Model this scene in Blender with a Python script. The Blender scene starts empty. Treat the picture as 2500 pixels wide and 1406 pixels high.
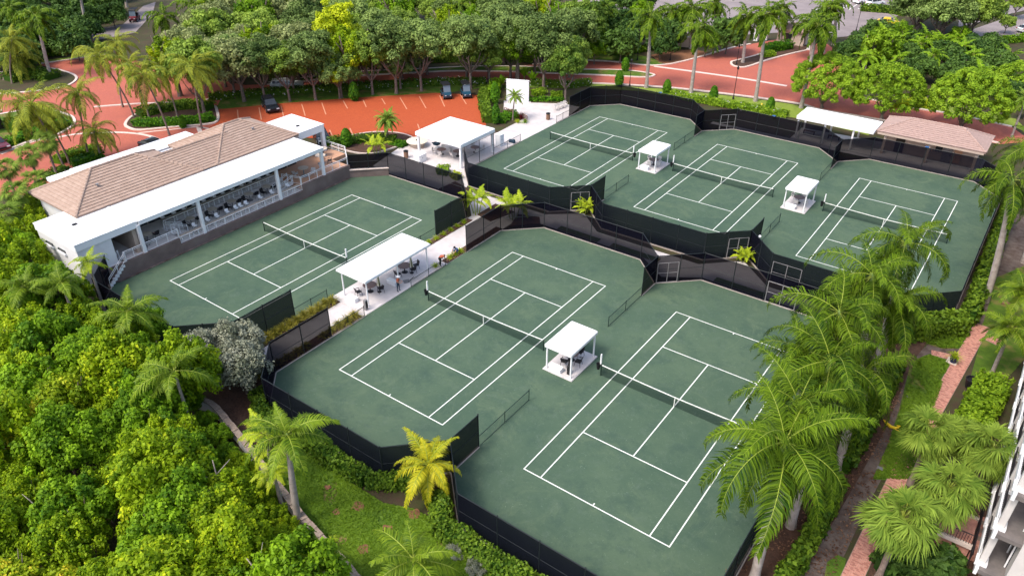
import bpy, math, random
import numpy as np
from mathutils import Vector, Matrix, Quaternion

random.seed(7)
RNG = np.random.default_rng(7)
scene = bpy.context.scene
COL = scene.collection
PI = math.pi
R = math.radians

# ------------------------------------------------------------------ camera, sky, sun, exposure
FPX, CX, CY = 1828.87, 1250.0, 703.0          # focal length in pixels of the 2500 px wide photograph
CAMH = 38.10
FW = Vector((-0.49763443, 0.68221356, -0.53567214))
RT = Vector((0.80731942, 0.59011265, 0.00155489))
UP = Vector((-0.31716768, 0.43168475, 0.84442462))
cam_d = bpy.data.cameras.new('camera')
cam = bpy.data.objects.new('camera', cam_d)
COL.objects.link(cam)
cam.matrix_world = Matrix(((RT.x, UP.x, -FW.x, 0), (RT.y, UP.y, -FW.y, 0), (RT.z, UP.z, -FW.z, CAMH), (0, 0, 0, 1)))
cam_d.sensor_width = 36.0
cam_d.lens = FPX / 2500.0 * 36.0
cam_d.clip_start = 0.5
cam_d.clip_end = 2000.0
scene.camera = cam

SUN_EL, SUN_H = R(56), Vector((-0.30, -0.954))
SUN_DIR = Vector((SUN_H.x * math.cos(SUN_EL), SUN_H.y * math.cos(SUN_EL), math.sin(SUN_EL)))
world = bpy.data.worlds.new('World')
scene.world = world
world.use_nodes = True
wn = world.node_tree
bg = wn.nodes['Background']
sky = wn.nodes.new('ShaderNodeTexSky')
sky.sky_type = 'NISHITA'
sky.sun_disc = False
sky.sun_elevation = SUN_EL
sky.sun_rotation = math.atan2(SUN_H.x, SUN_H.y) % (2 * PI)
sky.air_density = 1.0
sky.dust_density = 4.0
sky.ozone_density = 1.0
wn.links.new(sky.outputs[0], bg.inputs[0])
bg.inputs[1].default_value = 0.15
sun_d = bpy.data.lights.new('sun', 'SUN')
sun_d.energy = 1.1
sun_d.angle = R(14)
sun_d.color = (1.0, 0.955, 0.88)
sun = bpy.data.objects.new('sun', sun_d)
COL.objects.link(sun)
sun.location = SUN_DIR * 120
sun.rotation_euler = SUN_DIR.to_track_quat('Z', 'Y').to_euler()

scene.view_settings.view_transform = 'Standard'
scene.view_settings.look = 'None'
scene.view_settings.gamma = 1.0
scene.view_settings.use_curve_mapping = False
scene.view_settings.exposure = 1.06
scene.cycles.use_denoising = True
scene.cycles.max_bounces = 10
scene.cycles.transparent_max_bounces = 16
scene.cycles.diffuse_bounces = 6
scene.cycles.transmission_bounces = 6

# ------------------------------------------------------------------ helpers
def at(px, py, z=0.0):
    """Point of the place at height z that the photograph shows at pixel px, py (2500 px wide)."""
    d = FW + RT * ((px - CX) / FPX) - UP * ((py - CY) / FPX)
    t = (z - CAMH) / d.z
    return Vector((d.x * t, d.y * t, z))

def upright(base, px, py):
    """Point over (or beside) base, in the upright plane through it that faces the camera, seen at px, py."""
    d = FW + RT * ((px - CX) / FPX) - UP * ((py - CY) / FPX)
    n = Vector((base.x, base.y, 0)).normalized()
    t = (base.x * n.x + base.y * n.y) / (d.x * n.x + d.y * n.y)
    return Vector((d.x * t, d.y * t, CAMH + d.z * t))

def origin(o):
    v = Vector((0, 0, 0))
    while o is not None:
        v = v + o.location
        o = o.parent
    return v

def tag(o, label=None, cat=None, group=None, kind=None):
    if label: o['label'] = label
    if cat: o['category'] = cat
    if group: o['group'] = group
    if kind: o['kind'] = kind
    return o

def thing(name, label, cat, loc=(0, 0, 0), rz=0.0, group=None):
    o = bpy.data.objects.new(name, None)
    COL.objects.link(o)
    o.empty_display_size = 0.2
    o.location = loc
    o.rotation_euler = (0, 0, rz)
    return tag(o, label, cat, group)

def link(name, me, parent=None, loc=(0, 0, 0), rot=(0, 0, 0), sc=(1, 1, 1)):
    o = bpy.data.objects.new(name, me)
    COL.objects.link(o)
    o.parent = parent
    o.location = loc
    o.rotation_euler = rot
    o.scale = sc
    return o

def copy_tree(o, parent=None):
    c = o.copy()
    COL.objects.link(c)
    if parent is not None:
        c.parent = parent
    for ch in list(o.children):
        copy_tree(ch, c)
    return c

class MB:
    """collects shapes into ONE mesh"""
    def __init__(s):
        s.v, s.f, s.m = [], [], []
    def add(s, vs, fs, mi=0):
        n = len(s.v)
        s.v += [tuple(p) for p in vs]
        s.f += [tuple(i + n for i in f) for f in fs]
        s.m += [mi] * len(fs)
        return s
    def box(s, x0, x1, y0, y1, z0, z1, mi=0):
        vs = [(x0, y0, z0), (x1, y0, z0), (x1, y1, z0), (x0, y1, z0), (x0, y0, z1), (x1, y0, z1), (x1, y1, z1), (x0, y1, z1)]
        return s.add(vs, [(0, 3, 2, 1), (4, 5, 6, 7), (0, 1, 5, 4), (1, 2, 6, 5), (2, 3, 7, 6), (3, 0, 4, 7)], mi)
    def rbox(s, x0, x1, y0, y1, z0, z1, b=0.03, mi=0):
        """box with bevelled vertical and top edges"""
        def ring(i, z):
            return [(x0 + i + b, y0 + i, z), (x1 - i - b, y0 + i, z), (x1 - i, y0 + i + b, z), (x1 - i, y1 - i - b, z),
                    (x1 - i - b, y1 - i, z), (x0 + i + b, y1 - i, z), (x0 + i, y1 - i - b, z), (x0 + i, y0 + i + b, z)]
        vs = ring(0, z0) + ring(0, z1 - b) + ring(b, z1)
        fs = [tuple(range(7, -1, -1)), tuple(range(16, 24))]
        for k in (0, 8):
            fs += [(k + i, k + (i + 1) % 8, k + 8 + (i + 1) % 8, k + 8 + i) for i in range(8)]
        return s.add(vs, fs, mi)
    def tube(s, a, b, r0, r1=None, n=6, mi=0, cap=True):
        a, b = Vector(a), Vector(b)
        r1 = r0 if r1 is None else r1
        d = (b - a)
        if d.length < 1e-6: return s
        d.normalize()
        u = d.cross(Vector((0, 0, 1)))
        if u.length < 1e-3: u = Vector((1, 0, 0))
        u.normalize()
        w = d.cross(u)
        vs = []
        for p, r in ((a, r0), (b, r1)):
            for i in range(n):
                t = 2 * PI * i / n
                vs.append(p + u * (r * math.cos(t)) + w * (r * math.sin(t)))
        fs = [(i, (i + 1) % n, n + (i + 1) % n, n + i) for i in range(n)]
        if cap: fs += [tuple(range(n - 1, -1, -1)), tuple(range(n, 2 * n))]
        return s.add(vs, fs, mi)
    def path(s, pts, rs, n=7, mi=0):
        """one smooth tube through points"""
        pts = [Vector(p) for p in pts]
        vs = []
        for k, p in enumerate(pts):
            d = (pts[min(k + 1, len(pts) - 1)] - pts[max(k - 1, 0)]).normalized()
            u = d.cross(Vector((0.31, 0.95, 0.02))).normalized()
            w = d.cross(u)
            for i in range(n):
                t = 2 * PI * i / n
                vs.append(p + u * (rs[k] * math.cos(t)) + w * (rs[k] * math.sin(t)))
        fs = []
        for k in range(len(pts) - 1):
            fs += [(k * n + i, k * n + (i + 1) % n, (k + 1) * n + (i + 1) % n, (k + 1) * n + i) for i in range(n)]
        fs.append(tuple(range(len(vs) - n, len(vs))))
        return s.add(vs, fs, mi)
    def lathe(s, prof, n=12, c=(0, 0, 0), mi=0):
        vs = [(c[0] + r * math.cos(2 * PI * i / n), c[1] + r * math.sin(2 * PI * i / n), c[2] + z) for r, z in prof for i in range(n)]
        fs = []
        for k in range(len(prof) - 1):
            fs += [(k * n + i, k * n + (i + 1) % n, (k + 1) * n + (i + 1) % n, (k + 1) * n + i) for i in range(n)]
        fs += [tuple(range(n - 1, -1, -1)), tuple(range(len(vs) - n, len(vs)))]
        return s.add(vs, fs, mi)
    def poly(s, pts, z0, z1=None, mi=0):
        """flat polygon, or prism when z1 is given"""
        n = len(pts)
        if z1 is None:
            return s.add([(p[0], p[1], z0) for p in pts], [tuple(range(n))], mi)
        vs = [(p[0], p[1], z0) for p in pts] + [(p[0], p[1], z1) for p in pts]
        return s.add(vs, [tuple(range(n - 1, -1, -1)), tuple(range(n, 2 * n))] + [(i, (i + 1) % n, n + (i + 1) % n, n + i) for i in range(n)], mi)
    def mesh(s, name, mats, off=(0, 0, 0), smooth=False):
        me = bpy.data.meshes.new(name)
        ox, oy, oz = off
        me.from_pydata([(x - ox, y - oy, z - oz) for x, y, z in s.v], [], s.f)
        for m in (mats if isinstance(mats, (list, tuple)) else [mats]):
            me.materials.append(m)
        if any(s.m): me.polygons.foreach_set('material_index', s.m)
        if smooth: me.polygons.foreach_set('use_smooth', [True] * len(s.f))
        me.update()
        return me
    def build(s, name, mats, parent=None, world=True, smooth=False):
        off = origin(parent) if (world and parent is not None) else (0, 0, 0)
        return link(name, s.mesh(name, mats, off, smooth), parent)

def ccw(pts):
    a = sum(pts[i][0] * pts[(i + 1) % len(pts)][1] - pts[(i + 1) % len(pts)][0] * pts[i][1] for i in range(len(pts)))
    return list(pts) if a > 0 else list(reversed(pts))

def sheet(name, pts, z, m, kind='structure'):
    o = MB().poly(ccw(pts), z).build(name, m)
    return tag(o, kind=kind)

def px(l, z=0.0):
    return [at(a, b, z).xy for a, b in l]

def smooth_line(pts, k=4, closed=False):
    """Catmull-Rom through 2-D points"""
    P = [Vector(p) for p in pts]
    n = len(P)
    out = []
    for i in range(n if closed else n - 1):
        g = (lambda j: P[j % n]) if closed else (lambda j: P[max(0, min(n - 1, j))])
        a, b, c, d = g(i - 1), g(i), g(i + 1), g(i + 2)
        for j in range(k):
            t = j / k
            out.append(0.5 * ((2 * b) + (c - a) * t + (2 * a - 5 * b + 4 * c - d) * t * t + (3 * b - a - 3 * c + d) * t ** 3))
    if not closed: out.append(P[-1])
    return out

def strip_mb(pts, w, z0, z1, closed=False, mb=None):
    """kerb or band along a line"""
    mb = mb or MB()
    P = [Vector(p).to_2d() if len(p) > 2 else Vector(p) for p in pts]
    n = len(P)
    L, Rr = [], []
    for i in range(n):
        a = P[(i - 1) % n] if (closed or i > 0) else P[i]
        b = P[(i + 1) % n] if (closed or i < n - 1) else P[i]
        d = (b - a).normalized()
        nn = Vector((-d.y, d.x)) * (w / 2)
        L.append(P[i] + nn); Rr.append(P[i] - nn)
    vs = [(p.x, p.y, z0) for p in Rr] + [(p.x, p.y, z0) for p in L] + [(p.x, p.y, z1) for p in Rr] + [(p.x, p.y, z1) for p in L]
    fs = []
    for i in range(n if closed else n - 1):
        j = (i + 1) % n
        fs += [(2 * n + i, 2 * n + j, 3 * n + j, 3 * n + i), (i, j, 2 * n + j, 2 * n + i), (n + j, n + i, 3 * n + i, 3 * n + j)]
    if not closed:
        fs += [(0, 2 * n, 3 * n, n), (n - 1, 2 * n - 1, 4 * n - 1, 3 * n - 1)]
    mb.add(vs, fs)
    return mb

# ------------------------------------------------------------------ materials
def mat(name, col, rough=0.7, col2=None, scale=1.0, spec=0.3, detail=4.0, bump=0.0, bscale=None, metal=0.0, c3=None, s3=0.15, w3=0.5, lo=0.35, hi=0.65):
    m = bpy.data.materials.new(name)
    m.use_nodes = True
    nt = m.node_tree
    b = nt.nodes['Principled BSDF']
    b.inputs['Base Color'].default_value = (*col, 1)
    b.inputs['Roughness'].default_value = rough
    b.inputs['Specular IOR Level'].default_value = spec
    b.inputs['Metallic'].default_value = metal
    if col2 or bump:
        tc = nt.nodes.new('ShaderNodeNewGeometry')
    if col2:
        nz = nt.nodes.new('ShaderNodeTexNoise')
        nz.inputs['Scale'].default_value = scale
        nz.inputs['Detail'].default_value = detail
        nz.inputs['Roughness'].default_value = 0.65
        nt.links.new(tc.outputs['Position'], nz.inputs['Vector'])
        rp = nt.nodes.new('ShaderNodeMapRange')
        rp.inputs[1].default_value = lo; rp.inputs[2].default_value = hi
        nt.links.new(nz.outputs[0], rp.inputs[0])
        mx = nt.nodes.new('ShaderNodeMix'); mx.data_type = 'RGBA'
        mx.inputs['A'].default_value = (*col, 1); mx.inputs['B'].default_value = (*col2, 1)
        nt.links.new(rp.outputs[0], mx.inputs['Factor'])
        out = mx.outputs['Result']
        if c3:
            n3 = nt.nodes.new('ShaderNodeTexNoise')
            n3.inputs['Scale'].default_value = s3
            n3.inputs['Detail'].default_value = 5.0
            nt.links.new(tc.outputs['Position'], n3.inputs['Vector'])
            r3 = nt.nodes.new('ShaderNodeMapRange')
            r3.inputs[1].default_value = 0.5; r3.inputs[2].default_value = 0.72; r3.inputs[4].default_value = w3
            nt.links.new(n3.outputs[0], r3.inputs[0])
            m3 = nt.nodes.new('ShaderNodeMix'); m3.data_type = 'RGBA'
            m3.inputs['B'].default_value = (*c3, 1)
            nt.links.new(out, m3.inputs['A']); nt.links.new(r3.outputs[0], m3.inputs['Factor'])
            out = m3.outputs['Result']
        nt.links.new(out, b.inputs['Base Color'])
    if bump:
        nb = nt.nodes.new('ShaderNodeTexNoise')
        nb.inputs['Scale'].default_value = bscale or scale * 4
        nb.inputs['Detail'].default_value = 3
        nt.links.new(tc.outputs['Position'], nb.inputs['Vector'])
        bp = nt.nodes.new('ShaderNodeBump')
        bp.inputs['Strength'].default_value = bump
        bp.inputs['Distance'].default_value = 0.05
        nt.links.new(nb.outputs[0], bp.inputs['Height'])
        nt.links.new(bp.outputs[0], b.inputs['Normal'])
    return m

def leaf_mat(name, dark, light, rough=0.55, trans=0.25, var=0.2, tip=None, spec=0.15):
    """leaf colour by the leaf's own tint attribute and a little by tree"""
    m = bpy.data.materials.new(name)
    m.use_nodes = True
    nt = m.node_tree
    b = nt.nodes['Principled BSDF']
    b.inputs['Roughness'].default_value = rough
    b.inputs['Specular IOR Level'].default_value = spec
    a = nt.nodes.new('ShaderNodeAttribute'); a.attribute_name = 'tint'
    oi = nt.nodes.new('ShaderNodeObjectInfo')
    mr = nt.nodes.new('ShaderNodeMapRange')
    mr.inputs[3].default_value = -var; mr.inputs[4].default_value = var
    nt.links.new(oi.outputs['Random'], mr.inputs[0])
    ad = nt.nodes.new('ShaderNodeMath'); ad.operation = 'ADD'; ad.use_clamp = True
    nt.links.new(a.outputs['Fac'], ad.inputs[0]); nt.links.new(mr.outputs[0], ad.inputs[1])
    mx = nt.nodes.new('ShaderNodeMix'); mx.data_type = 'RGBA'
    mx.inputs['A'].default_value = (*dark, 1); mx.inputs['B'].default_value = (*light, 1)
    nt.links.new(ad.outputs[0], mx.inputs['Factor'])
    res = mx.outputs['Result']
    if tip:
        r2 = nt.nodes.new('ShaderNodeMapRange'); r2.inputs[1].default_value = 0.72; r2.inputs[2].default_value = 0.98
        nt.links.new(ad.outputs[0], r2.inputs[0])
        m2 = nt.nodes.new('ShaderNodeMix'); m2.data_type = 'RGBA'; m2.inputs['B'].default_value = (*tip, 1)
        nt.links.new(res, m2.inputs['A']); nt.links.new(r2.outputs[0], m2.inputs['Factor'])
        res = m2.outputs['Result']
    nt.links.new(res, b.inputs['Base Color'])
    tr = nt.nodes.new('ShaderNodeBsdfTranslucent')
    nt.links.new(res, tr.inputs['Color'])
    ms = nt.nodes.new('ShaderNodeMixShader'); ms.inputs[0].default_value = trans
    nt.links.new(b.outputs[0], ms.inputs[1]); nt.links.new(tr.outputs[0], ms.inputs[2])
    nt.links.new(ms.outputs[0], nt.nodes['Material Output'].inputs[0])
    return m

def mesh_mat(name, col, clear, scale=0.0):
    """woven screen or netting: part of the light goes through between the threads"""
    m = bpy.data.materials.new(name)
    m.use_nodes = True
    nt = m.node_tree
    b = nt.nodes['Principled BSDF']
    b.inputs['Base Color'].default_value = (*col, 1)
    b.inputs['Roughness'].default_value = 0.85
    b.inputs['Specular IOR Level'].default_value = 0.03
    tr = nt.nodes.new('ShaderNodeBsdfTransparent')
    ms = nt.nodes.new('ShaderNodeMixShader'); ms.inputs[0].default_value = clear
    if scale:
        g = nt.nodes.new('ShaderNodeNewGeometry')
        nz = nt.nodes.new('ShaderNodeTexNoise'); nz.inputs['Scale'].default_value = scale; nz.inputs['Detail'].default_value = 3
        nt.links.new(g.outputs['Position'], nz.inputs['Vector'])
        rp = nt.nodes.new('ShaderNodeMapRange')
        rp.inputs[1].default_value = 0.3; rp.inputs[2].default_value = 0.7
        rp.inputs[3].default_value = clear * 0.6; rp.inputs[4].default_value = clear * 1.4
        nt.links.new(nz.outputs[0], rp.inputs[0]); nt.links.new(rp.outputs[0], ms.inputs[0])
    nt.links.new(b.outputs[0], ms.inputs[1]); nt.links.new(tr.outputs[0], ms.inputs[2])
    nt.links.new(ms.outputs[0], nt.nodes['Material Output'].inputs[0])
    return m

def brick_mat(name, c1, c2, mortar, bw, bh, rough=0.8, big=None, rot=0.0, streak=None):
    m = bpy.data.materials.new(name)
    m.use_nodes = True
    nt = m.node_tree
    b = nt.nodes['Principled BSDF']
    b.inputs['Roughness'].default_value = rough
    b.inputs['Specular IOR Level'].default_value = 0.2
    g = nt.nodes.new('ShaderNodeNewGeometry')
    mp = nt.nodes.new('ShaderNodeMapping'); mp.inputs['Rotation'].default_value = (0, 0, rot)
    nt.links.new(g.outputs['Position'], mp.inputs['Vector'])
    br = nt.nodes.new('ShaderNodeTexBrick')
    br.inputs['Color1'].default_value = (*c1, 1); br.inputs['Color2'].default_value = (*c2, 1); br.inputs['Mortar'].default_value = (*mortar, 1)
    br.inputs['Scale'].default_value = 1.0
    br.inputs['Brick Width'].default_value = bw; br.inputs['Row Height'].default_value = bh
    br.inputs['Mortar Size'].default_value = bh * 0.06
    nt.links.new(mp.outputs[0], br.inputs['Vector'])
    n = nt.nodes.new('ShaderNodeTexNoise'); n.inputs['Scale'].default_value = 0.25; n.inputs['Detail'].default_value = 8; n.inputs['Roughness'].default_value = 0.7
    nt.links.new(g.outputs['Position'], n.inputs['Vector'])
    mr = nt.nodes.new('ShaderNodeMapRange'); mr.inputs[1].default_value = 0.42; mr.inputs[2].default_value = 0.68; mr.inputs[4].default_value = 0.75
    nt.links.new(n.outputs[0], mr.inputs[0])
    mx = nt.nodes.new('ShaderNodeMix'); mx.data_type = 'RGBA'
    mx.inputs['B'].default_value = (*(big or c2), 1)
    nt.links.new(br.outputs[0], mx.inputs['A']); nt.links.new(mr.outputs[0], mx.inputs['Factor'])
    nt.links.new(mx.outputs['Result'], b.inputs['Base Color'])
    return m

M = dict(
    soil=mat('soil', (0.055, 0.036, 0.022), 0.95, (0.045, 0.055, 0.016), 0.8, bump=0.5, bscale=6, c3=(0.10, 0.066, 0.04), s3=0.3),
    mulch=mat('mulch', (0.10, 0.052, 0.034), 0.95, (0.05, 0.028, 0.02), 7.0, bump=0.8, bscale=14, c3=(0.14, 0.085, 0.06), s3=0.7),
    redmulch=mat('red_mulch', (0.26, 0.12, 0.06), 0.95, (0.17, 0.08, 0.04), 5.0, bump=0.6, bscale=12),
    dirt=mat('dirt', (0.14, 0.11, 0.095), 0.95, (0.075, 0.05, 0.04), 1.6, bump=0.6, bscale=9, c3=(0.2, 0.17, 0.15), s3=0.5),
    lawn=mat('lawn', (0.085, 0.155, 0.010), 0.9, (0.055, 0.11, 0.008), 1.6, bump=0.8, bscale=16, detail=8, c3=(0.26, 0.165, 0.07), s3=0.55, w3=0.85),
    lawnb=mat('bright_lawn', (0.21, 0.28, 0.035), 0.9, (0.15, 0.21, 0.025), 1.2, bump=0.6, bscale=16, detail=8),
    road=brick_mat('red_brick_paving', (0.47, 0.135, 0.088), (0.38, 0.105, 0.07), (0.32, 0.11, 0.08), 0.24, 0.12, big=(0.36, 0.105, 0.08)),
    lot=brick_mat('orange_brick_paving', (0.45, 0.092, 0.032), (0.36, 0.070, 0.026), (0.30, 0.065, 0.03), 0.24, 0.12, big=(0.37, 0.072, 0.027)),
    kerb=mat('concrete_kerb', (0.70, 0.58, 0.51), 0.8, (0.58, 0.48, 0.42), 2.5),
    path=mat('pale_concrete', (0.58, 0.54, 0.53), 0.75, (0.48, 0.44, 0.43), 0.8, detail=6, c3=(0.66, 0.63, 0.62), s3=0.5),
    asphalt=mat('grey_asphalt', (0.21, 0.175, 0.175), 0.85, (0.27, 0.23, 0.225), 0.3, detail=6),
    line=mat('line_tape', (0.78, 0.78, 0.74), 0.6, (0.62, 0.66, 0.60), 6.0),
    lotline=mat('lot_paint', (0.55, 0.25, 0.15), 0.8),
    white=mat('white_paint', (0.80, 0.80, 0.81), 0.55, (0.74, 0.74, 0.75), 0.5, detail=6),
    roofw=mat('white_membrane', (0.82, 0.82, 0.82), 0.6, (0.77, 0.77, 0.77), 0.35, detail=7),
    tile=mat('roof_tile', (0.385, 0.280, 0.220), 0.85, (0.32, 0.225, 0.175), 2.6, bump=0.3, bscale=10, c3=(0.45, 0.335, 0.27), s3=1.2, detail=5),
    tile2=mat('roof_tile_pale', (0.41, 0.29, 0.25), 0.85, (0.33, 0.23, 0.20), 3.0, bump=0.3, bscale=10),
    stucco=mat('stucco', (0.74, 0.74, 0.75), 0.85, (0.68, 0.67, 0.68), 1.0, bump=0.1, bscale=20),
    tan=mat('tan_stucco', (0.50, 0.40, 0.33), 0.85, (0.44, 0.35, 0.29), 1.0),
    brownwall=mat('brown_render', (0.185, 0.135, 0.12), 0.9, (0.14, 0.105, 0.095), 0.8, bump=0.2, bscale=8, c3=(0.23, 0.18, 0.165), s3=0.6),
    deck=mat('tan_decking', (0.52, 0.30, 0.19), 0.7, (0.46, 0.26, 0.16), 1.5),
    floor=mat('terrace_floor', (0.70, 0.65, 0.62), 0.7, (0.62, 0.57, 0.55), 1.2),
    counter=mat('counter_top', (0.56, 0.47, 0.38), 0.6, (0.48, 0.40, 0.32), 2),
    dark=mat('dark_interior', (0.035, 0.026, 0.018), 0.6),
    glass=mat('dark_glass', (0.02, 0.025, 0.03), 0.08, spec=0.6),
    black=mat('black_plastic', (0.012, 0.012, 0.014), 0.5),
    iron=mat('black_iron', (0.015, 0.013, 0.016), 0.45),
    rail=mat('dark_fence_steel', (0.012, 0.017, 0.019), 0.5),
    greenrail=mat('dark_green_steel', (0.012, 0.028, 0.022), 0.5),
    grey=mat('grey_steel', (0.22, 0.215, 0.22), 0.55, metal=0.2),
    edging=mat('court_edging', (0.42, 0.36, 0.32), 0.85, (0.34, 0.29, 0.26), 2.0),
    balcony=mat('balcony_tile', (0.17, 0.15, 0.14), 0.7, (0.13, 0.115, 0.11), 2.0),
    screen=mesh_mat('windscreen_fabric', (0.004, 0.004, 0.009), 0.085),
    chain=mesh_mat('chain_link', (0.03, 0.045, 0.045), 0.84),
    netting=mesh_mat('net_mesh', (0.008, 0.016, 0.014), 0.62),
    wood=mat('table_wood', (0.20, 0.13, 0.115), 0.5, (0.17, 0.11, 0.10), 4),
    chairw=mat('pale_resin', (0.55, 0.52, 0.50), 0.6),
    brown=mat('brown_wicker', (0.20, 0.11, 0.07), 0.8),
    navy=mat('navy_cloth', (0.02, 0.045, 0.075), 0.8),
    blue=mat('blue_cloth', (0.03, 0.10, 0.25), 0.85),
    orange=mat('orange_vest', (0.55, 0.13, 0.06), 0.8),
    skin=mat('skin', (0.36, 0.2, 0.14), 0.6),
    hairm=mat('dark_hair', (0.02, 0.016, 0.012), 0.7),
    umbg=mat('olive_canvas', (0.10, 0.11, 0.03), 0.85),
    cream=mat('cream_canvas', (0.62, 0.56, 0.45), 0.85),
    carblack=mat('black_car_paint', (0.010, 0.012, 0.016), 0.18, spec=0.6),
    carsilver=mat('silver_car_paint', (0.60, 0.62, 0.61), 0.3, spec=0.5, metal=0.15),
    carblue=mat('dark_teal_paint', (0.015, 0.055, 0.09), 0.2, spec=0.6),
    carred=mat('dark_red_paint', (0.11, 0.012, 0.018), 0.25, spec=0.6),
    tyre=mat('tyre_rubber', (0.014, 0.014, 0.014), 0.85),
    rim=mat('alloy_rim', (0.35, 0.35, 0.36), 0.35, metal=0.7),
    tint=mat('tinted_glass', (0.12, 0.16, 0.2), 0.12, spec=0.6),
    creamw=mat('cream_render', (0.60, 0.57, 0.54), 0.85, (0.53, 0.50, 0.48), 0.9),
    lamp=mat('headlight_glass', (0.62, 0.64, 0.66), 0.15),
    redlamp=mat('tail_lamp', (0.3, 0.02, 0.02), 0.3),
    yellow=mat('yellow_paint', (0.68, 0.48, 0.02), 0.5),
    trunk=mat('palm_trunk', (0.40, 0.345, 0.31), 0.9, (0.27, 0.23, 0.205), 3.0, bump=0.4, bscale=8, c3=(0.46, 0.41, 0.37), s3=1.2),
    bark=mat('oak_bark', (0.20, 0.15, 0.125), 0.95, (0.12, 0.09, 0.075), 4.0, bump=0.6, bscale=12),
    stemm=mat('coconut_trunk', (0.27, 0.205, 0.17), 0.9, (0.18, 0.135, 0.11), 4.0, bump=0.4, bscale=10),
    shaft=mat('crown_shaft', (0.17, 0.26, 0.06), 0.45, (0.13, 0.21, 0.05), 2.0),
    rachis=mat('leaf_rib', (0.26, 0.32, 0.04), 0.5),
    stone=mat('coral_stone_cap', (0.36, 0.28, 0.22), 0.9, (0.24, 0.18, 0.14), 9.0, bump=0.6, bscale=14),
    pot=mat('blue_glaze', (0.02, 0.03, 0.08), 0.25),
    brickp=mat('path_brick', (0.60, 0.30, 0.23), 0.85, (0.50, 0.23, 0.175), 5.0, detail=2, lo=0.4, hi=0.6),
    brickq=mat('path_brick_dark', (0.44, 0.19, 0.145), 0.85, (0.35, 0.15, 0.115), 5.0, detail=2),
    brickr=mat('path_brick_pale', (0.56, 0.29, 0.225), 0.85, (0.48, 0.23, 0.175), 5.0, detail=2),
    joint=mat('sand_joint', (0.30, 0.22, 0.18), 0.95),
    # leaves
    lf_thick=leaf_mat('thicket_leaf', (0.075, 0.165, 0.004), (0.42, 0.57, 0.012), trans=.36, tip=(0.58, 0.64, 0.02), var=.1),
    lf_bush=leaf_mat('deep_green_leaf', (0.055, 0.145, 0.006), (0.31, 0.51, 0.016), trans=.34, var=.12),
    lf_gold=leaf_mat('yellow_green_leaf', (0.12, 0.21, 0.006), (0.40, 0.50, 0.015), trans=.3, tip=(0.68, 0.56, 0.03)),
    lf_oak=leaf_mat('oak_leaf', (0.065, 0.115, 0.026), (0.29, 0.40, 0.105), trans=0.3, var=.3),
    lf_oakg=leaf_mat('green_oak_leaf', (0.07, 0.14, 0.016), (0.33, 0.46, 0.065), trans=0.3, var=.3),
    lf_oak2=leaf_mat('pale_oak_leaf', (0.12, 0.16, 0.05), (0.42, 0.47, 0.18), trans=0.28),
    lf_ficus=leaf_mat('ficus_leaf', (0.10, 0.20, 0.008), (0.35, 0.52, 0.03), trans=.3, var=.08),
    lf_dark=leaf_mat('dark_foliage', (0.024, 0.065, 0.012), (0.12, 0.215, 0.035), trans=0.24),
    lf_lime=leaf_mat('lime_leaf', (0.20, 0.30, 0.008), (0.62, 0.68, 0.02), trans=.3),
    lf_silver=leaf_mat('silver_leaf', (0.12, 0.14, 0.085), (0.37, 0.38, 0.28), trans=0.15),
    lf_hedge=leaf_mat('hedge_leaf', (0.035, 0.09, 0.007), (0.22, 0.34, 0.025)),
    lf_cone=leaf_mat('cypress_leaf', (0.022, 0.095, 0.005), (0.14, 0.32, 0.010)),
    lf_royal=leaf_mat('royal_palm_leaf', (0.013, 0.046, 0.004), (0.155, 0.25, 0.012), rough=0.5, trans=0.25, spec=.08),
    lf_coco=leaf_mat('coconut_leaf', (0.045, 0.085, 0.008), (0.38, 0.41, 0.04), rough=0.5, spec=.08),
    lf_sabal=leaf_mat('fan_palm_leaf', (0.045, 0.115, 0.012), (0.28, 0.39, 0.055), rough=0.55, spec=.06),
    lf_areca=leaf_mat('areca_leaf', (0.17, 0.28, 0.01), (0.52, 0.60, 0.03), rough=0.45, trans=0.35),
    lf_yel=leaf_mat('yellowing_palm_leaf', (0.26, 0.31, 0.012), (0.66, 0.58, 0.03), rough=0.45, trans=0.35),
    lf_grass=leaf_mat('grass_blade', (0.14, 0.15, 0.02), (0.42, 0.36, 0.05)),
    lf_dead=leaf_mat('dry_palm_leaf', (0.16, 0.10, 0.04), (0.42, 0.30, 0.13)),
    lf_red=leaf_mat('red_leaf', (0.08, 0.008, 0.012), (0.24, 0.02, 0.03)),
    lf_flower=leaf_mat('white_flower', (0.5, 0.48, 0.44), (0.75, 0.74, 0.7)),
)

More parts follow.
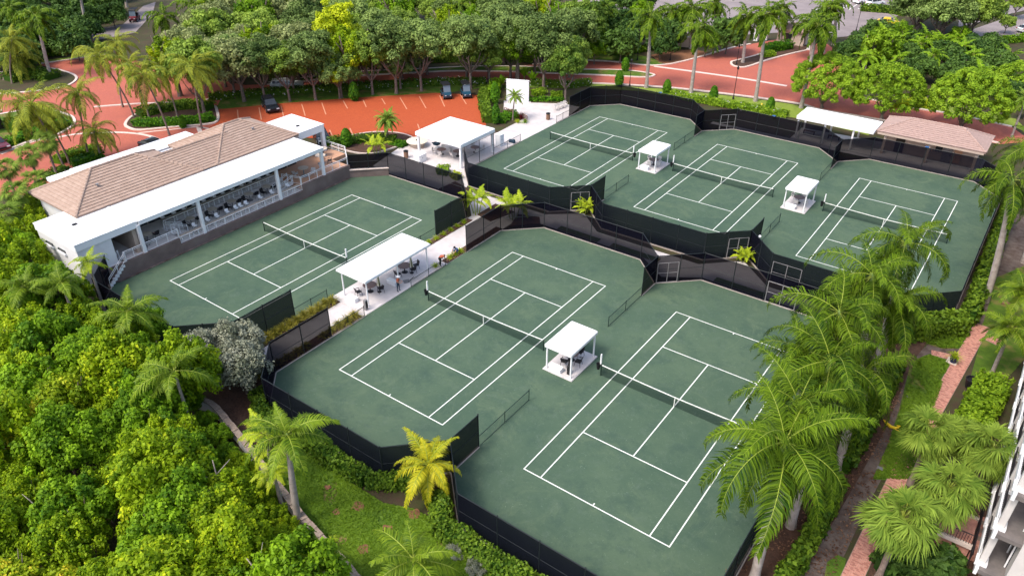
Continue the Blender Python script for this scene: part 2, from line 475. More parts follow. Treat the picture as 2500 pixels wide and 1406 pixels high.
def court_material():
    """clay court: green with worn lighter lanes, mottling and small scuffs"""
    m = bpy.data.materials.new('green_clay')
    m.use_nodes = True
    nt = m.node_tree; L = nt.links
    b = nt.nodes['Principled BSDF']; b.inputs['Roughness'].default_value = 0.9; b.inputs['Specular IOR Level'].default_value = 0.12
    g = nt.nodes.new('ShaderNodeNewGeometry')
    def noise(s, d, r=0.6, dist=0.0):
        n = nt.nodes.new('ShaderNodeTexNoise'); n.inputs['Scale'].default_value = s; n.inputs['Detail'].default_value = d
        n.inputs['Roughness'].default_value = r; n.inputs['Distortion'].default_value = dist
        L.new(g.outputs['Position'], n.inputs['Vector']); return n.outputs[0]
    def rng(v, a, c, t=1.0):
        n = nt.nodes.new('ShaderNodeMapRange'); n.inputs[1].default_value = a; n.inputs[2].default_value = c; n.inputs[4].default_value = t
        L.new(v, n.inputs[0]); return n.outputs[0]
    def mix(a, bb, f):
        n = nt.nodes.new('ShaderNodeMix'); n.data_type = 'RGBA'
        for s, v in (('A', a), ('B', bb)):
            if isinstance(v, tuple): n.inputs[s].default_value = (*v, 1)
            else: L.new(v, n.inputs[s])
        L.new(f, n.inputs['Factor']); return n.outputs['Result']
    c = mix((0.054, 0.094, 0.064), (0.078, 0.121, 0.077), rng(noise(0.13, 6, 0.65), 0.36, 0.62))
    c = mix(c, (0.045, 0.080, 0.060), rng(noise(0.4, 8, 0.75), 0.50, 0.68, 0.85))
    c = mix(c, (0.098, 0.140, 0.086), rng(noise(0.24, 9, 0.78, 1.2), 0.52, 0.70, 0.9))
    c = mix(c, (0.093, 0.133, 0.100), rng(noise(1.1, 8, 0.8, 0.6), 0.52, 0.68, 0.5))
    c = mix(c, (0.20, 0.26, 0.19), rng(noise(2.6, 6, 0.85, 2.5), 0.60, 0.68, 0.7))
    c = mix(c, (0.030, 0.058, 0.044), rng(noise(4.2, 5, 0.75), 0.60, 0.72, 0.55))
    L.new(c, b.inputs['Base Color'])
    return m
M['court'] = court_material()
# ------------------------------------------------------------------ ground, roads, courts
tag(MB().add([(-420, -60, -0.08), (160, -60, -0.08), (160, 420, -0.08), (-420, 420, -0.08)], [(0, 1, 2, 3)]).build('ground', M['soil']), kind='structure')

# red brick road: one outline with the islands laid on it as raised beds
road_px = [(-60, 244), (0, 232), (67, 226), (143, 217), (186, 188), (170, 178), (101, 160), (101, 155), (193, 143), (258, 133), (340, 150),
           (470, 185), (600, 208), (740, 201), (805, 192), (877, 187), (1013, 179), (1160, 172), (1300, 158), (1400, 150), (1484, 151), (1578, 160), (1628, 158),
           (1660, 152), (1700, 142), (1784, 118), (1832, 108), (1900, 96), (2020, 108), (2075, 150), (2050, 200), (2058, 230), (2186, 256), (2257, 269), (2330, 280),
           (2470, 310), (2520, 345), (2440, 352), (2300, 322), (2115, 287), (2006, 269), (1952, 254), (1856, 240), (1664, 217), (1520, 207), (1412, 203), (1192, 198),
           (1095, 199), (877, 212), (764, 218), (634, 231), (540, 240), (529, 262), (530, 305), (560, 330), (420, 372), (250, 390), (140, 470), (-30, 480), (-60, 330)]
sheet('brick_road', px(road_px), -0.03, M['road'])
lot_px = [(524, 268), (692, 252), (836, 241), (1064, 227), (1168, 232), (1178, 268), (1187, 305), (1100, 345), (973, 340), (960, 350), (780, 338), (640, 330), (520, 340), (500, 318), (529, 300)]
sheet('parking_lot', px(lot_px), -0.022, M['lot'])

def band(name, pts, w, z0, z1, m, parent=None, closed=False):
    o = strip_mb(pts, w, z0, z1, closed).build(name, m, parent)
    return tag(o, kind='structure')

def kerb_line(pxs, w=0.42, h=0.10, k=4, closed=False):
    return band('kerb', smooth_line(px(pxs), k, closed), w, -0.06, h, M['kerb'], closed=closed)

for l in ([(230, 262), (340, 254), (448, 250), (540, 240), (634, 231), (764, 218), (877, 212), (1095, 199), (1192, 198), (1412, 203), (1520, 207), (1664, 217), (1856, 240), (1952, 254), (2006, 269), (2115, 287), (2300, 320), (2440, 350)],
          [(101, 156), (193, 143), (258, 134)],
          [(1300, 158), (1400, 149), (1484, 150), (1578, 160), (1628, 158), (1660, 152), (1700, 142), (1784, 118), (1832, 108)],
          [(2058, 230), (2186, 256), (2257, 269), (2330, 280), (2470, 310)]):
    kerb_line(l)
# pale bands set flush in the brick
for l, w in (([(1597, 162), (1680, 173), (1800, 190), (1921, 210)], 0.75), ([(112, 341), (181, 328), (230, 325), (280, 323), (333, 326), (368, 333), (390, 342)], 0.5),
             ([(3, 376), (70, 349), (133, 333)], 0.4), ([(333, 325), (420, 316), (484, 310), (520, 318)], 0.35), ([(484, 310), (490, 326)], 0.6)):
    band('paving_band', smooth_line(px(l), 5), w, -0.07, -0.012, M['kerb'])

def island(pts_px, m, h=0.07, w=0.4, closed=True, k=5):
    """raised bed with a kerb round it"""
    pts = smooth_line(px(pts_px), k, True)
    o = MB().poly(ccw(pts), -0.06, h).build('planting_island', m)
    tag(o, kind='structure')
    band('kerb', pts, w, -0.06, h + 0.045, M['kerb'], closed=True)

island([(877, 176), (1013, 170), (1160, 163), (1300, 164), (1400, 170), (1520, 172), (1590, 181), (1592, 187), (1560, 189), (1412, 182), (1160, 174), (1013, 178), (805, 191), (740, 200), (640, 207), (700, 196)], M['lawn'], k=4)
island([(1786, 152), (1800, 148), (1849, 135), (1890, 120), (1960, 110), (1985, 116), (1974, 122), (1923, 134), (1868, 149), (1830, 162), (1808, 165), (1788, 160)], M['mulch'])
island([(306, 304), (324, 284), (370, 268), (440, 258), (515, 258), (530, 272), (528, 298), (484, 306), (420, 311), (345, 318), (318, 314)], M['mulch'])
island([(186, 188), (160, 176), (120, 168), (60, 172), (-40, 186), (-60, 225), (0, 230), (67, 225), (143, 216), (178, 203)], M['soil'])
island([(157, 278), (176, 286), (182, 297), (173, 311), (133, 332), (70, 347), (3, 372), (-40, 376), (-60, 300), (60, 270), (120, 268)], M['lawn'])
island([(1010, 342), (975, 326), (905, 324), (830, 338), (800, 352), (860, 372), (910, 375), (960, 362)], M['mulch'], w=0.2)

def lawn(pxs, m='lawn', z=-0.045, k=0, name='lawn'):
    p = px(pxs)
    return sheet(name, smooth_line(p, k, True) if k else p, z, M[m])

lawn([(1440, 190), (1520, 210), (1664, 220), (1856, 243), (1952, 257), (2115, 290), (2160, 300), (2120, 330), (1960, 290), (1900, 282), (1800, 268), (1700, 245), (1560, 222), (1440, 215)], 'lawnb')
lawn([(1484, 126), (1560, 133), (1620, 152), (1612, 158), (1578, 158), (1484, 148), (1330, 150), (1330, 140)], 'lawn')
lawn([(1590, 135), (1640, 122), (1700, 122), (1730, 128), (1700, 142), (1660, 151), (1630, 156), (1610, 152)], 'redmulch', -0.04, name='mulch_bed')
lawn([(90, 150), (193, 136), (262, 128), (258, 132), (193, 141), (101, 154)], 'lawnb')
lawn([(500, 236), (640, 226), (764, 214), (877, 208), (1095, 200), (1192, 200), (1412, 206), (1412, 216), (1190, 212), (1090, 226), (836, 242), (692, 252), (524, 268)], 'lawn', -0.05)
lawn([(2180, 250), (2260, 240), (2480, 290), (2520, 330), (2470, 306), (2257, 267)], 'lawnb')
lawn([(620, 1100), (780, 1105), (850, 1170), (935, 1225), (1010, 1240), (1070, 1270), (1120, 1335), (1260, 1420), (1300, 1450), (900, 1450), (828, 1364), (752, 1281), (690, 1200)], 'lawn')
lawn([(2265, 815), (2310, 800), (2368, 795), (2350, 850), (2300, 850), (2262, 838)], 'lawn')
lawn([(2225, 880), (2270, 862), (2335, 872), (2316, 935), (2290, 1010), (2255, 1130), (2235, 1175), (2130, 1168), (2165, 1090), (2195, 1000)], 'lawn')
lawn([(2010, 1420), (2020, 1370), (2045, 1352), (2066, 1362), (2052, 1440)], 'lawn')
lawn([(2400, 690), (2520, 640), (2600, 760), (2480, 900), (2370, 1010), (2345, 1010), (2395, 830), (2400, 790), (2415, 740)], 'lawn')
lawn([(1900, 1480), (1990, 1350), (2100, 1160), (2160, 1050), (2230, 880), (2300, 790), (2400, 640), (2480, 520), (2560, 540), (2440, 760), (2330, 870), (2240, 1000), (2120, 1230), (2040, 1400), (2000, 1500)], 'dirt', -0.06, name='dirt_track')
lawn([(1700, 1500), (1870, 1290), (1960, 1150), (2080, 950), (2180, 830), (2260, 780), (2330, 760), (2230, 890), (2160, 1060), (2090, 1180), (1980, 1370), (1900, 1500)], 'mulch', -0.065, name='mulch_bed')
lawn([(2110, 1440), (2140, 1330), (2220, 1240), (2330, 1180), (2440, 1100), (2520, 1000), (2560, 1300), (2420, 1440)], 'mulch', -0.064, name='mulch_bed')
lawn([(500, 930), (640, 900), (660, 1010), (760, 1090), (700, 1110), (600, 1080), (540, 1010)], 'mulch', -0.05, name='mulch_bed')
# far grey parking and road beyond the trees
sheet('car_park', px([(1400, 0), (1400, -60), (2330, -60), (2260, 10), (2190, 40), (2170, 66), (2080, 88), (2000, 96), (1900, 80), (1730, 90), (1600, 70), (1500, 40)]), -0.035, M['asphalt'])
sheet('far_road', px([(2350, 80), (2440, 50), (2560, 20), (2560, 85), (2480, 92), (2420, 92), (2384, 105), (2355, 100)]), -0.034, M['asphalt'])
sheet('far_road', px([(2340, 50), (2440, 20), (2560, -20), (2560, 12), (2420, 45), (2340, 70)]), -0.034, M['asphalt'])
sheet('far_road', px([(300, 60), (350, 15), (380, 5), (372, 35), (330, 80), (200, 105), (190, 78)]), -0.034, M['asphalt'])
kerb_line([(2384, 105), (2400, 112), (2432, 128)], 0.6)
for i in range(7):
    a, b = at(1985 + i * 22, 30 - i * 1.5), at(2012 + i * 22, 12 - i * 1.5)
    tag(strip_mb([a.xy, b.xy], 0.18, -0.05, -0.025).build('bay_line', M['line']), kind='structure')

# parking bay lines
for a, b in (((332, 1118), (340, 1210)), ((551, 1095), (575, 1218)), ((774, 1078), (800, 1180)), ((986, 1060), (1022, 1180)), ((1190, 1047), (1232, 1165)),
             ((1408, 1025), (1452, 1105)), ((1610, 1015), (1642, 1090)), ((1800, 1003), (1836, 1062)), ((1985, 993), (2055, 1110)), ((2182, 983), (2250, 1100)), ((2390, 975), (2440, 1085)), ((2600, 962), (2660, 1060)),
             ((1270, 1322), (1305, 1404)), ((1475, 1304), (1520, 1404)), ((2165, 1262), (2182, 1312))):
    p, q = at(500 + a[0] * .24, a[1] * .24), at(500 + b[0] * .24, b[1] * .24)
    tag(strip_mb([p.xy, q.xy], 0.16, -0.05, -0.014).build('bay_line', M['lotline']), kind='structure')

# white paths and terraces
sheet('white_path', [(-47.95, 25.6), (-43.25, 25.6), (-43.25, 60.2), (-41, 61.0), (-28, 61.0), (-24.9, 58.8), (-21.6, 61.0), (-8.5, 61.0), (-8.5, 63.2), (-16, 63.2), (-19.6, 66.5), (-23, 63.2), (-34.7, 63.1), (-38.1, 66.0), (-41.5, 63.2), (-53, 63.2),
                    (-54.5, 66.5), (-56.6, 67.8), (-56.6, 91.5), (-57.6, 96.5), (-60.5, 96.3), (-67.6, 92.0), (-64.6, 89.0), (-61.5, 87.5), (-61.2, 80.5), (-62.2, 76.2), (-66.5, 75.6), (-70.5, 71.0), (-68.5, 68.2), (-66.9, 61.5), (-63.1, 61.0), (-51, 61.3), (-47.95, 58.0)], -0.02, M['path'])
# planting beds cut into the path as raised soil
for pts in ([(-47.9, 25.2), (-46.75, 25.2), (-46.75, 37.2), (-47.9, 37.2)], [(-47.9, 48.6), (-47.15, 48.6), (-47.15, 57.2), (-47.9, 57.2)], [(-44.35, 25.2), (-43.3, 25.2), (-43.3, 36.7), (-44.35, 36.7)],
            [(-44.1, 48.4), (-43.3, 48.4), (-43.3, 57.5), (-44.1, 57.5)], [(-47.6, 58.6), (-45.4, 58.2), (-44.6, 61.6), (-47.6, 62.0)], [(-43.0, 58.4), (-40.6, 60.9), (-41.6, 62.2), (-43.9, 61.4)],
            [(-55.5, 61.2), (-51.9, 61.1), (-51.7, 63.0), (-55.3, 64.0)]):
    tag(MB().poly(ccw(pts), -0.05, 0.05).build('planting_bed', M['mulch']), kind='structure')
for x0, x1 in ((-38.5, -33.5), (-32.0, -26.5), (-20.5, -15.5)):
    tag(MB().poly([(x0, 61.05), (x1, 61.05), (x1, 61.9), (x0, 61.9)], -0.05, 0.02).build('planting_bed', M['lawn']), kind='structure')
sheet('white_path', px([(1230, 246), (1295, 246), (1300, 262), (1230, 268)]), -0.017, M['path'])
sheet('white_path', [(-38.5, 101.6), (-3, 102.0), (-3, 103.0), (-16, 102.7), (-38.5, 102.6)], -0.02, M['path'])
sheet('white_path', [(-27.2, 102.7), (-4, 102.9), (-4, 110.0), (-27.2, 107.8)], -0.018, M['path'])

# courts
def court_surface(pts):
    return sheet('tennis_court', pts, 0.0, M['court'])
surfA = court_surface([(-66.5, 26.4), (-63.6, 23.8), (-51.3, 23.8), (-47.95, 27.0), (-47.95, 57.2), (-51.5, 60.7), (-63.2, 60.5), (-66.5, 57.3)])
surfC = court_surface([(-43.25, 27.0), (-40.2, 23.9), (-28.1, 23.9), (-24.9, 27.1), (-21.5, 23.9), (-9.3, 23.9), (-6.0, 27.2), (-6.0, 57.2), (-9.3, 60.45), (-21.5, 60.45), (-24.85, 57.2), (-28.1, 60.45), (-39.8, 60.4), (-43.25, 57.0)])
surfE = court_surface([(-56.55, 67.4), (-53.2, 64.05), (-41.5, 64.05), (-38.1, 67.2), (-34.7, 64.0), (-23.0, 64.2), (-19.65, 67.5), (-16.3, 64.2), (-4.0, 64.2), (-0.75, 67.5), (-0.75, 98.2), (-4.1, 101.5), (-16.3, 101.3), (-19.45, 98.0), (-22.8, 101.35), (-34.7, 101.3), (-38.2, 97.9), (-41.5, 101.3), (-53.2, 101.2), (-56.55, 97.8)])
CRT = [('A', -62.70, 30.10, surfA), ('C', -39.39, 30.30, surfC), ('D', -21.04, 30.29, surfC), ('E', -52.85, 70.70, surfE), ('F', -34.37, 70.77, surfE), ('G', -15.69, 70.63, surfE)]
LC, WC, SG, SV = 23.77, 10.97, 1.37, 5.485
def court_lines(x, y, surf):
    w = 0.042
    segs = [((0, 0), (0, LC)), ((WC, 0), (WC, LC)), ((SG, 0), (SG, LC)), ((WC - SG, 0), (WC - SG, LC)),
            ((0, 0), (WC, 0)), ((0, LC), (WC, LC)), ((SG, SV), (WC - SG, SV)), ((SG, LC - SV), (WC - SG, LC - SV)),
            ((WC / 2, SV), (WC / 2, LC - SV)), ((WC / 2, 0), (WC / 2, 0.2)), ((WC / 2, LC - 0.2), (WC / 2, LC))]
    for i, (a, b) in enumerate(segs):
        e = w if a[0] == b[0] and i < 2 else -w
        z = 0.006 + (0.003 if a[0] == b[0] else 0)
        if a[0] == b[0]: mb = MB().box(x + a[0] - w, x + a[0] + w, y + a[1] - w, y + b[1] + w, 0.001, z)
        else: mb = MB().box(x + a[0], x + b[0], y + a[1] - w, y + a[1] + w, 0.001, z)
        mb.build('court_line', M['line'], surf)
for n, x, y, s in CRT:
    court_lines(x, y, s)

# brick garden path on the right: bricks laid one by one (too small to pick apart), on a sand bed
def brick_path(a, b, w, name='brick_path'):
    a, b = Vector(a), Vector(b)
    d = (b - a); L = d.length; d.normalize(); n = Vector((-d.y, d.x))
    bed = strip_mb([a, b], w + 0.06, -0.08, -0.015).build(name, M['joint'])
    tag(bed, kind='structure')
    mb = MB(); bl, bw = 0.21, 0.105
    rows = int(L / bw); cols = int(w / bl)
    for i in range(rows):
        o = (i % 2) * bl / 2
        for j in range(-1, cols + 1):
            u0, u1 = max(0, j * bl + o), min(w, (j + 1) * bl + o)
            if u1 - u0 < 0.05: continue
            z = 0.004 + random.uniform(-0.005, 0.006)
            c = [a + d * (i * bw + 0.006) + n * (u0 + 0.006 - w / 2), a + d * (i * bw + 0.006) + n * (u1 - 0.006 - w / 2),
                 a + d * ((i + 1) * bw - 0.006) + n * (u1 - 0.006 - w / 2), a + d * ((i + 1) * bw - 0.006) + n * (u0 + 0.006 - w / 2)]
            vs = [(p.x, p.y, z) for p in c] + [(p.x, p.y, -0.02) for p in c]
            mb.add(vs, [(3, 2, 1, 0), (0, 1, 5, 4), (1, 2, 6, 5), (2, 3, 7, 6), (3, 0, 4, 7)], random.choice((0, 0, 0, 1, 1, 2)))
    o = mb.build('paving_bricks', [M['brickp'], M['brickq'], M['brickr']], bed)
    tag(o, kind='stuff')
brick_path((-0.5, 31.0), (0.05, 48.0), 1.12)
brick_path((0.05, 48.0), (1.65, 68.2), 1.15)
brick_path((-1.15, 61.2), (0.85, 61.6), 0.8)
brick_path((2.1, 66.5), (3.6, 66.0), 1.0)

# low white retaining wall with a rough stone cap between thicket and lawn
wp = smooth_line(px([(455, 968), (511, 982), (551, 1022), (623, 1112), (716, 1232), (754, 1279), (832, 1362), (872, 1410), (960, 1500)], .85), 5)
gw = thing('garden_wall', 'low curved white wall with rough brown stone cap between thicket and lawn', 'wall', (-30, 18.4, 0))
strip_mb(wp, 0.34, -0.1, 0.85).build('wall', M['stucco'], gw)
mb = MB()
caps = [p for p in wp]
for i in range(len(caps) - 1):
    a, b = caps[i], caps[i + 1]
    k = max(1, int((b - a).length / 0.55))
    for j in range(k):
        p, q = a.lerp(b, j / k), a.lerp(b, (j + 0.94) / k)
        strip_mb([p, q], random.uniform(0.42, 0.48), 0.85, 0.92 + random.uniform(0, 0.03)).build('stone', M['stone'], gw)

# ------------------------------------------------------------------ clubhouse
CH = Vector((-72, 41, 0))
club = thing('clubhouse', 'long white tennis clubhouse with brown tiled hip roofs and open stepped terrace', 'building', CH)

def tile_face(a, b, c, d, parent, m, step=0.36, lift=0.085):
    """courses of roof tile on a face: eave a->b, ridge d->c"""
    a, b, c, d = map(Vector, (a, b, c, d))
    H = ((d - a) - (b - a).normalized() * (d - a).dot((b - a).normalized())).length
    n = max(2, int(round(H / step)))
    nrm = (b - a).cross(d - a).normalized()
    if nrm.z < 0: nrm = -nrm
    for i in range(n):
        t0, t1 = i / n, (i + 1.12) / n
        t1 = min(t1, 1.0)
        p0, p1 = a.lerp(d, t0), b.lerp(c, t0)
        q0, q1 = a.lerp(d, t1), b.lerp(c, t1)
        up0, up1 = nrm * lift, nrm * 0.012
        vs = [p0 + up0, p1 + up0, q1 + up1, q0 + up1, p0 - nrm * .03, p1 - nrm * .03, q1 - nrm * .03, q0 - nrm * .03]
        if (q1 - q0).length < 0.02: q1 = q0
        MB().add(vs, [(0, 1, 2, 3), (0, 4, 5, 1), (1, 5, 6, 2), (3, 7, 4, 0), (2, 6, 7, 3), (4, 7, 6, 5)]).build('tile_course', m, parent)

def hip_caps(segs, parent, m):
    for p, q in segs:
        p, q = Vector(p), Vector(q)
        n = max(1, int((q - p).length / 0.42))
        mb = MB()
        for i in range(n):
            a, b = p.lerp(q, i / n), p.lerp(q, (i + 1.05) / n)
            mb.tube(a + Vector((0, 0, .05)), b + Vector((0, 0, .03)), 0.15, 0.12, n=8)
        mb.build('ridge_cap', m, parent)

def hip_roof(x0, x1, y0, y1, z0, pitch, parent, m, axis='y', faces='NSEW', thick=0.16, soff=None):
    run = (x1 - x0) / 2 if axis == 'y' else (y1 - y0) / 2
    zr = z0 + run * pitch
    A, B, C_, D = (x0, y0, z0), (x1, y0, z0), (x1, y1, z0), (x0, y1, z0)
    if axis == 'y':
        r0, r1 = ((x0 + x1) / 2, y0 + run, zr), ((x0 + x1) / 2, y1 - run, zr)
        fs = dict(S=(A, B, r0, r0), E=(B, C_, r1, r0), N=(C_, D, r1, r1), W=(D, A, r0, r1))
        hips = [(A, r0), (B, r0), (C_, r1), (D, r1), (r0, r1)]
    else:
        r0, r1 = (x0 + run, (y0 + y1) / 2, zr), (x1 - run, (y0 + y1) / 2, zr)
        fs = dict(S=(A, B, r1, r0), E=(B, C_, r1, r1), N=(C_, D, r0, r1), W=(D, A, r0, r0))
        hips = [(A, r0), (B, r1), (C_, r1), (D, r0), (r0, r1)]
    deckm = MB()
    for k in fs:
        a, b, c, d = fs[k]
        deckm.add([Vector(p) - Vector((0, 0, .05)) for p in (a, b, c, d)], [(0, 1, 2, 3)] if c != d else [(0, 1, 2)])
    deckm.box(x0 + .02, x1 - .02, y0 + .02, y1 - .02, z0 - thick - .04, z0 - .04)
    rd = deckm.build('roof', m, parent)
    for k in faces:
        tile_face(*fs[k], rd, m)
    hip_caps(hips, rd, m)
    return rd

T = M['tile']
hip_roof(-81.3, -71.9, 27.35, 41.45, 5.15, 0.468, club, T)
hip_roof(-81.3, -71.9, 43.2, 54.7, 5.15, 0.468, club, T)
# lower connecting roof between the two hips
rdm = MB().add([(-71.9, 37.5, 5.12), (-71.9, 47.5, 5.12), (-75.5, 47.5, 6.8), (-75.5, 37.5, 6.8), (-79.1, 47.5, 5.12), (-79.1, 37.5, 5.12)], [(0, 1, 2, 3), (3, 2, 4, 5)]).build('roof', T, club)
tile_face((-71.9, 37.5, 5.15), (-71.9, 47.5, 5.15), (-75.5, 47.5, 6.83), (-75.5, 37.5, 6.83), rdm, T)
tile_face((-79.1, 47.5, 5.15), (-79.1, 37.5, 5.15), (-75.5, 37.5, 6.83), (-75.5, 47.5, 6.83), rdm, T)
hip_caps([((-75.5, 37.5, 6.83), (-75.5, 47.5, 6.83))], rdm, T)
# vents on the tiles
for p in ((-74.3, 31.2, 6.35), (-74.6, 50.3, 6.45)):
    MB().tube(p, (p[0], p[1], p[2] + .25), 0.09).box(p[0] - .14, p[0] + .14, p[1] - .14, p[1] + .14, p[2] + .22, p[2] + .27).build('roof_vent', M['grey'], club)
# flat white roofs
def flat_roof(x0, x1, y0, y1, z0, z1, name='flat_roof', edge=0.12):
    r = MB().rbox(x0, x1, y0, y1, z0, z1, 0.06).build(name, M['roofw'], club)
    mb = MB()
    for a in ((x0 - .02, x0 + edge, y0 - .02, y1 + .02), (x1 - edge, x1 + .02, y0 - .02, y1 + .02), (x0 + edge, x1 - edge, y0 - .02, y0 + edge), (x0 + edge, x1 - edge, y1 - edge, y1 + .02)):
        mb.box(a[0], a[1], a[2], a[3], z1 - .05, z1 + .05)
    mb.build('parapet', M['white'], r)
    return r
flat_roof(-72.6, -66.55, 30.55, 53.8, 4.62, 5.0)
flat_roof(-74.3, -66.75, 24.4, 30.5, 4.35, 5.0)
flat_roof(-78.6, -72.45, 55.0, 59.15, 4.15, 5.0)
flat_roof(-84.1, -81.2, 33.0, 47.3, 4.6, 5.0)
MB().box(-84.0, -81.3, 30.4, 33.0, 4.6, 5.0).build('flat_roof', M['roofw'], club)
for p in ((-70.8, 26.6), (-74.5, 56.7)):
    MB().box(p[0] - .12, p[0] + .12, p[1] - .22, p[1] + .22, 5.0, 5.12).build('roof_drain', M['black'], club)
MB().box(-71.7, -66.6, 36.9, 36.96, 5.0, 5.035).box(-71.7, -66.6, 30.35, 30.5, 5.0, 5.04).build('roof_seam', M['stucco'], club)
for k in range(1, 6):
    y = 30.55 + k * 3.87
    MB().box(-71.7, -66.62, y - .03, y + .03, 5.0, 5.012).build('roof_seam', M['white'], club)
# walls
MB().box(-74.2, -66.85, 24.5, 24.75, -.05, 4.4).box(-67.05, -66.85, 24.75, 27.75, -.05, 4.4).box(-74.2, -74.0, 24.75, 30.2, -.05, 4.4).box(-67.3, -67.05, 27.55, 27.75, 1.6, 4.4).build('wall', M['stucco'], club)
for y0 in (0,):
    for x0 in (-72.9, -70.6):
        MB().box(x0, x0 + 1.3, 24.42, 24.52, 3.35, 3.6).build('window', M['glass'], club)
        MB().box(x0 - .06, x0 + 1.36, 24.3, 24.5, 3.12, 3.33).build('sill', M['white'], club)
MB().box(-80.6, -72.3, 27.9, 28.1, 0, 5.05).box(-80.6, -80.4, 28.1, 54.1, 0, 5.05).box(-80.4, -72.3, 53.9, 54.1, 0, 5.05).build('wall', M['stucco'], club)
MB().box(-74.6, -68.0, 24.0, 24.35, 0.0, 0.6).build('planter_wall', M['white'], club)
# back wall of the terrace: dark glazing in white frames
MB().box(-72.2, -72.05, 30.5, 53.8, 1.6, 4.6).build('back_wall', M['dark'], club)
for i in range(15):
    y = 30.9 + i * 1.53
    w = MB().box(-72.04, -71.98, y, y + 1.35, 1.7, 4.45).build('window', M['glass'], club)
    MB().box(-71.99, -71.93, y - .06, y, 1.6, 4.55).box(-71.99, -71.93, y, y + 1.35, 4.4, 4.5).build('frame', M['counter'], w)
MB().box(-71.6, -67.1, 29.9, 30.3, 1.65, 4.3).build('partition', M['tan'], club)
MB().box(-70.8, -67.4, 27.8, 27.95, 1.65, 4.3).build('partition', M['dark'], club)
# columns in front
for y in (30.45, 37.0, 46.95, 53.5):
    z0 = 1.6 if y in (30.45, 53.5) else .9
    MB().rbox(-66.95, -66.62, y - .17, y + .17, z0, 4.62, .03).build('column', M['white'], club)
# right flat-roofed porch
for x, y in ((-72.7, 58.9), (-72.7, 55.25), (-78.3, 58.9)):
    MB().rbox(x - .22, x + .22, y - .22, y + .22, 0, 4.15, .03).build('column', M['white'], club)
MB().box(-78.4, -75.0, 55.2, 55.4, 0, 4.15).box(-78.5, -78.3, 55.4, 58.7, 0, 4.15).build('wall', M['white'], club)
# terrace floors
MB().box(-72.05, -66.75, 25.9, 34.1, 1.0, 1.65).build('terrace_floor', M['floor'], club)
MB().box(-70.05, -66.75, 34.1, 50.0, 0.4, 0.95).build('terrace_floor', M['floor'], club)
MB().box(-72.05, -70.05, 34.1, 50.0, 0.9, 1.6).build('terrace_floor', M['floor'], club)
MB().box(-72.3, -66.75, 50.0, 57.2, 1.0, 1.65).box(-72.3, -69.5, 57.2, 59.5, 1.0, 1.65).build('terrace_floor', M['deck'], club)
# brown retaining wall at the court
rwm = MB().box(-66.74, -66.5, 25.9, 34.1, -.1, 1.62).box(-66.74, -66.5, 34.1, 50.0, -.1, .93).box(-66.74, -66.5, 50.0, 57.4, -.1, 1.62)
rwm.build('retaining_wall', M['brownwall'], club)
MB().box(-66.5, -66.28, 27.0, 57.0, -.05, .06).build('wall_footing', M['dirt'], club)

def railing(p, q, z, h=0.95, parent=None, n=None, m=None, r=0.028, bars=(1.0, .82, .08), name='railing'):
    p, q = Vector(p), Vector(q)
    L = (q - p).length
    n = n or max(1, int(round(L / 1.25)))
    m = m or M['white']
    rl = MB().tube((p.x, p.y, z + h), (q.x, q.y, z + h), r * 1.3, n=5).build(name, m, parent)
    for i in range(n + 1):
        a = p.lerp(q, i / n)
        MB().box(a.x - r, a.x + r, a.y - r, a.y + r, z, z + h).build('post', m, rl)
    for t in bars:
        if t < 1.0: MB().tube((p.x, p.y, z + h * t), (q.x, q.y, z + h * t), r * .8, n=5).build('rail', m, rl)
    return rl
railing((-66.7, 28.3), (-66.7, 30.3), 1.65, parent=club)
railing((-66.7, 30.6), (-66.7, 34.1), 1.65, parent=club)
railing((-66.7, 34.15), (-69.2, 34.15), 1.65, parent=club)
railing((-66.7, 34.2), (-66.7, 50.0), .95, h=.7, parent=club, n=15, bars=(1.0, .62, .36, .1))
railing((-70.0, 34.6), (-70.0, 49.2), 1.6, h=.75, parent=club, n=12, bars=(1.0, .62, .36))
railing((-66.7, 50.05), (-66.7, 57.2), 1.65, parent=club)
railing((-69.2, 49.3), (-66.8, 50.0), 1.65, parent=club)
railing((-66.7, 57.25), (-69.5, 59.5), 1.65, parent=club)
railing((-69.5, 59.55), (-74.5, 59.55), 1.65, parent=club)
# bar counters behind the two rails
for x, z, y0, y1 in ((-67.1, 1.52, 34.3, 49.9), (-70.35, 2.2, 34.7, 49.1)):
    c = MB().rbox(x - .22, x + .22, y0, y1, z, z + .06, .02).build('counter', M['counter'], club)
    mb = MB()
    y = y0 + .3
    while y < y1:
        mb.box(x - .04, x + .04, y - .04, y + .04, z - .6, z); y += 1.3
    mb.build('bracket', M['white'], c)
# stairs
def stairs(p, q, w, z0, z1, n, parent, m, name='stair_tread', rails=True, side=None):
    """steps from p (at z0) to q (at z1)"""
    p, q = Vector(p), Vector(q)
    d = (q - p); L = d.length; d.normalize(); s = Vector((-d.y, d.x))
    for i in range(n):
        a, b = p + d * (L * i / n), p + d * (L * (i + 1) / n)
        z = z0 + (z1 - z0) * (i + 1) / n
        MB().poly(ccw([(a - s * w / 2), (b - s * w / 2), (b + s * w / 2), (a + s * w / 2)]), z - .28, z).build(name, m, parent)
    if rails:
        for k in (-1, 1):
            a, b = p + s * (k * w / 2), q + s * (k * w / 2)
            mb = MB()
            for h in (.95, .75, .25): mb.tube((a.x, a.y, z0 + h), (b.x, b.y, z1 + h), .03, n=5)
            for t in (0, .5, 1):
                c = a.lerp(b, t); z = z0 + (z1 - z0) * t
                mb.box(c.x - .028, c.x + .028, c.y - .028, c.y + .028, z - .1, z + .95)
            mb.build('stair_rail', M['white'], parent)
stairs((-66.55, 26.0), (-67.0, 28.3), 0.9, 0.0, 1.65, 8, club, M['white'])
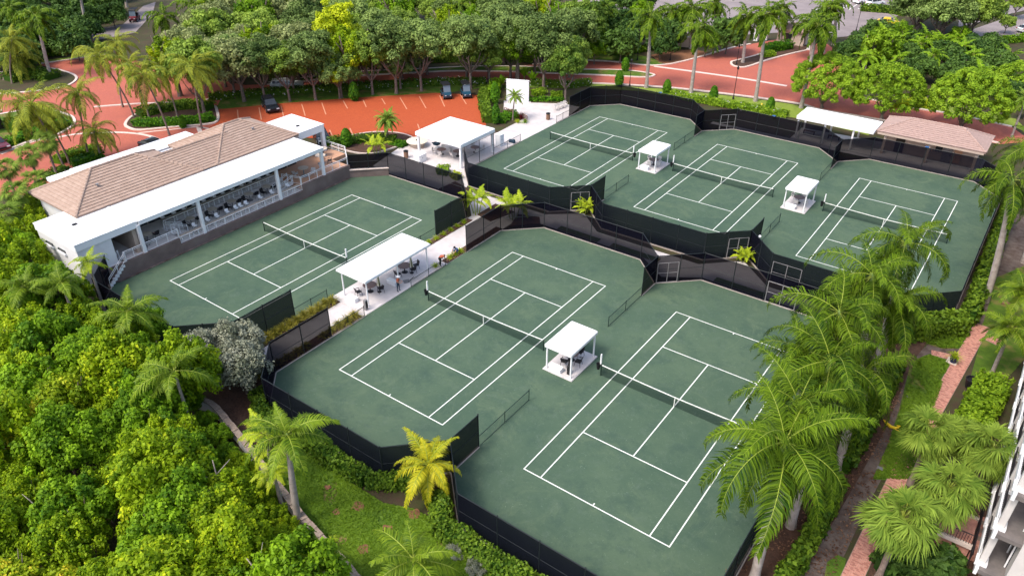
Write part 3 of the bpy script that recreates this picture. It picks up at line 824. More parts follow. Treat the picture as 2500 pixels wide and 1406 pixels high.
stairs((-68.6, 36.0), (-68.6, 34.3), 0.9, .95, 1.65, 4, club, M['floor'])
stairs((-68.4, 47.6), (-68.4, 49.8), 0.9, .95, 1.65, 4, club, M['floor'])
# low wall with cap carrying the end of court A's fence
MB().poly(ccw([(-66.74, 57.3), (-66.5, 57.25), (-63.1, 60.5), (-63.3, 60.75)]), -.1, .95).build('retaining_wall', M['brownwall'], club)
MB().poly(ccw([(-66.85, 57.35), (-66.4, 57.15), (-63.0, 60.5), (-63.4, 60.9)]), .95, 1.03).build('wall_cap', M['kerb'], club)

# ------------------------------------------------------------------ small building behind court G
rest = thing('service_building', 'tan service building with pink brown hip roof behind the far right court', 'building', (-10.4, 107.2, 0))
hip_roof(-16.75, -4.0, 103.95, 110.6, 3.0, 0.42, rest, M['tile2'], axis='x', faces='SEW')
MB().box(-15.8, -4.9, 106.2, 110.0, 0, 2.84).build('wall', M['tan'], rest)
for x in (-15.6, -10.3, -4.9):
    MB().box(x - .16, x + .16, 104.3, 104.62, 0, 2.84).build('column', M['tan'], rest)
MB().box(-16.6, -4.2, 103.96, 104.1, 2.62, 2.86).build('fascia', M['tan'], rest)
d_ = MB().box(-8.8, -7.7, 106.1, 106.2, 0, 2.1).build('door', M['grey'], rest)
MB().box(-7.9, -7.8, 106.02, 106.1, .95, 1.1).build('handle', M['black'], d_)
MB().box(-9.7, -8.9, 106.1, 106.2, 1.2, 2.2).build('window', M['glass'], rest)
MB().box(-7.5, -6.6, 106.05, 106.2, .2, 2.0).build('shutter', M['deck'], rest)
MB().box(-14.5, -13.4, 106.1, 106.2, 0, 2.1).build('door', M['dark'], rest)
sh = thing('shade_shelter', 'long white flat canopy on white posts beside the tiled service building', 'shelter', (-21.6, 105.3, 0))
MB().rbox(-27.0, -16.9, 103.05, 107.6, 2.72, 3.05, .05).build('flat_roof', M['roofw'], sh)
MB().box(-27.0, -16.9, 107.45, 107.62, 3.05, 3.13).box(-27.02, -26.85, 103.1, 107.45, 3.05, 3.13).build('parapet', M['white'], sh)
for x in (-26.7, -23.1, -19.4):
    for y in (103.4, 107.1):
        MB().rbox(x - .11, x + .11, y - .11, y + .11, -.02, 2.72, .02).build('post', M['white'], sh)
for i, x in enumerate((-25.6, -22.2)):
    b = thing('bench', ('brown slatted bench at the open end of the white canopy', 'brown slatted bench under the middle of the white canopy')[i], 'bench', (x, 105.8, 0), group='benches under the canopy')
    for k in range(3): MB().box(x - .8, x + .8, 105.6 + k * .15, 105.72 + k * .15, .42, .46).build('slat', M['brown'], b)
    for s in (-.7, .7): MB().box(x + s - .04, x + s + .04, 105.62, 106.0, 0, .42).build('leg', M['iron'], b)

# ------------------------------------------------------------------ apartment block at the right edge
apt = thing('apartment_building', 'white apartment block with balconies rising beside the brick path', 'building', (9, 54, 0))
MB().box(6.4, 20, 37.0, 90, -.1, 15.5).build('wall', M['creamw'], apt)
for fl in range(5):
    z = 2.6 + fl * 2.95
    if fl < 4 or True:
        MB().box(5.15, 6.4, 37.0, 90, z - .28, z).build('balcony_slab', M['balcony'], apt)
        MB().box(4.98, 5.15, 36.9, 90, z - .34, z + .16).build('cornice', M['white'], apt)
    mbp = None
    y = 37.4
    while y < 78:
        MB().rbox(5.05, 5.4, y, y + .4, z + .02, z + 2.6, .03).build('pier', M['creamw'], apt)
        MB().add([(5.02, y + .4, z + .16), (5.12, y + .4, z + .16), (5.12, y + .4, z + .5), (5.02, y + .4, z + .5), (5.02, y + 1.5, z + .16), (5.12, y + 1.5, z + .16)], [(0, 1, 2, 3), (0, 3, 4), (1, 5, 2), (3, 2, 5, 4), (0, 4, 5, 1)]).build('haunch', M['white'], apt)
        MB().box(4.9, 5.5, y - .08, y + .58, z - .05, z + .22).build('corbel', M['white'], apt)
        w = MB().box(6.3, 6.42, y + .62, y + 3.1, z + .02, z + 2.5).build('window', M['glass'], apt)
        MB().box(6.26, 6.34, y + 1.76, y + 1.84, z + .05, z + 2.35).box(6.26, 6.34, y + .56, y + .62, z + .05, z + 2.5).box(6.26, 6.34, y + 3.1, y + 3.16, z + .05, z + 2.5).build('frame', M['white'], w)
        rl = MB().box(5.06, 5.12, y + .5, y + 3.2, z + .92, z + .98).build('railing', M['iron'], apt)
        mb = MB()
        for k in range(1, 14): mb.box(5.08, 5.1, y + .5 + k * .193, y + .52 + k * .193, z + .16, z + .92)
        mb.build('balusters', M['iron'], rl)['kind'] = 'stuff'
        y += 3.2
    
MB().box(5.6, 6.4, 37.0, 90, -.1, 2.3).build('ground_storey', M['tan'], apt)
# brick entrance stair with iron railing
st = thing('entrance_stair', 'brick entrance stair with black iron railings at the apartment wall', 'stair', (4.3, 42, 0))
MB().box(3.0, 4.75, 40.0, 42.3, -.05, 1.25).build('landing', M['brickp'], st)
MB().box(2.95, 4.8, 42.3, 42.5, 1.1, 1.4).box(2.95, 4.8, 39.8, 40.0, 1.1, 1.4).build('coping', M['kerb'], st)
for i in range(7):
    MB().box(4.85, 5.58, 40.2 + i * .55, 40.2 + (i + 1) * .55, -.05, 1.2 - i * .16).build('step', M['joint' if i % 2 else 'brickp'], st)
for a, b in (((3.0, 42.4), (4.7, 42.4)), ((3.0, 39.9), (4.7, 39.9)), ((4.8, 38.4), (4.8, 45.6))):
    p, q = Vector(a), Vector(b)
    n = int((q - p).length / .14)
    mb = MB()
    for i in range(n + 1):
        c = p.lerp(q, i / n); mb.box(c.x - .012, c.x + .012, c.y - .012, c.y + .012, 1.2, 2.15)
    rl = MB().tube((*p, 2.18), (*q, 2.18), .035, n=5).tube((*p, 1.35), (*q, 1.35), .025, n=5).build('railing', M['iron'], st)
    mb.build('balusters', M['iron'], rl)['kind'] = 'stuff'
# ------------------------------------------------------------------ court fences
def fence(label, pts, h=3.0, z=0.0, gates=(), fabric='screen', low=False, name='court_fence', cat='fence', group=None, bay=3.05, curb=True, skip=()):
    pts = [Vector(p) for p in pts]
    c = sum(pts, Vector((0, 0))) / len(pts)
    f = thing(name, label, cat, (c.x, c.y, z), group=group)
    steel = M['greenrail'] if low else M['rail']
    pr = .032 if low else .042
    last = None
    for si in range(len(pts) - 1):
        a, b = pts[si], pts[si + 1]
        L = (b - a).length
        n = max(1, int(round(L / bay)))
        d = (b - a).normalized(); nn = Vector((-d.y, d.x))
        for i in range(n + 1):
            if i == 0 and si > 0: continue
            p = a.lerp(b, i / n)
            MB().tube((p.x, p.y, z), (p.x, p.y, z + h + .07), pr, n=6).lathe([(pr * 1.3, h + .05), (pr * 1.3, h + .09), (0.01, h + .13)], 6, (p.x, p.y, z)).build('post', steel, f)
        rl = MB().tube((a.x, a.y, z + h), (b.x, b.y, z + h), .03 if low else .034, n=5)
        if not low: rl.tube((a.x, a.y, z + h * .5), (b.x, b.y, z + h * .5), .022, n=5)
        rl.tube((a.x, a.y, z + .07), (b.x, b.y, z + .07), .022, n=5)
        rl.build('rail', steel, f)
        for i in range(n):
            if (si, i) in skip: continue
            p, q = a.lerp(b, i / n), a.lerp(b, (i + 1) / n)
            if (si, i) in gates:
                g = MB()
                e = .09
                u = (q - p).normalized()
                for t in ((.06, .06), (.5, .5), (.94, .94)):
                    r = p.lerp(q, t[0]); g.box(r.x - .035, r.x + .035, r.y - .035, r.y + .035, z + .05, z + 2.2)
                g.tube((*p.lerp(q, .06), z + 2.2), (*p.lerp(q, .94), z + 2.2), .035, n=5).tube((*p.lerp(q, .06), z + .08), (*p.lerp(q, .94), z + .08), .03, n=5).tube((*p.lerp(q, .06), z + 1.1), (*p.lerp(q, .94), z + 1.1), .025, n=5)
                g.build('gate', M['grey'], f)
            nu, nv = 4, 3
            vs = []
            z0, z1 = z + (.1 if not low else .08), z + h - .03
            for v in range(nv + 1):
                for uu in range(nu + 1):
                    s = p.lerp(q, uu / nu) + nn * (random.uniform(-.018, .018) if 0 < uu < nu else .0)
                    vs.append((s.x, s.y, z0 + (z1 - z0) * v / nv + (random.uniform(-.025, .01) if v == nv and 0 < uu < nu else 0)))
            fs = [(v * (nu + 1) + uu, v * (nu + 1) + uu + 1, (v + 1) * (nu + 1) + uu + 1, (v + 1) * (nu + 1) + uu) for v in range(nv) for uu in range(nu)]
            MB().add(vs, fs).build('windscreen' if fabric == 'screen' else 'mesh_panel', M[fabric], f)
    if curb:
        strip_mb(pts, .18, -.06, .06).build('footing', M['edging'], f)
    return f

# court A
fence('black windscreen fence end piece beside the clubhouse stairs', [(-67.9, 27.4), (-66.45, 26.45), (-65.3, 25.3)], 3.0)
fence('black fence along the near end of the clubhouse court behind the thicket', [(-65.3, 25.3), (-63.6, 23.75), (-51.3, 23.75), (-47.95, 27.0)])
fence('black fence panels at the near corner of the clubhouse court by the grass strip', [(-47.95, 27.0), (-47.95, 33.0)])
fence('low dark green fence from clubhouse court screen to the long pavilion', [(-47.95, 33.0), (-47.95, 36.8)], 1.05, fabric='chain', low=True, name='low_fence', bay=2)
fence('short black fence on the low brown wall beyond the clubhouse terrace', [(-66.6, 57.3), (-63.2, 60.6)], 1.9, z=1.03, curb=False)
fence('black fence across the far end of the clubhouse court below the square pavilion', [(-63.2, 60.6), (-51.5, 60.75), (-47.95, 57.2)])
fence('black fence panels at the far corner of the clubhouse court beside the small palms', [(-47.95, 57.2), (-47.95, 52.0)])
fence('low dark green fence hidden behind the far end of the long pavilion', [(-47.95, 52.0), (-47.95, 47.2)], 1.05, fabric='chain', low=True, name='low_fence', bay=2.4)
# courts C and D
fence('black fence panels at the near left corner of the centre court', [(-43.25, 33.0), (-43.25, 27.0)])
fence('low dark fence along the grass clumps by the long pavilion', [(-43.25, 33.0), (-43.25, 36.9)], 1.0, fabric='chain', low=True, name='low_fence', bay=2)
fence('black fence round the near left end of the centre court above the hedge', [(-43.25, 27.0), (-40.2, 23.85), (-28.1, 23.85), (-24.85, 27.1)])
fence('short black fence spur between the two front courts behind yellow palm', [(-24.85, 27.1), (-24.85, 30.1)])
fence('low dark fence on the near side between the two front courts', [(-24.85, 30.1), (-24.85, 36.3)], 1.0, fabric='chain', low=True, name='low_fence', curb=False)
fence('black fence along the near end of the front right court above the hedge', [(-24.85, 27.1), (-21.5, 23.85), (-9.3, 23.85), (-6.0, 27.2)])
fence('black fence down the right side of the front right court beside royal palms', [(-6.0, 27.2), (-6.0, 57.2), (-9.3, 60.5)])
fence('black fence panels at far left corner of centre court beyond the pavilion', [(-43.2, 51.3), (-43.2, 57.1)])
fence('black see-through fence across the far end of the centre court', [(-43.2, 57.1), (-39.8, 60.45), (-28.1, 60.5), (-24.85, 57.3)])
fence('short black fence spur on far side between the front courts', [(-24.85, 57.3), (-24.85, 54.6)])
fence('low dark fence on the far side between the two front courts', [(-24.85, 54.6), (-24.85, 48.4)], 1.0, fabric='chain', low=True, name='low_fence', curb=False)
fence('black fence with grey framed gates across far end of front right court', [(-24.85, 57.3), (-21.5, 60.5), (-9.3, 60.5)], gates=((0, 0), (1, 2)))
fence('low black edging fence beside the bending worker at the pavilion', [(-43.22, 43.0), (-43.22, 48.0)], .75, fabric='chain', low=True, name='low_fence', bay=2.5, curb=False)
# courts E F G
fence('unscreened wire fence with dark top band beside the square pavilion', [(-56.55, 67.4), (-56.55, 73.4)], fabric='chain')
fence('low wire fence along the white path past the square pavilion', [(-56.55, 73.4), (-56.55, 79.4)], 1.0, fabric='chain', low=True, name='low_fence')
fence('low wire fence at the far end of the white path by the brick bin', [(-56.55, 88.4), (-56.55, 91.8)], 1.0, fabric='chain', low=True, name='low_fence', bay=1.8)
fence('black fence at the far left corner of the back row courts', [(-56.55, 91.8), (-56.55, 97.8), (-53.2, 101.2)])
fence('black fence across far end of back left court below the road lawn', [(-53.2, 101.2), (-41.5, 101.35), (-38.2, 98.0)])
fence('short black fence spur between back left and back middle courts, far side', [(-38.2, 98.0), (-38.2, 95.4)])
fence('low wire fence between back left and back middle courts, far side', [(-38.2, 95.4), (-38.2, 89.0)], 1.0, fabric='chain', low=True, name='low_fence', curb=False)
fence('black fence with a grey gate across far end of back middle court', [(-38.2, 98.0), (-34.7, 101.35), (-22.8, 101.4), (-19.45, 98.05)], gates=((0, 1),))
fence('short black fence spur between back middle and back right courts, far side', [(-19.45, 98.05), (-19.45, 95.2)])
fence('low wire fence between back middle and back right courts, far side', [(-19.45, 95.2), (-19.45, 90.7)], 1.0, fabric='chain', low=True, name='low_fence', curb=False)
fence('black fence in front of the tan service building', [(-19.45, 98.05), (-16.3, 101.35), (-4.1, 101.6), (-.75, 98.2)], gates=((0, 1),))
fence('black fence down the right side of the back right court', [(-.75, 98.2), (-.75, 67.5), (-4.0, 64.2)])
fence('black fence along near end of back right court with double grey gate', [(-4.0, 64.2), (-16.3, 64.2), (-19.65, 67.5)], gates=((0, 3),))
fence('short black fence spur between back middle and back right courts, near side', [(-19.65, 67.5), (-19.65, 70.8)])
fence('low wire fence between back middle and back right courts, near side', [(-19.65, 70.8), (-19.65, 76.9)], 1.0, fabric='chain', low=True, name='low_fence', curb=False)
fence('black fence along the near end of back middle court with one gate', [(-19.65, 67.5), (-23.0, 64.2), (-34.7, 64.0), (-38.1, 67.2)], gates=((0, 0),))
fence('short black fence spur between back left and back middle courts, near side', [(-38.1, 67.2), (-38.1, 70.3)])
fence('low wire fence between back left and back middle courts, near side', [(-38.1, 70.3), (-38.1, 76.2)], 1.0, fabric='chain', low=True, name='low_fence', curb=False)
fence('black fence along near end of back left court with corner gate', [(-38.1, 67.2), (-41.5, 64.0), (-53.2, 64.0), (-56.55, 67.4)], gates=((0, 0),))

# ------------------------------------------------------------------ nets
NETL = dict(A='tennis net with white headband on the clubhouse court', C='tennis net with white headband on the centre front court', D='tennis net with white headband on the front right court partly under palms',
            E='tennis net with white headband on the back left court', F='tennis net with white headband on the back middle court', G='tennis net with white headband on the back right court')
for n, x, y, s in CRT:
    yn = y + LC / 2
    xa, xb = x - .914, x + WC + .914
    t = thing('tennis_net', NETL[n], 'net', (x + WC / 2, yn, 0), group='tennis nets')
    def hz(u): return .914 + .155 * (2 * abs(u - .5)) ** 1.5
    K = 16
    vs = []; vb = MB()
    for i in range(K + 1):
        u = i / K; xx = xa + (xb - xa) * u; yy = yn + .04 * math.sin(PI * u)
        vs += [(xx, yy, .03), (xx, yy + .02, hz(u) - .05)]
    MB().add(vs, [(2 * i, 2 * i + 2, 2 * i + 3, 2 * i + 1) for i in range(K)]).build('mesh_panel', M['netting'], t)
    for i in range(K):
        u0, u1 = i / K, (i + 1) / K
        xx0, xx1 = xa + (xb - xa) * u0, xa + (xb - xa) * u1
        y0, y1 = yn + .02 + .04 * math.sin(PI * u0), yn + .02 + .04 * math.sin(PI * u1)
        vb.add([(xx0, y0 - .03, hz(u0) - .06), (xx1, y1 - .03, hz(u1) - .06), (xx1, y1 - .03, hz(u1)), (xx0, y0 - .03, hz(u0)),
                (xx0, y0 + .03, hz(u0) - .06), (xx1, y1 + .03, hz(u1) - .06), (xx1, y1 + .03, hz(u1)), (xx0, y0 + .03, hz(u0))], [(0, 1, 2, 3), (3, 2, 6, 7), (7, 6, 5, 4), (0, 4, 5, 1)])
    vb.build('headband', M['line'], t)
    MB().box(x + WC / 2 - .03, x + WC / 2 + .03, yn + .02, yn + .09, 0, .91).build('centre_strap', M['line'], t)
    for xx in (xa, xb):
        MB().tube((xx, yn, 0), (xx, yn, 1.1), .05, n=8).lathe([(.06, 1.08), (.06, 1.12), (.02, 1.15)], 8, (xx, yn, 0)).build('post', M['greenrail'], t)
    # score tower and ball bin
    side = xb if n in 'AE' else xa
    dx = .18 if n in 'AE' else -.18
    lab = dict(A='the clubhouse court', C='the centre front court', D='the front right court', E='the back left court', F='the back middle court', G='the back right court')[n]
    s_ = thing('score_tower', 'white upright score card on the net post of ' + lab, 'score card', (side + dx * .3, yn, 1.1), group='score cards')
    MB().rbox(side + dx * .3 - .05, side + dx * .3 + .05, yn - .075, yn + .075, 1.15, 2.1, .02).build('card', M['white'], s_)
    for k in range(6): MB().box(side + dx * .3 - .062, side + dx * .3 + .062, yn - .06, yn + .06, 1.25 + k * .13, 1.33 + k * .13).build('number_tab', M['line'], s_)
    if n in 'CDEFG':
        b_ = thing('ball_bin', 'small black bin hung on the net post of ' + lab, 'bin', (side + dx * 1.6, yn, .45), group='bins on net posts')
        MB().lathe([(.12, .55), (.19, 1.08), (.2, 1.1), (.16, 1.08), (.12, .75)], 10, (side + dx * 1.4, yn, 0)).build('bin', M['black'], b_)
        MB().tube((side + dx * .2, yn, .9), (side + dx * .7, yn, .9), .02).build('bracket', M['black'], b_)

# ------------------------------------------------------------------ furniture
def dress(o, label, cat, group=None, loc=None, rz=None):
    tag(o, label, cat, group)
    if loc is not None: o.location = loc
    if rz is not None: o.rotation_euler = (0, 0, rz)
    return o

def make_armchair(m, leg):
    t = thing('chair', 'proto', 'chair')
    MB().rbox(-.24, .24, -.24, .24, .42, .48, .02).build('seat', m, t, world=False)
    MB().add([(-.24, .2, .5), (.24, .2, .5), (.25, .3, .88), (-.25, .3, .88), (-.24, .24, .5), (.24, .24, .5), (.25, .34, .88), (-.25, .34, .88)], [(0, 1, 2, 3), (7, 6, 5, 4), (3, 2, 6, 7), (0, 3, 7, 4), (1, 5, 6, 2), (0, 4, 5, 1)]).build('backrest', m, t, world=False)
    for sx in (-1, 1):
        MB().tube((sx * .26, -.2, .66), (sx * .27, .28, .7), .025, n=5).tube((sx * .26, -.2, .66), (sx * .25, -.22, .44), .02, n=5).build('armrest', m, t, world=False)
        for sy in (-1, 1):
            MB().tube((sx * .22, sy * .2, .44), (sx * .27, sy * .27, 0), .024, .016, n=5).build('leg', leg, t, world=False)
    return t

def make_stool():
    t = thing('bar_stool', 'proto', 'stool')
    MB().rbox(-.2, .2, -.2, .2, .68, .76, .03).build('seat', M['roofw'], t, world=False)
    MB().rbox(.15, .2, -.2, .2, .76, 1.02, .02).build('backrest', M['roofw'], t, world=False)
    for sx in (-1, 1):
        for sy in (-1, 1):
            MB().tube((sx * .16, sy * .16, .68), (sx * .2, sy * .2, 0), .018, n=4).build('leg', M['grey'], t, world=False)
    return t

def make_table(r, m, leg, h=.73):
    t = thing('round_table', 'proto', 'table')
    MB().lathe([(r - .03, h - .035), (r, h - .02), (r, h - .005), (r - .02, h)], 20).build('tabletop', m, t, world=False)
    MB().tube((0, 0, .05), (0, 0, h - .03), .05, n=8).build('pedestal', leg, t, world=False)
    MB().lathe([(.3, 0), (.3, .03), (.06, .06)], 12).build('base', leg, t, world=False)
    return t

def make_bench(l=1.15):
    t = thing('storage_bench', 'proto', 'bench')
    MB().rbox(-.27, .27, -l / 2, l / 2, .38, .46, .03).build('seat', M['roofw'], t, world=False)
    MB().rbox(-.23, .23, -l / 2 + .04, l / 2 - .04, 0.0, .38, .02).build('base', M['white'], t, world=False)
    return t

arm0 = make_armchair(M['iron'], M['iron']); pale0 = make_armchair(M['chairw'], M['chairw'])
tab0 = make_table(.62, M['wood'], M['iron']); stool0 = make_stool(); bench0 = make_bench()
tabs0 = make_table(.42, M['counter'], M['grey'])
protos = [arm0, pale0, tab0, stool0, bench0, tabs0]

def put(proto, label, cat, loc, rz=0, group=None, sc=None):
    c = copy_tree(proto)
    dress(c, label, cat, group, loc, rz)
    if sc: c.scale = (sc, sc, sc)
    return c

# terrace: five small tables each between two black chairs, two rows of white stools
ys = [37.2, 39.95, 42.4, 44.7, 47.15]
place = ['at the stair end of the terrace', 'second from the stair end of the terrace', 'at the middle of the terrace', 'second from the deck end of the terrace', 'at the deck end of the terrace']
for y, pl in zip(ys, place):
    put(tabs0, 'small beige round table ' + pl, 'table', (-69.35, y, .95), 0, 'small terrace tables', sc=1.15)
    put(arm0, 'black terrace chair left of the small table ' + pl, 'chair', (-69.05, y - .78, .95), PI / 2 + .2, 'black terrace chairs')
    put(arm0, 'black terrace chair right of the small table ' + pl, 'chair', (-69.35, y + .85, .95), -PI / 2 - .15, 'black terrace chairs')
for i, y in enumerate((36.6, 38.2, 39.3, 40.6, 41.75, 42.35, 43.1, 45.0, 46.6, 48.9)):
    put(stool0, 'white bar stool at the front counter of the terrace', 'stool', (-67.72, y, .95), PI + random.uniform(-.2, .2), 'white stools at the front counter')
for i in range(12):
    put(stool0, 'white bar stool at the upper counter of the terrace', 'stool', (-70.9, 35.1 + i * 1.23 + random.uniform(-.06, .06), 1.6), PI + random.uniform(-.2, .2), 'white stools at the upper counter')
put(tabs0, 'beige round table on the left end deck by the stairs', 'table', (-68.4, 31.8, 1.65), sc=1.25)
put(arm0, 'black chair before the beige table on the left end deck', 'chair', (-67.7, 31.1, 1.65), 2.2)
put(arm0, 'black chair behind the beige table on the left end deck', 'chair', (-68.5, 32.8, 1.65), -1.6)
put(tabs0, 'grey brown round table under the canopy on the right deck', 'table', (-68.3, 51.8, 1.65), sc=1.5)
put(tabs0, 'pale round table at the open corner of the right deck', 'table', (-69.6, 55.6, 1.65), sc=1.5)
put(tabs0, 'round table beside the porch column on the right deck', 'table', (-71.2, 57.4, 1.65), sc=1.4)
for i, (x, y, r) in enumerate(((-67.6, 52.6, .6), (-68.9, 51.0, 3.4), (-67.9, 54.2, 1.0), (-70.5, 56.5, 2.0), (-68.7, 56.2, -.8), (-71.9, 56.6, 3.0))):
    put(pale0 if i != 4 else arm0, ('pale chair in front of the grey table on the right deck', 'pale chair behind the grey table on the right deck', 'pale chair by the rail beside the canopy column', 'pale chair behind the table at the open deck corner', 'black chair at the open corner of the right deck', 'pale chair under the porch roof')[i], 'chair', (x, y, 1.65), r)

# ------------------------------------------------------------------ cabanas between the courts
def cabana(cx, cy, label, where, spread=1.0, lx=2.55, ly=4.05, roof_h=2.6, tilt=0):
    c = thing('cabana', label, 'shelter', (cx, cy, 0), group='white cabanas between the courts')
    MB().rbox(cx - 1.4, cx + 1.4, cy - 2.02, cy + 2.02, -.04, .09, .03).build('slab', M['path'], c)
    MB().rbox(cx - lx / 2, cx + lx / 2, cy - ly / 2, cy + ly / 2, roof_h - .28, roof_h, .07).build('roof', M['roofw'], c)
    for sx in (-1, 1):
        for sy in (-1, 1):
            MB().rbox(cx + sx * (lx / 2 - .14) - .06, cx + sx * (lx / 2 - .14) + .06, cy + sy * (ly / 2 - .25) - .06, cy + sy * (ly / 2 - .25) + .06, .09, roof_h - .28, .015).build('post', M['white'], c)
    MB().box(cx - lx / 2 + .14, cx + lx / 2 - .14, cy - .05, cy + .05, roof_h - .4, roof_h - .28).build('beam', M['white'], c)
    put(bench0, 'white box bench at the near end of ' + where, 'bench', (cx - .35, cy - 1.6, .09), PI / 2, 'white benches under cabanas')
    put(tab0, 'dark round table under ' + where, 'table', (cx - .1, cy + .3, .09), 0, 'cabana tables')
    for i, (dx, dy, r, w) in enumerate(((.75, .0, 1.4, 'right'), (-.75, .7, -1.3, 'left'), (.2, 1.15, .15, 'far'), (-.15, -.65, 3.0, 'near'))):
        put(arm0 if tilt == 0 else pale0, ('dark' if tilt == 0 else 'pale') + ' chair, %s side of the table under %s' % (w, where), 'chair', (cx + dx, cy + dy, .09), -r if w != 'far' else 0, 'cabana chairs')
cabana(-24.78, 42.1, 'white cabana with flat roof between the two front courts', 'cabana between the front courts')
cabana(-38.0, 82.55, 'white cabana between the back left and back middle courts', 'cabana left of the back middle court', tilt=1)
cabana(-19.4, 82.5, 'white cabana between the back middle and back right courts', 'cabana right of the back middle court', tilt=1)
cool = thing('water_cooler', 'black water cooler at the near corner of the front cabana slab', 'cooler', (-24.05, 40.75, .09))
MB().rbox(-24.2, -23.9, 40.6, 40.95, .09, .95, .03).build('body', M['black'], cool)
MB().lathe([(.12, .95), (.14, 1.0), (.14, 1.25), (.08, 1.3)], 10, (-24.05, 40.78, 0)).build('lid', M['iron'], cool)

# long pavilion between clubhouse court and centre court
pv = thing('long_pavilion', 'long white flat roofed pavilion on slim posts between clubhouse court and centre court', 'pavilion', (-45.6, 42.2, 0))
MB().rbox(-47.48, -43.75, 37.85, 46.55, 2.72, 3.0, .08).build('roof', M['roofw'], pv)
MB().box(-47.5, -47.44, 37.83, 46.57, 2.7, 2.9).box(-43.79, -43.73, 37.83, 46.57, 2.7, 2.9).build('valance', M['white'], pv)
for x in (-47.2, -44.05):
    for y in (38.2, 42.2, 46.25):
        MB().rbox(x - .055, x + .055, y - .055, y + .055, -.02, 2.72, .015).build('post', M['white'], pv)
for k in range(1, 5):
    y = 37.85 + k * 1.74
    MB().box(-47.4, -43.82, y - .025, y + .025, 3.0, 3.012).build('roof_seam', M['white'], pv)
tag(MB().rbox(-48.0, -43.3, 37.2, 48.3, -.06, .03, .02).build('pavilion_slab', M['path']), kind='structure')
put(bench0, 'white box bench at the near end of the long pavilion', 'bench', (-45.95, 38.05, .03), PI / 2)
put(bench0, 'white box bench in the middle of the long pavilion behind the standing worker', 'bench', (-45.0, 42.3, .03), PI / 2)
put(tab0, 'brown round table in the near half of the long pavilion', 'table', (-45.75, 40.1, .03), sc=1.05)
put(tab0, 'brown round table in the far half of the long pavilion', 'table', (-45.55, 44.6, .03), sc=1.05)
for x, y, r, l in ((-46.1, 38.95, 2.9, 'black chair nearest the camera at the near pavilion table'), (-44.85, 40.6, -2.0, 'black chair before a closed parasol at the near pavilion table'), (-46.5, 40.6, 1.6, 'black chair behind the near pavilion table'),
                   (-45.35, 43.45, 3.0, 'black chair on the near side of the far pavilion table'), (-44.75, 44.95, -1.9, 'black chair before a closed parasol at the far pavilion table'), (-45.1, 45.75, -.4, 'black chair at the far edge of the far pavilion table'), (-46.4, 45.0, 1.3, 'black chair behind the far pavilion table')):
    put(arm0, l, 'chair', (x, y, .03), r, 'chairs under the long pavilion')
for i, (x, y) in enumerate(((-45.0, 40.55), (-44.9, 44.9))):
    u = thing('closed_parasol', ('closed olive and cream parasol at the near pavilion table', 'closed olive and cream parasol at the far pavilion table')[i], 'parasol', (x, y, .03), group='closed parasols')
    MB().lathe([(.2, 0), (.2, .05), (.05, .09)], 10).tube((0, 0, .05), (0, 0, 2.0), .025).build('pole', M['iron'], u, world=False)
    for k in range(8):
        a0, a1 = 2 * PI * k / 8, 2 * PI * (k + 1) / 8
        am = (a0 + a1) / 2
        MB().add([(.05 * math.cos(a0), .05 * math.sin(a0), 1.85), (.05 * math.cos(a1), .05 * math.sin(a1), 1.85), (.2 * math.cos(a1), .2 * math.sin(a1), .8), (.26 * math.cos(am), .26 * math.sin(am), .75), (.2 * math.cos(a0), .2 * math.sin(a0), .8)], [(0, 4, 3, 2, 1)]).build('canopy_fold', M['umbg'] if k % 2 else M['cream'], u, world=False)
    MB().lathe([(.09, 1.8), (.14, 1.9), (.11, 2.05), (.02, 2.1)], 8).build('cap', M['rail'], u, world=False)
bd = thing('notice_board', 'grey cooler stand with dark panel at the near right pavilion post', 'stand', (-43.85, 37.75, 0))
MB().rbox(-44.0, -43.7, 37.55, 37.85, .03, 1.1, .02).build('body', M['grey'], bd)
MB().box(-43.72, -43.66, 37.6, 37.8, .3, .95).build('panel', M['black'], bd)
rug = thing('dark_tray', 'dark square tray lying on the paving by the standing worker', 'tray', (-44.2, 43.4, .03))
MB().poly(ccw([(-44.6, 43.3), (-44.1, 43.0), (-43.85, 43.5), (-44.3, 43.85)]), .03, .09).build('tray', M['grey'], rug)
MB().tube((-44.0, 43.4, .08), (-43.7, 43.9, .5), .03).build('handle', M['iron'], rug)

# square pavilion on the terrace
sp = thing('square_pavilion', 'square white flat roofed pavilion on the paved terrace beside the parking lot', 'pavilion', (-61, 71, 0))
MB().rbox(-64.8, -57.1, 67.4, 74.5, 2.75, 3.25, .07).build('roof', M['roofw'], sp)
for k in range(1, 4):
    MB().box(-64.7, -57.2, 67.4 + k * 1.78 - .03, 67.4 + k * 1.78 + .03, 3.25, 3.262).build('roof_seam', M['white'], sp)
for x in (-64.5, -57.4):
    for y in (67.7, 74.2):
        MB().rbox(x - .14, x + .14, y - .14, y + .14, -.02, 2.75, .02).build('post', M['white'], sp)
for i, (x, y) in enumerate(((-62.3, 69.6), (-60.2, 70.4), (-59.2, 72.8))):
    put(tab0, ('dark table at the near left under the square pavilion', 'dark table in the middle under the square pavilion', 'dark table at the far right under the square pavilion')[i], 'table', (x, y, -.02), 0, 'tables under the square pavilion')
    for k in range(4):
        a = k * PI / 2 + .5 + i
        put(pale0, 'pale resin chair under the square pavilion', 'chair', (x + .95 * math.cos(a), y + .95 * math.sin(a), -.02), a - PI / 2, 'pale chairs under the square pavilion')
wb = thing('wheelbarrow', 'dark blue cart on pale legs under the left edge of the square pavilion', 'cart', (-64.3, 70.9, 0))
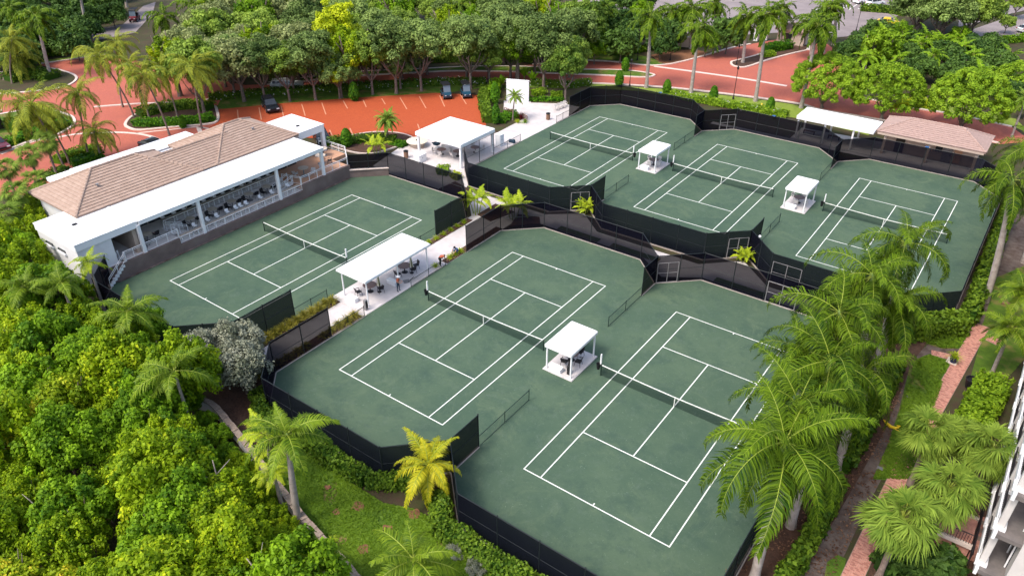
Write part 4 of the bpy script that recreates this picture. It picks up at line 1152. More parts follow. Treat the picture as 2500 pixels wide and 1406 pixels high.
MB().add([(-64.8, 70.5, .75), (-63.9, 70.6, .75), (-63.85, 71.3, .7), (-64.75, 71.2, .7), (-64.6, 70.65, .4), (-64.05, 70.7, .4), (-64.0, 71.15, .4), (-64.55, 71.1, .4)], [(0, 1, 5, 4), (1, 2, 6, 5), (2, 3, 7, 6), (3, 0, 4, 7), (4, 5, 6, 7)]).build('tray', M['navy'], wb)
for p in ((-64.5, 70.7), (-64.1, 70.75), (-64.4, 71.1)):
    MB().tube((*p, .42), (p[0] + .05, p[1], 0), .035).build('leg', M['white'], wb)
def planter(x, y, lab, r=.9, h=.55, m='tan'):
    p = thing('round_planter', lab, 'planter', (x, y, 0))
    MB().lathe([(r * .88, 0), (r, h * .9), (r * 1.02, h), (r * .9, h), (r * .86, h * .85)], 20).build('bowl', M[m], p, world=False)
    MB().lathe([(r * 1.28, h), (r * 1.3, h + .08), (r * .9, h + .12)], 20).build('rim', M['cream'], p, world=False)
    MB().tube((0, 0, h), (0, 0, h + .25), .12, n=8).build('spout', M['black'], p, world=False)
planter(-66.9, 69.9, 'round tan fire table with cream top left of the square pavilion', 1.1, .65)
def box_cabinet(x0, x1, y0, y1, h, lab, name='cabinet'):
    c = thing(name, lab, 'cabinet', ((x0 + x1) / 2, (y0 + y1) / 2, 0))
    MB().rbox(x0, x1, y0, y1, -.02, h, .03).build('body', M['white'], c)
    MB().rbox(x0 - .04, x1 + .04, y0 - .04, y1 + .04, h, h + .05, .02).build('top', M['roofw'], c)
    MB().box(x1, x1 + .02, y0 + .08, (y0 + y1) / 2 - .02, .1, h - .1).build('door', M['white'], c)
    MB().box(x1 + .02, x1 + .05, (y0 + y1) / 2 - .1, (y0 + y1) / 2 - .06, h * .5, h * .65).build('handle', M['grey'], c)
box_cabinet(-63.6, -62.6, 65.6, 67.0, .95, 'low white cabinet at the near left post of the square pavilion')
box_cabinet(-58.4, -57.6, 76.2, 77.1, 1.6, 'tall white refrigerator cabinet right of the square pavilion', 'refrigerator')
def bin_(x, y, lab):
    b = thing('litter_bin', lab, 'bin', (x, y, 0))
    MB().lathe([(.27, 0), (.3, .1), (.3, .8), (.27, .85)], 12).build('body', M['brown'], b, world=False)
    MB().lathe([(.33, .85), (.33, .95), (.2, 1.0), (.18, .9)], 12).build('rim', M['black'], b, world=False)
bin_(*at(1338, 292).xy, 'brown round litter bin on the white path by the far fence')
bin_(*at(992, 385).xy, 'brown round litter bin beside the low white cabinet')
ptb = thing('hose_bag', 'dark blue bag with items lying on the path against the low wire fence', 'bag', (*at(1250, 348).xy, 0))
MB().rbox(-.5, .5, -.2, .2, 0, .38, .08).build('bag', M['navy'], ptb, world=False)
MB().rbox(.15, .45, -.15, .15, .38, .5, .05).build('towel', M['carblue'], ptb, world=False)
# white bistro chairs stacked against the fence on the far path
for i, q in enumerate(((1358, 270), (1366, 267), (1373, 264), (1380, 261))):
    put(pale0, 'white chair by the far left fence corner', 'chair', (*at(*q).xy, 0), 1.0, 'white chairs by the far fence')
for i, (a, b, l) in enumerate(((( 1232, 276), (1251, 284), 'short brown timber rail left of the feather palm'), ((1275, 290), (1287, 298), 'short brown timber rail right of the red plant'))):
    p, q = at(*a), at(*b)
    t = thing('timber_rail', l, 'railing', p)
    for k in range(5):
        c = p.lerp(q, k / 4); MB().box(c.x - .04, c.x + .04, c.y - .04, c.y + .04, 0, .85).build('post', M['brown'], t)
    MB().tube((p.x, p.y, .85), (q.x, q.y, .85), .05).build('handrail', M['brown'], t)
sw = thing('screen_wall', 'tall blank white panel standing at the end of the parking lot', 'wall', (-66.7, 92.8, 0))
MB().poly(ccw([(-68.5, 92.3), (-65.2, 93.65), (-65.28, 93.9), (-68.6, 92.55)]), -.02, 3.25).build('panel', M['roofw'], sw)
MB().poly(ccw([(-68.55, 92.25), (-65.15, 93.62), (-65.25, 93.95), (-68.65, 92.58)]), 3.25, 3.32).build('coping', M['white'], sw)

# ------------------------------------------------------------------ lamps, signs, hydrant
def street_lamp(bpx, h, lab, heads=1):
    b = at(*bpx)
    l = thing('street_lamp', lab, 'lamp post', b, group='black lamp posts')
    MB().lathe([(.16, 0), (.16, .25), (.09, .35), (.07, .9), (.055, 1.0)], 8).tube((0, 0, .9), (0, 0, h), .055, .045, n=6).build('post', M['iron'], l, world=False)
    MB().lathe([(.05, h), (.16, h + .08), (.2, h + .38), (.14, h + .44), (.03, h + .6)], 8).build('lantern', M['iron'], l, world=False)
    MB().lathe([(.14, h + .1), (.17, h + .36)], 8).build('lamp_glass', M['lamp'], l, world=False)
street_lamp((1790, 242), 4.6, 'black lamp post on the road lawn between the tall royal palms')
street_lamp((1537, 211), 3.9, 'black lamp post behind the dark fence at the back left court')
street_lamp((1798, 158), 3.0, 'black lamp post at the tip of the entrance median')
street_lamp((1636, 148), 3.2, 'black lamp post standing on the red mulch bed')
street_lamp((1556, 147), 5.0, 'black lamp post on the lawn beside dark trees')
street_lamp((2090, 76), 5.0, 'black lamp post at the edge of the grey car park')
street_lamp((2362, 110), 4.5, 'black lamp post at the far right road')
street_lamp((1191, 206), 4.0, 'black lamp post on the lawn behind the golf carts')
hy = thing('fire_hydrant', 'yellow fire hydrant on the road lawn beside a cone shrub', 'hydrant', at(1858, 265))
MB().lathe([(.16, 0), (.16, .06), (.11, .08), (.11, .55), (.15, .58), (.13, .7), (.05, .8)], 10).build('body', M['yellow'], hy, world=False)
for a in (0, PI / 2, PI): MB().tube((0, 0, .45), (.2 * math.cos(a), .2 * math.sin(a), .45), .06, n=8).build('outlet', M['yellow'], hy, world=False)
# entrance sign wall
sg = thing('entrance_wall', 'low cream entrance wall with a dark plaque on the mulch bed', 'sign', at(1660, 108))
a, b = at(1617, 112), at(1692, 118)
d = (b - a).normalized(); nn = Vector((-d.y, d.x, 0))
MB().poly(ccw([a, b, b + nn * .5, a + nn * .5]), 0, 1.8).build('wall', M['tan'], sg)
MB().poly(ccw([a - nn * .1 - d * .1, b - nn * .1 + d * .1, b + nn * .6 + d * .1, a + nn * .6 - d * .1]), 1.8, 1.95).build('coping', M['kerb'], sg)
p = a.lerp(b, .35); q = a.lerp(b, .62)
MB().poly(ccw([p - nn * .06, q - nn * .06, q, p]), .75, 1.45).build('plaque', M['dark'], sg)
# gatehouse at the end of the entrance road
gh = thing('gatehouse', 'small cream gatehouse at the end of the brick entrance road', 'building', at(1935, 105))
c = gh.location
MB().box(c.x - 2.6, c.x + 2.6, c.y - 2, c.y + 2, 0, 2.7).build('wall', M['tan'], gh)
hip_roof(c.x - 3.1, c.x + 3.1, c.y - 2.5, c.y + 2.5, 2.75, .35, gh, M['tile2'], axis='x', faces='SE')
MB().box(c.x - 1.2, c.x + .2, c.y - 2.06, c.y - 1.98, .9, 2.1).build('window', M['glass'], gh)
MB().box(c.x + 2.58, c.x + 2.66, c.y - .6, c.y + .5, 0, 2.1).build('door', M['white'], gh)
for i, q in enumerate(((1845, 100), (1868, 98), (1975, 122))):
    p = at(*q)
    g = thing('gate_pillar', ('white pillar at the left side of the entrance gate', 'white pillar in the middle of the entrance gate', 'cream pillar right of the median hedge')[i], 'pillar', p)
    MB().rbox(-.4, .4, -.4, .4, 0, 2.4, .04).build('shaft', M['stucco'], g, world=False)
    MB().rbox(-.5, .5, -.5, .5, 2.4, 2.6, .04).build('cap', M['kerb'], g, world=False)
# small brown roof at the left edge
lh = thing('porch_roof', 'corner of a tan tiled roof at the left edge of the picture', 'building', at(6, 315))
c = lh.location
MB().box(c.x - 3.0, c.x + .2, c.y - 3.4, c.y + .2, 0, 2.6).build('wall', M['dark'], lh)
hip_roof(c.x - 3.4, c.x + .7, c.y - 4.0, c.y + .6, 2.6, .35, lh, M['tile2'], axis='y', faces='SE')

# pots, valve boxes, fallen sheath
def pot(bpx, lab, m='pot', r=.32, h=.55):
    p = thing('plant_pot', lab, 'pot', at(*bpx))
    MB().lathe([(r * .7, 0), (r, h * .8), (r * 1.05, h), (r * .9, h), (r * .85, h * .85)], 14).build('pot', M[m], p, world=False)
    return p
pot((2326, 884), 'dark blue glazed pot on a pale pad beside the brick path')
tag(MB().poly(ccw([at(2308, 884).xy, at(2333, 893).xy, at(2341, 879).xy, at(2316, 871).xy]), -.05, .04).build('pot_pad', M['kerb']), kind='structure')
pot((2368, 945), 'large grey pot at the hedge on the right side of the path', 'iron', .5, .8)
for i, q in enumerate(((2217, 968), (2149, 1142))):
    v = thing('valve_box', ('grey utility lid in the lawn, upper of two', 'grey utility lid in the lawn, lower of two')[i], 'utility box', (*at(*q).xy, -.045))
    MB().rbox(-.2, .2, -.14, .14, 0, .06, .02).build('lid', M['grey'], v, world=False)
fs = thing('fallen_sheath', 'yellow fallen palm sheath curled on the dirt track', 'palm sheath', at(2178, 1046))
MB().path([(-.75, .55, .06), (-.4, .2, .1), (-.1, .0, .12), (.15, .1, .1), (.3, .3, .08)], [.04, .12, .13, .1, .05], 6).path([(.1, .0, .1), (.35, .1, .22), (.4, .35, .2), (.2, .42, .1)], [.06, .08, .07, .04], 6).path([(.2, -.02, .06), (.6, .0, .05), (.9, .1, .04)], [.05, .03, .02], 5).build('sheath', M['yellow'], fs, world=False)
bx = thing('irrigation_box', 'dark timber edged box in the lawn at the right side', 'box', at(2465, 745))
MB().rbox(-.7, .7, -.2, .2, 0, .16, .03).build('box', M['brown'], bx, world=False)
gl = thing('sphere_light', 'white globe light on the fence by the double gate', 'light', (-18.4, 66.2, 3.15))
MB().lathe([(.02, 0), (.1, .04), (.14, .14), (.1, .24), (.02, .28)], 10).build('globe', M['roofw'], gl, world=False)
for i, (x, y) in enumerate(((-46.6, 101.3), (-29.5, 101.4), (-10.2, 101.6))):
    sgn = thing('court_sign', ('small blue sign on the fence of the back left court', 'small blue sign on the fence of the back middle court', 'small blue sign on the fence of the back right court')[i], 'sign', (x, y, 3.0))
    MB().rbox(-.22, .22, -.05, -.02, -.05, .4, .02).build('plate', M['blue'], sgn, world=False)
    MB().lathe([(.13, 0), (.13, .02)], 12).build('emblem', M['roofw'], sgn, world=False)
    sgn.children[1].rotation_euler = (PI / 2, 0, 0); sgn.children[1].location = (0, -.05, .18)

# ------------------------------------------------------------------ vehicles
def wheel(mbt, mbr, x, y, r, w):
    n = 16
    s = 1 if y > 0 else -1
    mbt.tube((x, y - w / 2, r), (x, y + w / 2, r), r, n=n)
    mbr.tube((x, y + s * (w / 2 - .02), r), (x, y + s * (w / 2 + .012), r), r * .62, n=10)

def car(label, cat, loc, rz, paint, L=4.6, W=1.86, H=1.75, kind='suv', name='parked_car'):
    t = thing(name, label, cat, loc, rz)
    h = H
    if kind == 'suv':
        low = [(-L / 2, .35), (-L / 2, .95), (-L / 2 + .08, 1.05), (L * .18, 1.05), (L * .42, .96), (L / 2 - .05, .82), (L / 2, .6), (L / 2, .35)]
        cab = [(-L / 2 + .1, 1.03), (-L / 2 + .35, h - .08), (-L / 2 + .6, h), (L * .02, h), (L * .1, h - .06), (L * .24, 1.03)]
    else:
        low = [(-L / 2, .35), (-L / 2, .85), (-L / 2 + .2, .95), (L * .2, .92), (L * .42, .82), (L / 2 - .05, .7), (L / 2, .5), (L / 2, .35)]
        cab = [(-L * .4, .93), (-L * .24, h - .05), (-L * .12, h), (L * .04, h - .02), (L * .22, .92)]
    def extr(prof, w0, w1, zmid):
        mb = MB(); n = len(prof)
        ws = [w0 if z <= zmid else w1 for x, z in prof]
        vs = [(x, -w, z) for (x, z), w in zip(prof, ws)] + [(x, w, z) for (x, z), w in zip(prof, ws)]
        mb.add(vs, [tuple(range(n)), tuple(range(2 * n - 1, n - 1, -1))] + [(i, n + i, n + (i + 1) % n, (i + 1) % n) for i in range(n)])
        return mb
    body = extr(low, W / 2, W / 2 - .06, .9); body.build('body', paint, t, world=False)
    cabm = extr(cab, W / 2 - .08, W / 2 - .22, 1.04); cabm.build('cabin', paint, t, world=False)
    # glass: windscreen, rear window and side windows a touch proud of the cabin
    (xr, zr), (xt, zt) = cab[-1], cab[-2]
    w0, w1 = W / 2 - .14, W / 2 - .26
    dx = .012
    MB().add([(xr + dx - .03, -w0, zr + .03), (xr + dx - .03, w0, zr + .03), (xt + dx, w1, zt - .01), (xt + dx, -w1, zt - .01)], [(0, 1, 2, 3)]).build('windscreen', M['glass'], t, world=False)
    (xr, zr), (xt, zt) = cab[0], cab[1]
    MB().add([(xr - dx + .03, -w0, zr + .08), (xr - dx + .03, w0, zr + .08), (xt - dx, w1, zt), (xt - dx, -w1, zt)], [(3, 2, 1, 0)]).build('rear_window', M['glass'], t, world=False)
    for s in (-1, 1):
        z0, z1 = cab[0][1] + .07, h - .12
        yb, yt = s * (W / 2 - .075), s * (W / 2 - .205)
        xa, xb = cab[0][0] + .2, cab[-1][0] - .12
        for a_, b_ in ((xa, (xa + xb) / 2 - .05), ((xa + xb) / 2 + .02, xb)):
            tb = .16 if b_ == xb else .0
            MB().add([(a_, yb, z0), (b_, yb, z0), (b_ - tb - .2 * (b_ == xb), yt, z1), (a_ + (.14 if a_ == xa else 0), yt, z1)], [(0, 1, 2, 3)]).build('window', M['glass'], t, world=False)
        MB().box(L / 2 - .12, L / 2 + .012, s * W * .36 - .2, s * W * .36 + .2, .62, .76).build('headlight', M['lamp'], t, world=False)
        MB().box(-L / 2 - .012, -L / 2 + .05, s * W * .4 - .12, s * W * .4 + .12, .7, .95).build('tail_light', M['redlamp'], t, world=False)
        MB().rbox(cab[-1][0] - .35, cab[-1][0] - .15, s * (W / 2 + .1) - .1, s * (W / 2 + .1) + .1, 1.0, 1.16, .03).build('mirror', paint, t, world=False)
        for x in (-L * .3, L * .3):
            mt, mr_ = MB(), MB()
            wheel(mt, mr_, x, s * (W / 2 - .1), .36, .24)
            wh = mt.build('wheel', M['tyre'], t, world=False); mr_.build('rim', M['rim'], wh, world=False)
    MB().box(L / 2 - .02, L / 2 + .014, -W * .24, W * .24, .5, .74).build('grille', M['black'], t, world=False)
    MB().box(-L / 2 + .05, L / 2 - .05, -W / 2 - .02, W / 2 + .02, .3, .42).build('sill', M['black'], t, world=False)
    return t

def heading(a, b):
    p, q = at(*a), at(*b)
    return math.atan2(q.y - p.y, q.x - p.x)
car('black off-road car parked head out in the brick lot under the oaks', 'car', at(661, 267), heading((648, 250), (674, 284)), M['carblack'])
car('silver car driving along the brick road behind the oak trunks', 'car', (*at(702, 216).xy, -.03), heading((660, 218), (745, 214)), M['carsilver'], L=5.2, H=1.6, kind='suv', name='moving_car')
car('dark car half hidden behind the white porch at the lot edge', 'car', at(786, 342), heading((775, 322), (795, 356)), M['carblack'], kind='sedan', H=1.45)
car('dark purple car cut off by the left edge below the tan roof', 'car', at(-3, 362), heading((-30, 340), (16, 372)), M['carred'], kind='sedan', H=1.45)
car('dark car top peeping over the white rear roof of the clubhouse', 'car', at(380, 366), heading((350, 345), (390, 358)), M['carblack'], kind='sedan', H=1.45)
car('white and blue car cut off by the right edge on the far road', 'car', at(2506, 78), heading((2490, 80), (2520, 76)), M['carsilver'], kind='sedan', H=1.45)
car('white van in the far car park beyond the median', 'car', at(2135, 14), heading((2120, 16), (2150, 12)), M['white'], H=1.9)
car('white car in the far car park left of the white van', 'car', at(2105, 8), heading((2090, 10), (2120, 6)), M['white'], kind='sedan', H=1.5)
car('yellow car glimpsed through the trees beyond the round clipped tree', 'car', at(2168, 62), heading((2150, 60), (2190, 64)), M['yellow'], kind='sedan', H=1.5)

def golf_cart(label, loc, rz, paint):
    t = thing('golf_cart', label, 'golf cart', loc, rz, group=None)
    MB().add([(-1.15, -.58, .3), (1.15, -.5, .3), (1.15, .5, .3), (-1.15, .58, .3), (-1.15, -.58, .75), (-.1, -.6, .7), (-.1, .6, .7), (-1.15, .58, .75), (.45, -.56, .45), (.45, .56, .45), (.62, -.55, .9), (.62, .55, .9), (1.2, -.46, .62), (1.2, .46, .62)],
             [(0, 3, 2, 1), (4, 5, 6, 7), (0, 4, 7, 3), (5, 8, 9, 6), (8, 10, 11, 9), (10, 12, 13, 11), (12, 1, 2, 13), (0, 1, 8, 5, 4), (3, 7, 6, 9, 2), (1, 12, 10, 8), (2, 9, 11, 13)]).build('body', paint, t, world=False)
    MB().rbox(-.75, -.15, -.5, .5, .72, .84, .04).rbox(-.85, -.7, -.5, .5, .84, 1.2, .04).build('seat', M['black'], t, world=False)
    MB().rbox(-1.15, .55, -.58, .58, 1.85, 1.93, .05).build('roof', M['black'], t, world=False)
    for x, y, x2 in ((.62, -.5, .35), (.62, .5, .35), (-1.05, -.5, -.95), (-1.05, .5, -.95)):
        MB().tube((x, y, .8), (x2, y, 1.86), .025, n=5).build('roof_post', M['black'], t, world=False)
    MB().add([(.63, -.48, .9), (.63, .48, .9), (.4, .48, 1.75), (.4, -.48, 1.75)], [(0, 1, 2, 3)]).build('windscreen', M['tint'], t, world=False)
    MB().tube((.55, -.25, .85), (.3, -.25, 1.05), .02).build('steering_wheel', M['black'], t, world=False)
    for s in (-1, 1):
        MB().box(1.12, 1.21, s * .34 - .09, s * .34 + .09, .55, .64).build('headlight', M['lamp'], t, world=False)
        for x in (-.78, .8):
            mt, mr_ = MB(), MB(); wheel(mt, mr_, x, s * .52, .24, .2)
            wh = mt.build('wheel', M['tyre'], t, world=False); mr_.build('rim', M['rim'], wh, world=False)
    return t
golf_cart('black golf cart with dark teal bonnet, left of two in the lot', at(1090, 238), heading((1078, 222), (1100, 252)), M['carblue']).scale = (1.15, 1.15, 1.15)
golf_cart('black golf cart with pale screen, right of two in the lot', at(1138, 236), heading((1127, 220), (1147, 250)), M['carblue']).scale = (1.15, 1.15, 1.15)
golf_cart('dark golf cart with red panels on the grey lane at top left', at(330, 52), heading((345, 40), (312, 66)), M['carred']).scale = (1.3, 1.3, 1.3)

# ------------------------------------------------------------------ people
def person(label, loc, rz, J, shirt, trousers, hat=None, hair=True, height=1.72):
    """J: joint -> (x,y,z) in metres, facing +x. One skin surface for the whole body."""
    root = thing('person', label, 'person', loc, rz)
    order = ['pelvis', 'waist', 'chest', 'neck', 'head']
    rad = dict(pelvis=.15, waist=.14, chest=.165, neck=.06, head=.105, top=.085, shL=.075, shR=.075, elL=.05, elR=.05, wrL=.036, wrR=.036, haL=.04, haR=.04, hipL=.1, hipR=.1, knL=.068, knR=.068, anL=.045, anR=.045, toL=.04, toR=.04)
    names = list(J)
    edges = [('pelvis', 'waist'), ('waist', 'chest'), ('chest', 'neck'), ('neck', 'head'), ('head', 'top')]
    for s in 'LR':
        edges += [('chest', 'sh' + s), ('sh' + s, 'el' + s), ('el' + s, 'wr' + s), ('wr' + s, 'ha' + s), ('pelvis', 'hip' + s), ('hip' + s, 'kn' + s), ('kn' + s, 'an' + s), ('an' + s, 'to' + s)]
    verts = [J[n] for n in names]; rads = [rad[n] for n in names]
    E = [(names.index(a), names.index(b)) for a, b in edges]
    for s in 'LR':   # fingers and thumb
        h, w = Vector(J['ha' + s]), Vector(J['wr' + s])
        d = (h - w).normalized(); sd = d.cross(Vector((0.2, 0, 1))).normalized(); i0 = names.index('ha' + s)
        for k, (o, l) in enumerate(((-.03, .07), (-.01, .085), (.012, .08), (.032, .06), (-.055, .03))):
            verts += [tuple(h + d * l * .5 + sd * o), tuple(h + d * l * .85 + sd * o * 1.1 + d.cross(sd) * .03)]
            rads += [.011, .009]
            E += [(i0, len(verts) - 2), (len(verts) - 2, len(verts) - 1)]
    me = bpy.data.meshes.new('body'); me.from_pydata(verts, E, []); me.update()
    tmp = bpy.data.objects.new('body_tmp', me); COL.objects.link(tmp)
    md = tmp.modifiers.new('s', 'SKIN'); md.use_smooth_shade = True
    sv = me.skin_vertices[0].data
    for i, r in enumerate(rads): sv[i].radius = (r, r); sv[i].use_root = (i == 0)
    tmp.modifiers.new('u', 'SUBSURF').levels = 1
    dg = bpy.context.evaluated_depsgraph_get()
    bm = bpy.data.meshes.new_from_object(tmp.evaluated_get(dg))
    bpy.data.objects.remove(tmp)
    bm.name = 'body'
    bm.materials.clear()
    for m in (M['skin'], shirt, trousers, M['black']): bm.materials.append(m)
    JJ = {n: Vector(J[n]) for n in names}
    zone = dict(pelvis=2, waist=1, chest=1, neck=0, head=0, top=0, shL=1, shR=1, elL=0, elR=0, wrL=0, wrR=0, haL=0, haR=0, hipL=2, hipR=2, knL=2, knR=2, anL=2, anR=2, toL=3, toR=3)
    for p in bm.polygons:
        c = Vector(p.center)
        p.material_index = zone[min(JJ, key=lambda n: (JJ[n] - c).length)]
    link('body', bm, root)
    hd, tp, nk = JJ['head'], JJ['top'], JJ['neck']
    u = (tp - nk).normalized()
    f = Vector((1, 0, 0)); f = (f - u * f.dot(u)).normalized(); sdv = u.cross(f)
    mb = MB()
    mb.tube(hd + f * .09 - u * .0, hd + f * .135 - u * .02, .016, .01, n=5)
    mb.build('nose', M['skin'], root, world=False)
    for s in (-1, 1):
        MB().tube(hd + f * .095 + sdv * s * .035 + u * .02, hd + f * .108 + sdv * s * .035 + u * .02, .012, n=6).build('eye', M['black'], root, world=False)
    mb = MB()
    for k in range(3):
        a = tp + u * (.03 - k * .045) - f * .015
        mb.tube(a, a - u * .045, (.06, .1, .118)[k], (.1, .118, .12)[k], n=10)
    mb.build('hat' if hat else 'hair', hat or M['hairm'], root, world=False)
    if hat:
        a = tp - u * .06
        MB().tube(a, a - u * .015, .2, .2, n=12).build('hat_brim', hat, root, world=False)
    return root
stand = dict(pelvis=(0, 0, .95), waist=(0, 0, 1.1), chest=(.02, 0, 1.32), neck=(.04, 0, 1.48), head=(.07, 0, 1.6), top=(.07, 0, 1.68), shL=(.02, .18, 1.38), shR=(.02, -.18, 1.38),
             elL=(.08, .25, 1.12), elR=(.1, -.24, 1.12), wrL=(.3, .2, 1.02), wrR=(.32, -.16, 1.05), haL=(.37, .17, 1.03), haR=(.39, -.12, 1.06), hipL=(0, .1, .9), hipR=(0, -.1, .9), knL=(.06, .12, .5), knR=(-.02, -.13, .5), anL=(.02, .14, .08), anR=(-.06, -.15, .08), toL=(.16, .16, .04), toR=(.09, -.16, .04))
bend = dict(pelvis=(-.1, 0, .88), waist=(.06, 0, .98), chest=(.3, 0, 1.0), neck=(.44, 0, .98), head=(.54, 0, .93), top=(.6, 0, .9), shL=(.33, .18, .98), shR=(.33, -.18, .98),
            elL=(.42, .22, .7), elR=(.45, -.2, .7), wrL=(.52, .16, .45), wrR=(.56, -.14, .44), haL=(.55, .14, .38), haR=(.59, -.12, .37), hipL=(-.1, .1, .84), hipR=(-.1, -.1, .84), knL=(.05, .13, .46), knR=(-.08, -.13, .46), anL=(-.02, .15, .08), anR=(-.18, -.15, .08), toL=(.12, .17, .04), toR=(-.04, -.17, .04))
crouch = dict(pelvis=(-.15, 0, .34), waist=(-.08, 0, .48), chest=(.08, 0, .66), neck=(.2, 0, .76), head=(.28, 0, .83), top=(.31, 0, .9), shL=(.1, .18, .7), shR=(.1, -.18, .7),
              elL=(.32, .22, .5), elR=(.33, -.2, .5), wrL=(.5, .14, .36), wrR=(.5, -.12, .35), haL=(.56, .12, .3), haR=(.56, -.1, .29), hipL=(-.15, .1, .32), hipR=(-.15, -.1, .32), knL=(.24, .17, .44), knR=(.24, -.17, .42), anL=(.0, .16, .08), anR=(.0, -.16, .08), toL=(.14, .18, .04), toR=(.14, -.18, .04))
person('person in white hat and orange vest standing at the edge of the long pavilion', (*at(973, 711).xy, .02), .4, stand, M['orange'], M['navy'], hat=M['roofw'])
person('person in orange shirt and dark trousers bending over new plants', (*at(1076, 649).xy, .02), heading((1072, 652), (1095, 640)), bend, M['orange'], M['black'])
person('person in blue clothes crouching in the planting strip by the fence', (*at(1114, 620).xy, .05), heading((1112, 618), (1096, 628)), crouch, M['blue'], M['blue'], hair=True)
# ------------------------------------------------------------------ vegetation
def np_mesh(name, V, F, mats, tint=None, mi=None):
    """V (n,3) vertices, F (m,4) quads"""
    me = bpy.data.meshes.new(name)
    n, m = len(V), len(F)
    me.vertices.add(n); me.vertices.foreach_set('co', np.asarray(V, np.float32).ravel())
    me.loops.add(m * 4); me.loops.foreach_set('vertex_index', np.asarray(F, np.int32).ravel())
    me.polygons.add(m)
    me.polygons.foreach_set('loop_start', np.arange(0, m * 4, 4, dtype=np.int32))
    for x in (mats if isinstance(mats, (list, tuple)) else [mats]): me.materials.append(x)
    if mi is not None: me.polygons.foreach_set('material_index', np.asarray(mi, np.int32))
    me.update(calc_edges=True)
    if tint is not None:
        a = me.attributes.new('tint', 'FLOAT', 'FACE')
        a.data.foreach_set('value', np.clip(tint, 0, 1).astype(np.float32))
    return me

def leaves(P, N, size, rng, aspect=1.5, jit=0.7, fold=0.0):
    """one leaf-shaped quad (diamond) per point; normals N jittered"""
    n = len(P)
    N = N + rng.normal(0, jit, (n, 3)); N /= np.linalg.norm(N, axis=1)[:, None] + 1e-9
    r = rng.normal(0, 1, (n, 3))
    U = np.cross(N, r); U /= np.linalg.norm(U, axis=1)[:, None] + 1e-9
    W = np.cross(N, U)
    s = size * rng.uniform(.6, 1.3, (n, 1))
    a, b = U * s * aspect * .5, W * s * .5
    drop = np.zeros((n, 3)); drop[:, 2] = -s[:, 0] * .22
    V = np.stack([P - a + drop, P - b, P + a + drop, P + b], 1).reshape(-1, 3)
    F = np.arange(n * 4).reshape(n, 4)
    return V, F

def crown_mesh(name, seed, m, R_=2.5, H=2.2, lobes=16, n=4200, size=.26, lob=(.32, .5), shape='dome', jit=.6, flat=1.0, inner=.12, even=False, tall=.8):
    """crown of leaf clumps: lobes spread over an uneven dome, leaves in each lobe's outer shell"""
    rng = np.random.default_rng(seed)
    k = np.arange(lobes)
    th = k * 2.39996 + rng.uniform(-.4, .4, lobes)
    if shape == 'dome':
        zc = 1 - (k + .5) / lobes * (1.4 if even else 1.25)
    elif shape == 'ball':
        zc = 1 - (k + .5) / lobes * 1.9
    else:
        zc = 1 - (k + .5) / lobes * .9
    rr = np.sqrt(np.clip(1 - zc ** 2, 0.02, 1))
    f = rng.uniform(.85, .92, lobes) if even else rng.uniform(.55, .92, lobes)
    C = np.stack([rr * np.cos(th) * R_ * f, rr * np.sin(th) * R_ * f, zc * H * f], 1)
    C = np.vstack([C, [[0, 0, 0]]])
    L = np.append(rng.uniform(lob[0], lob[1], lobes), .5) * R_
    w = L ** 2; w[-1] *= .5; w /= w.sum()
    idx = rng.choice(lobes + 1, n, p=w)
    D = rng.normal(0, 1, (n, 3)); D[:, 2] += .45
    D /= np.linalg.norm(D, axis=1)[:, None]
    rad = L[idx] * (rng.uniform(0, 1, n) ** .35 * (1 - inner) + inner) * (1 + .25 * rng.normal(0, .5, n))
    P = C[idx] + D * rad[:, None] * np.array([1, 1, tall])
    lt = rng.normal(0, .17, lobes + 1)
    D = D + np.array([0, -.1, .35])
    tint = .47 + lt[idx] + rng.normal(0, .16, n)
    V, F = leaves(P, D, size, rng, jit=jit)
    return np_mesh(name, V, F, m, tint)

def trunk_mesh(name, seed, h, r, m, limbs=5, spread=1.2, fork=.5, top=None):
    rng = random.Random(seed)
    mb = MB()
    b = Vector((rng.uniform(-.15, .15), rng.uniform(-.15, .15), h * fork))
    mb.path([(0, 0, -.15), (0, 0, .1), b * .5, b], [r * 1.5, r * 1.1, r * .9, r * .8], 8)
    for i in range(limbs):
        a = 2 * PI * i / limbs + rng.uniform(-.4, .4)
        e = Vector((math.cos(a) * spread * rng.uniform(.6, 1.1), math.sin(a) * spread * rng.uniform(.6, 1.1), h * rng.uniform(.85, 1.1)))
        mid = b.lerp(e, .5) + Vector((math.cos(a), math.sin(a), 0)) * .15 * spread
        mb.path([b - Vector((0, 0, .1)), mid, e], [r * .6, r * .4, r * .15], 6)
        for j in range(2):
            e2 = mid + Vector((rng.uniform(-1, 1), rng.uniform(-1, 1), rng.uniform(.5, 1.2))) * spread * .5
            mb.path([mid, mid.lerp(e2, .6), e2], [r * .3, r * .2, r * .08], 5)
    return mb.mesh(name, m, smooth=True)

def tree(name, label, base, crown, trunk, h, sc=1.0, group=None, rz=None, crown_z=None, squash=1.0, cat='tree'):
    t = thing(name, label, cat, base, random.uniform(0, 6.28) if rz is None else rz, group)
    link('trunk', trunk, t, sc=(sc, sc, sc))
    link('crown', crown, t, (0, 0, (crown_z if crown_z is not None else h) * sc), (0, 0, random.uniform(0, 6.28)), (sc, sc, sc * squash))
    return t

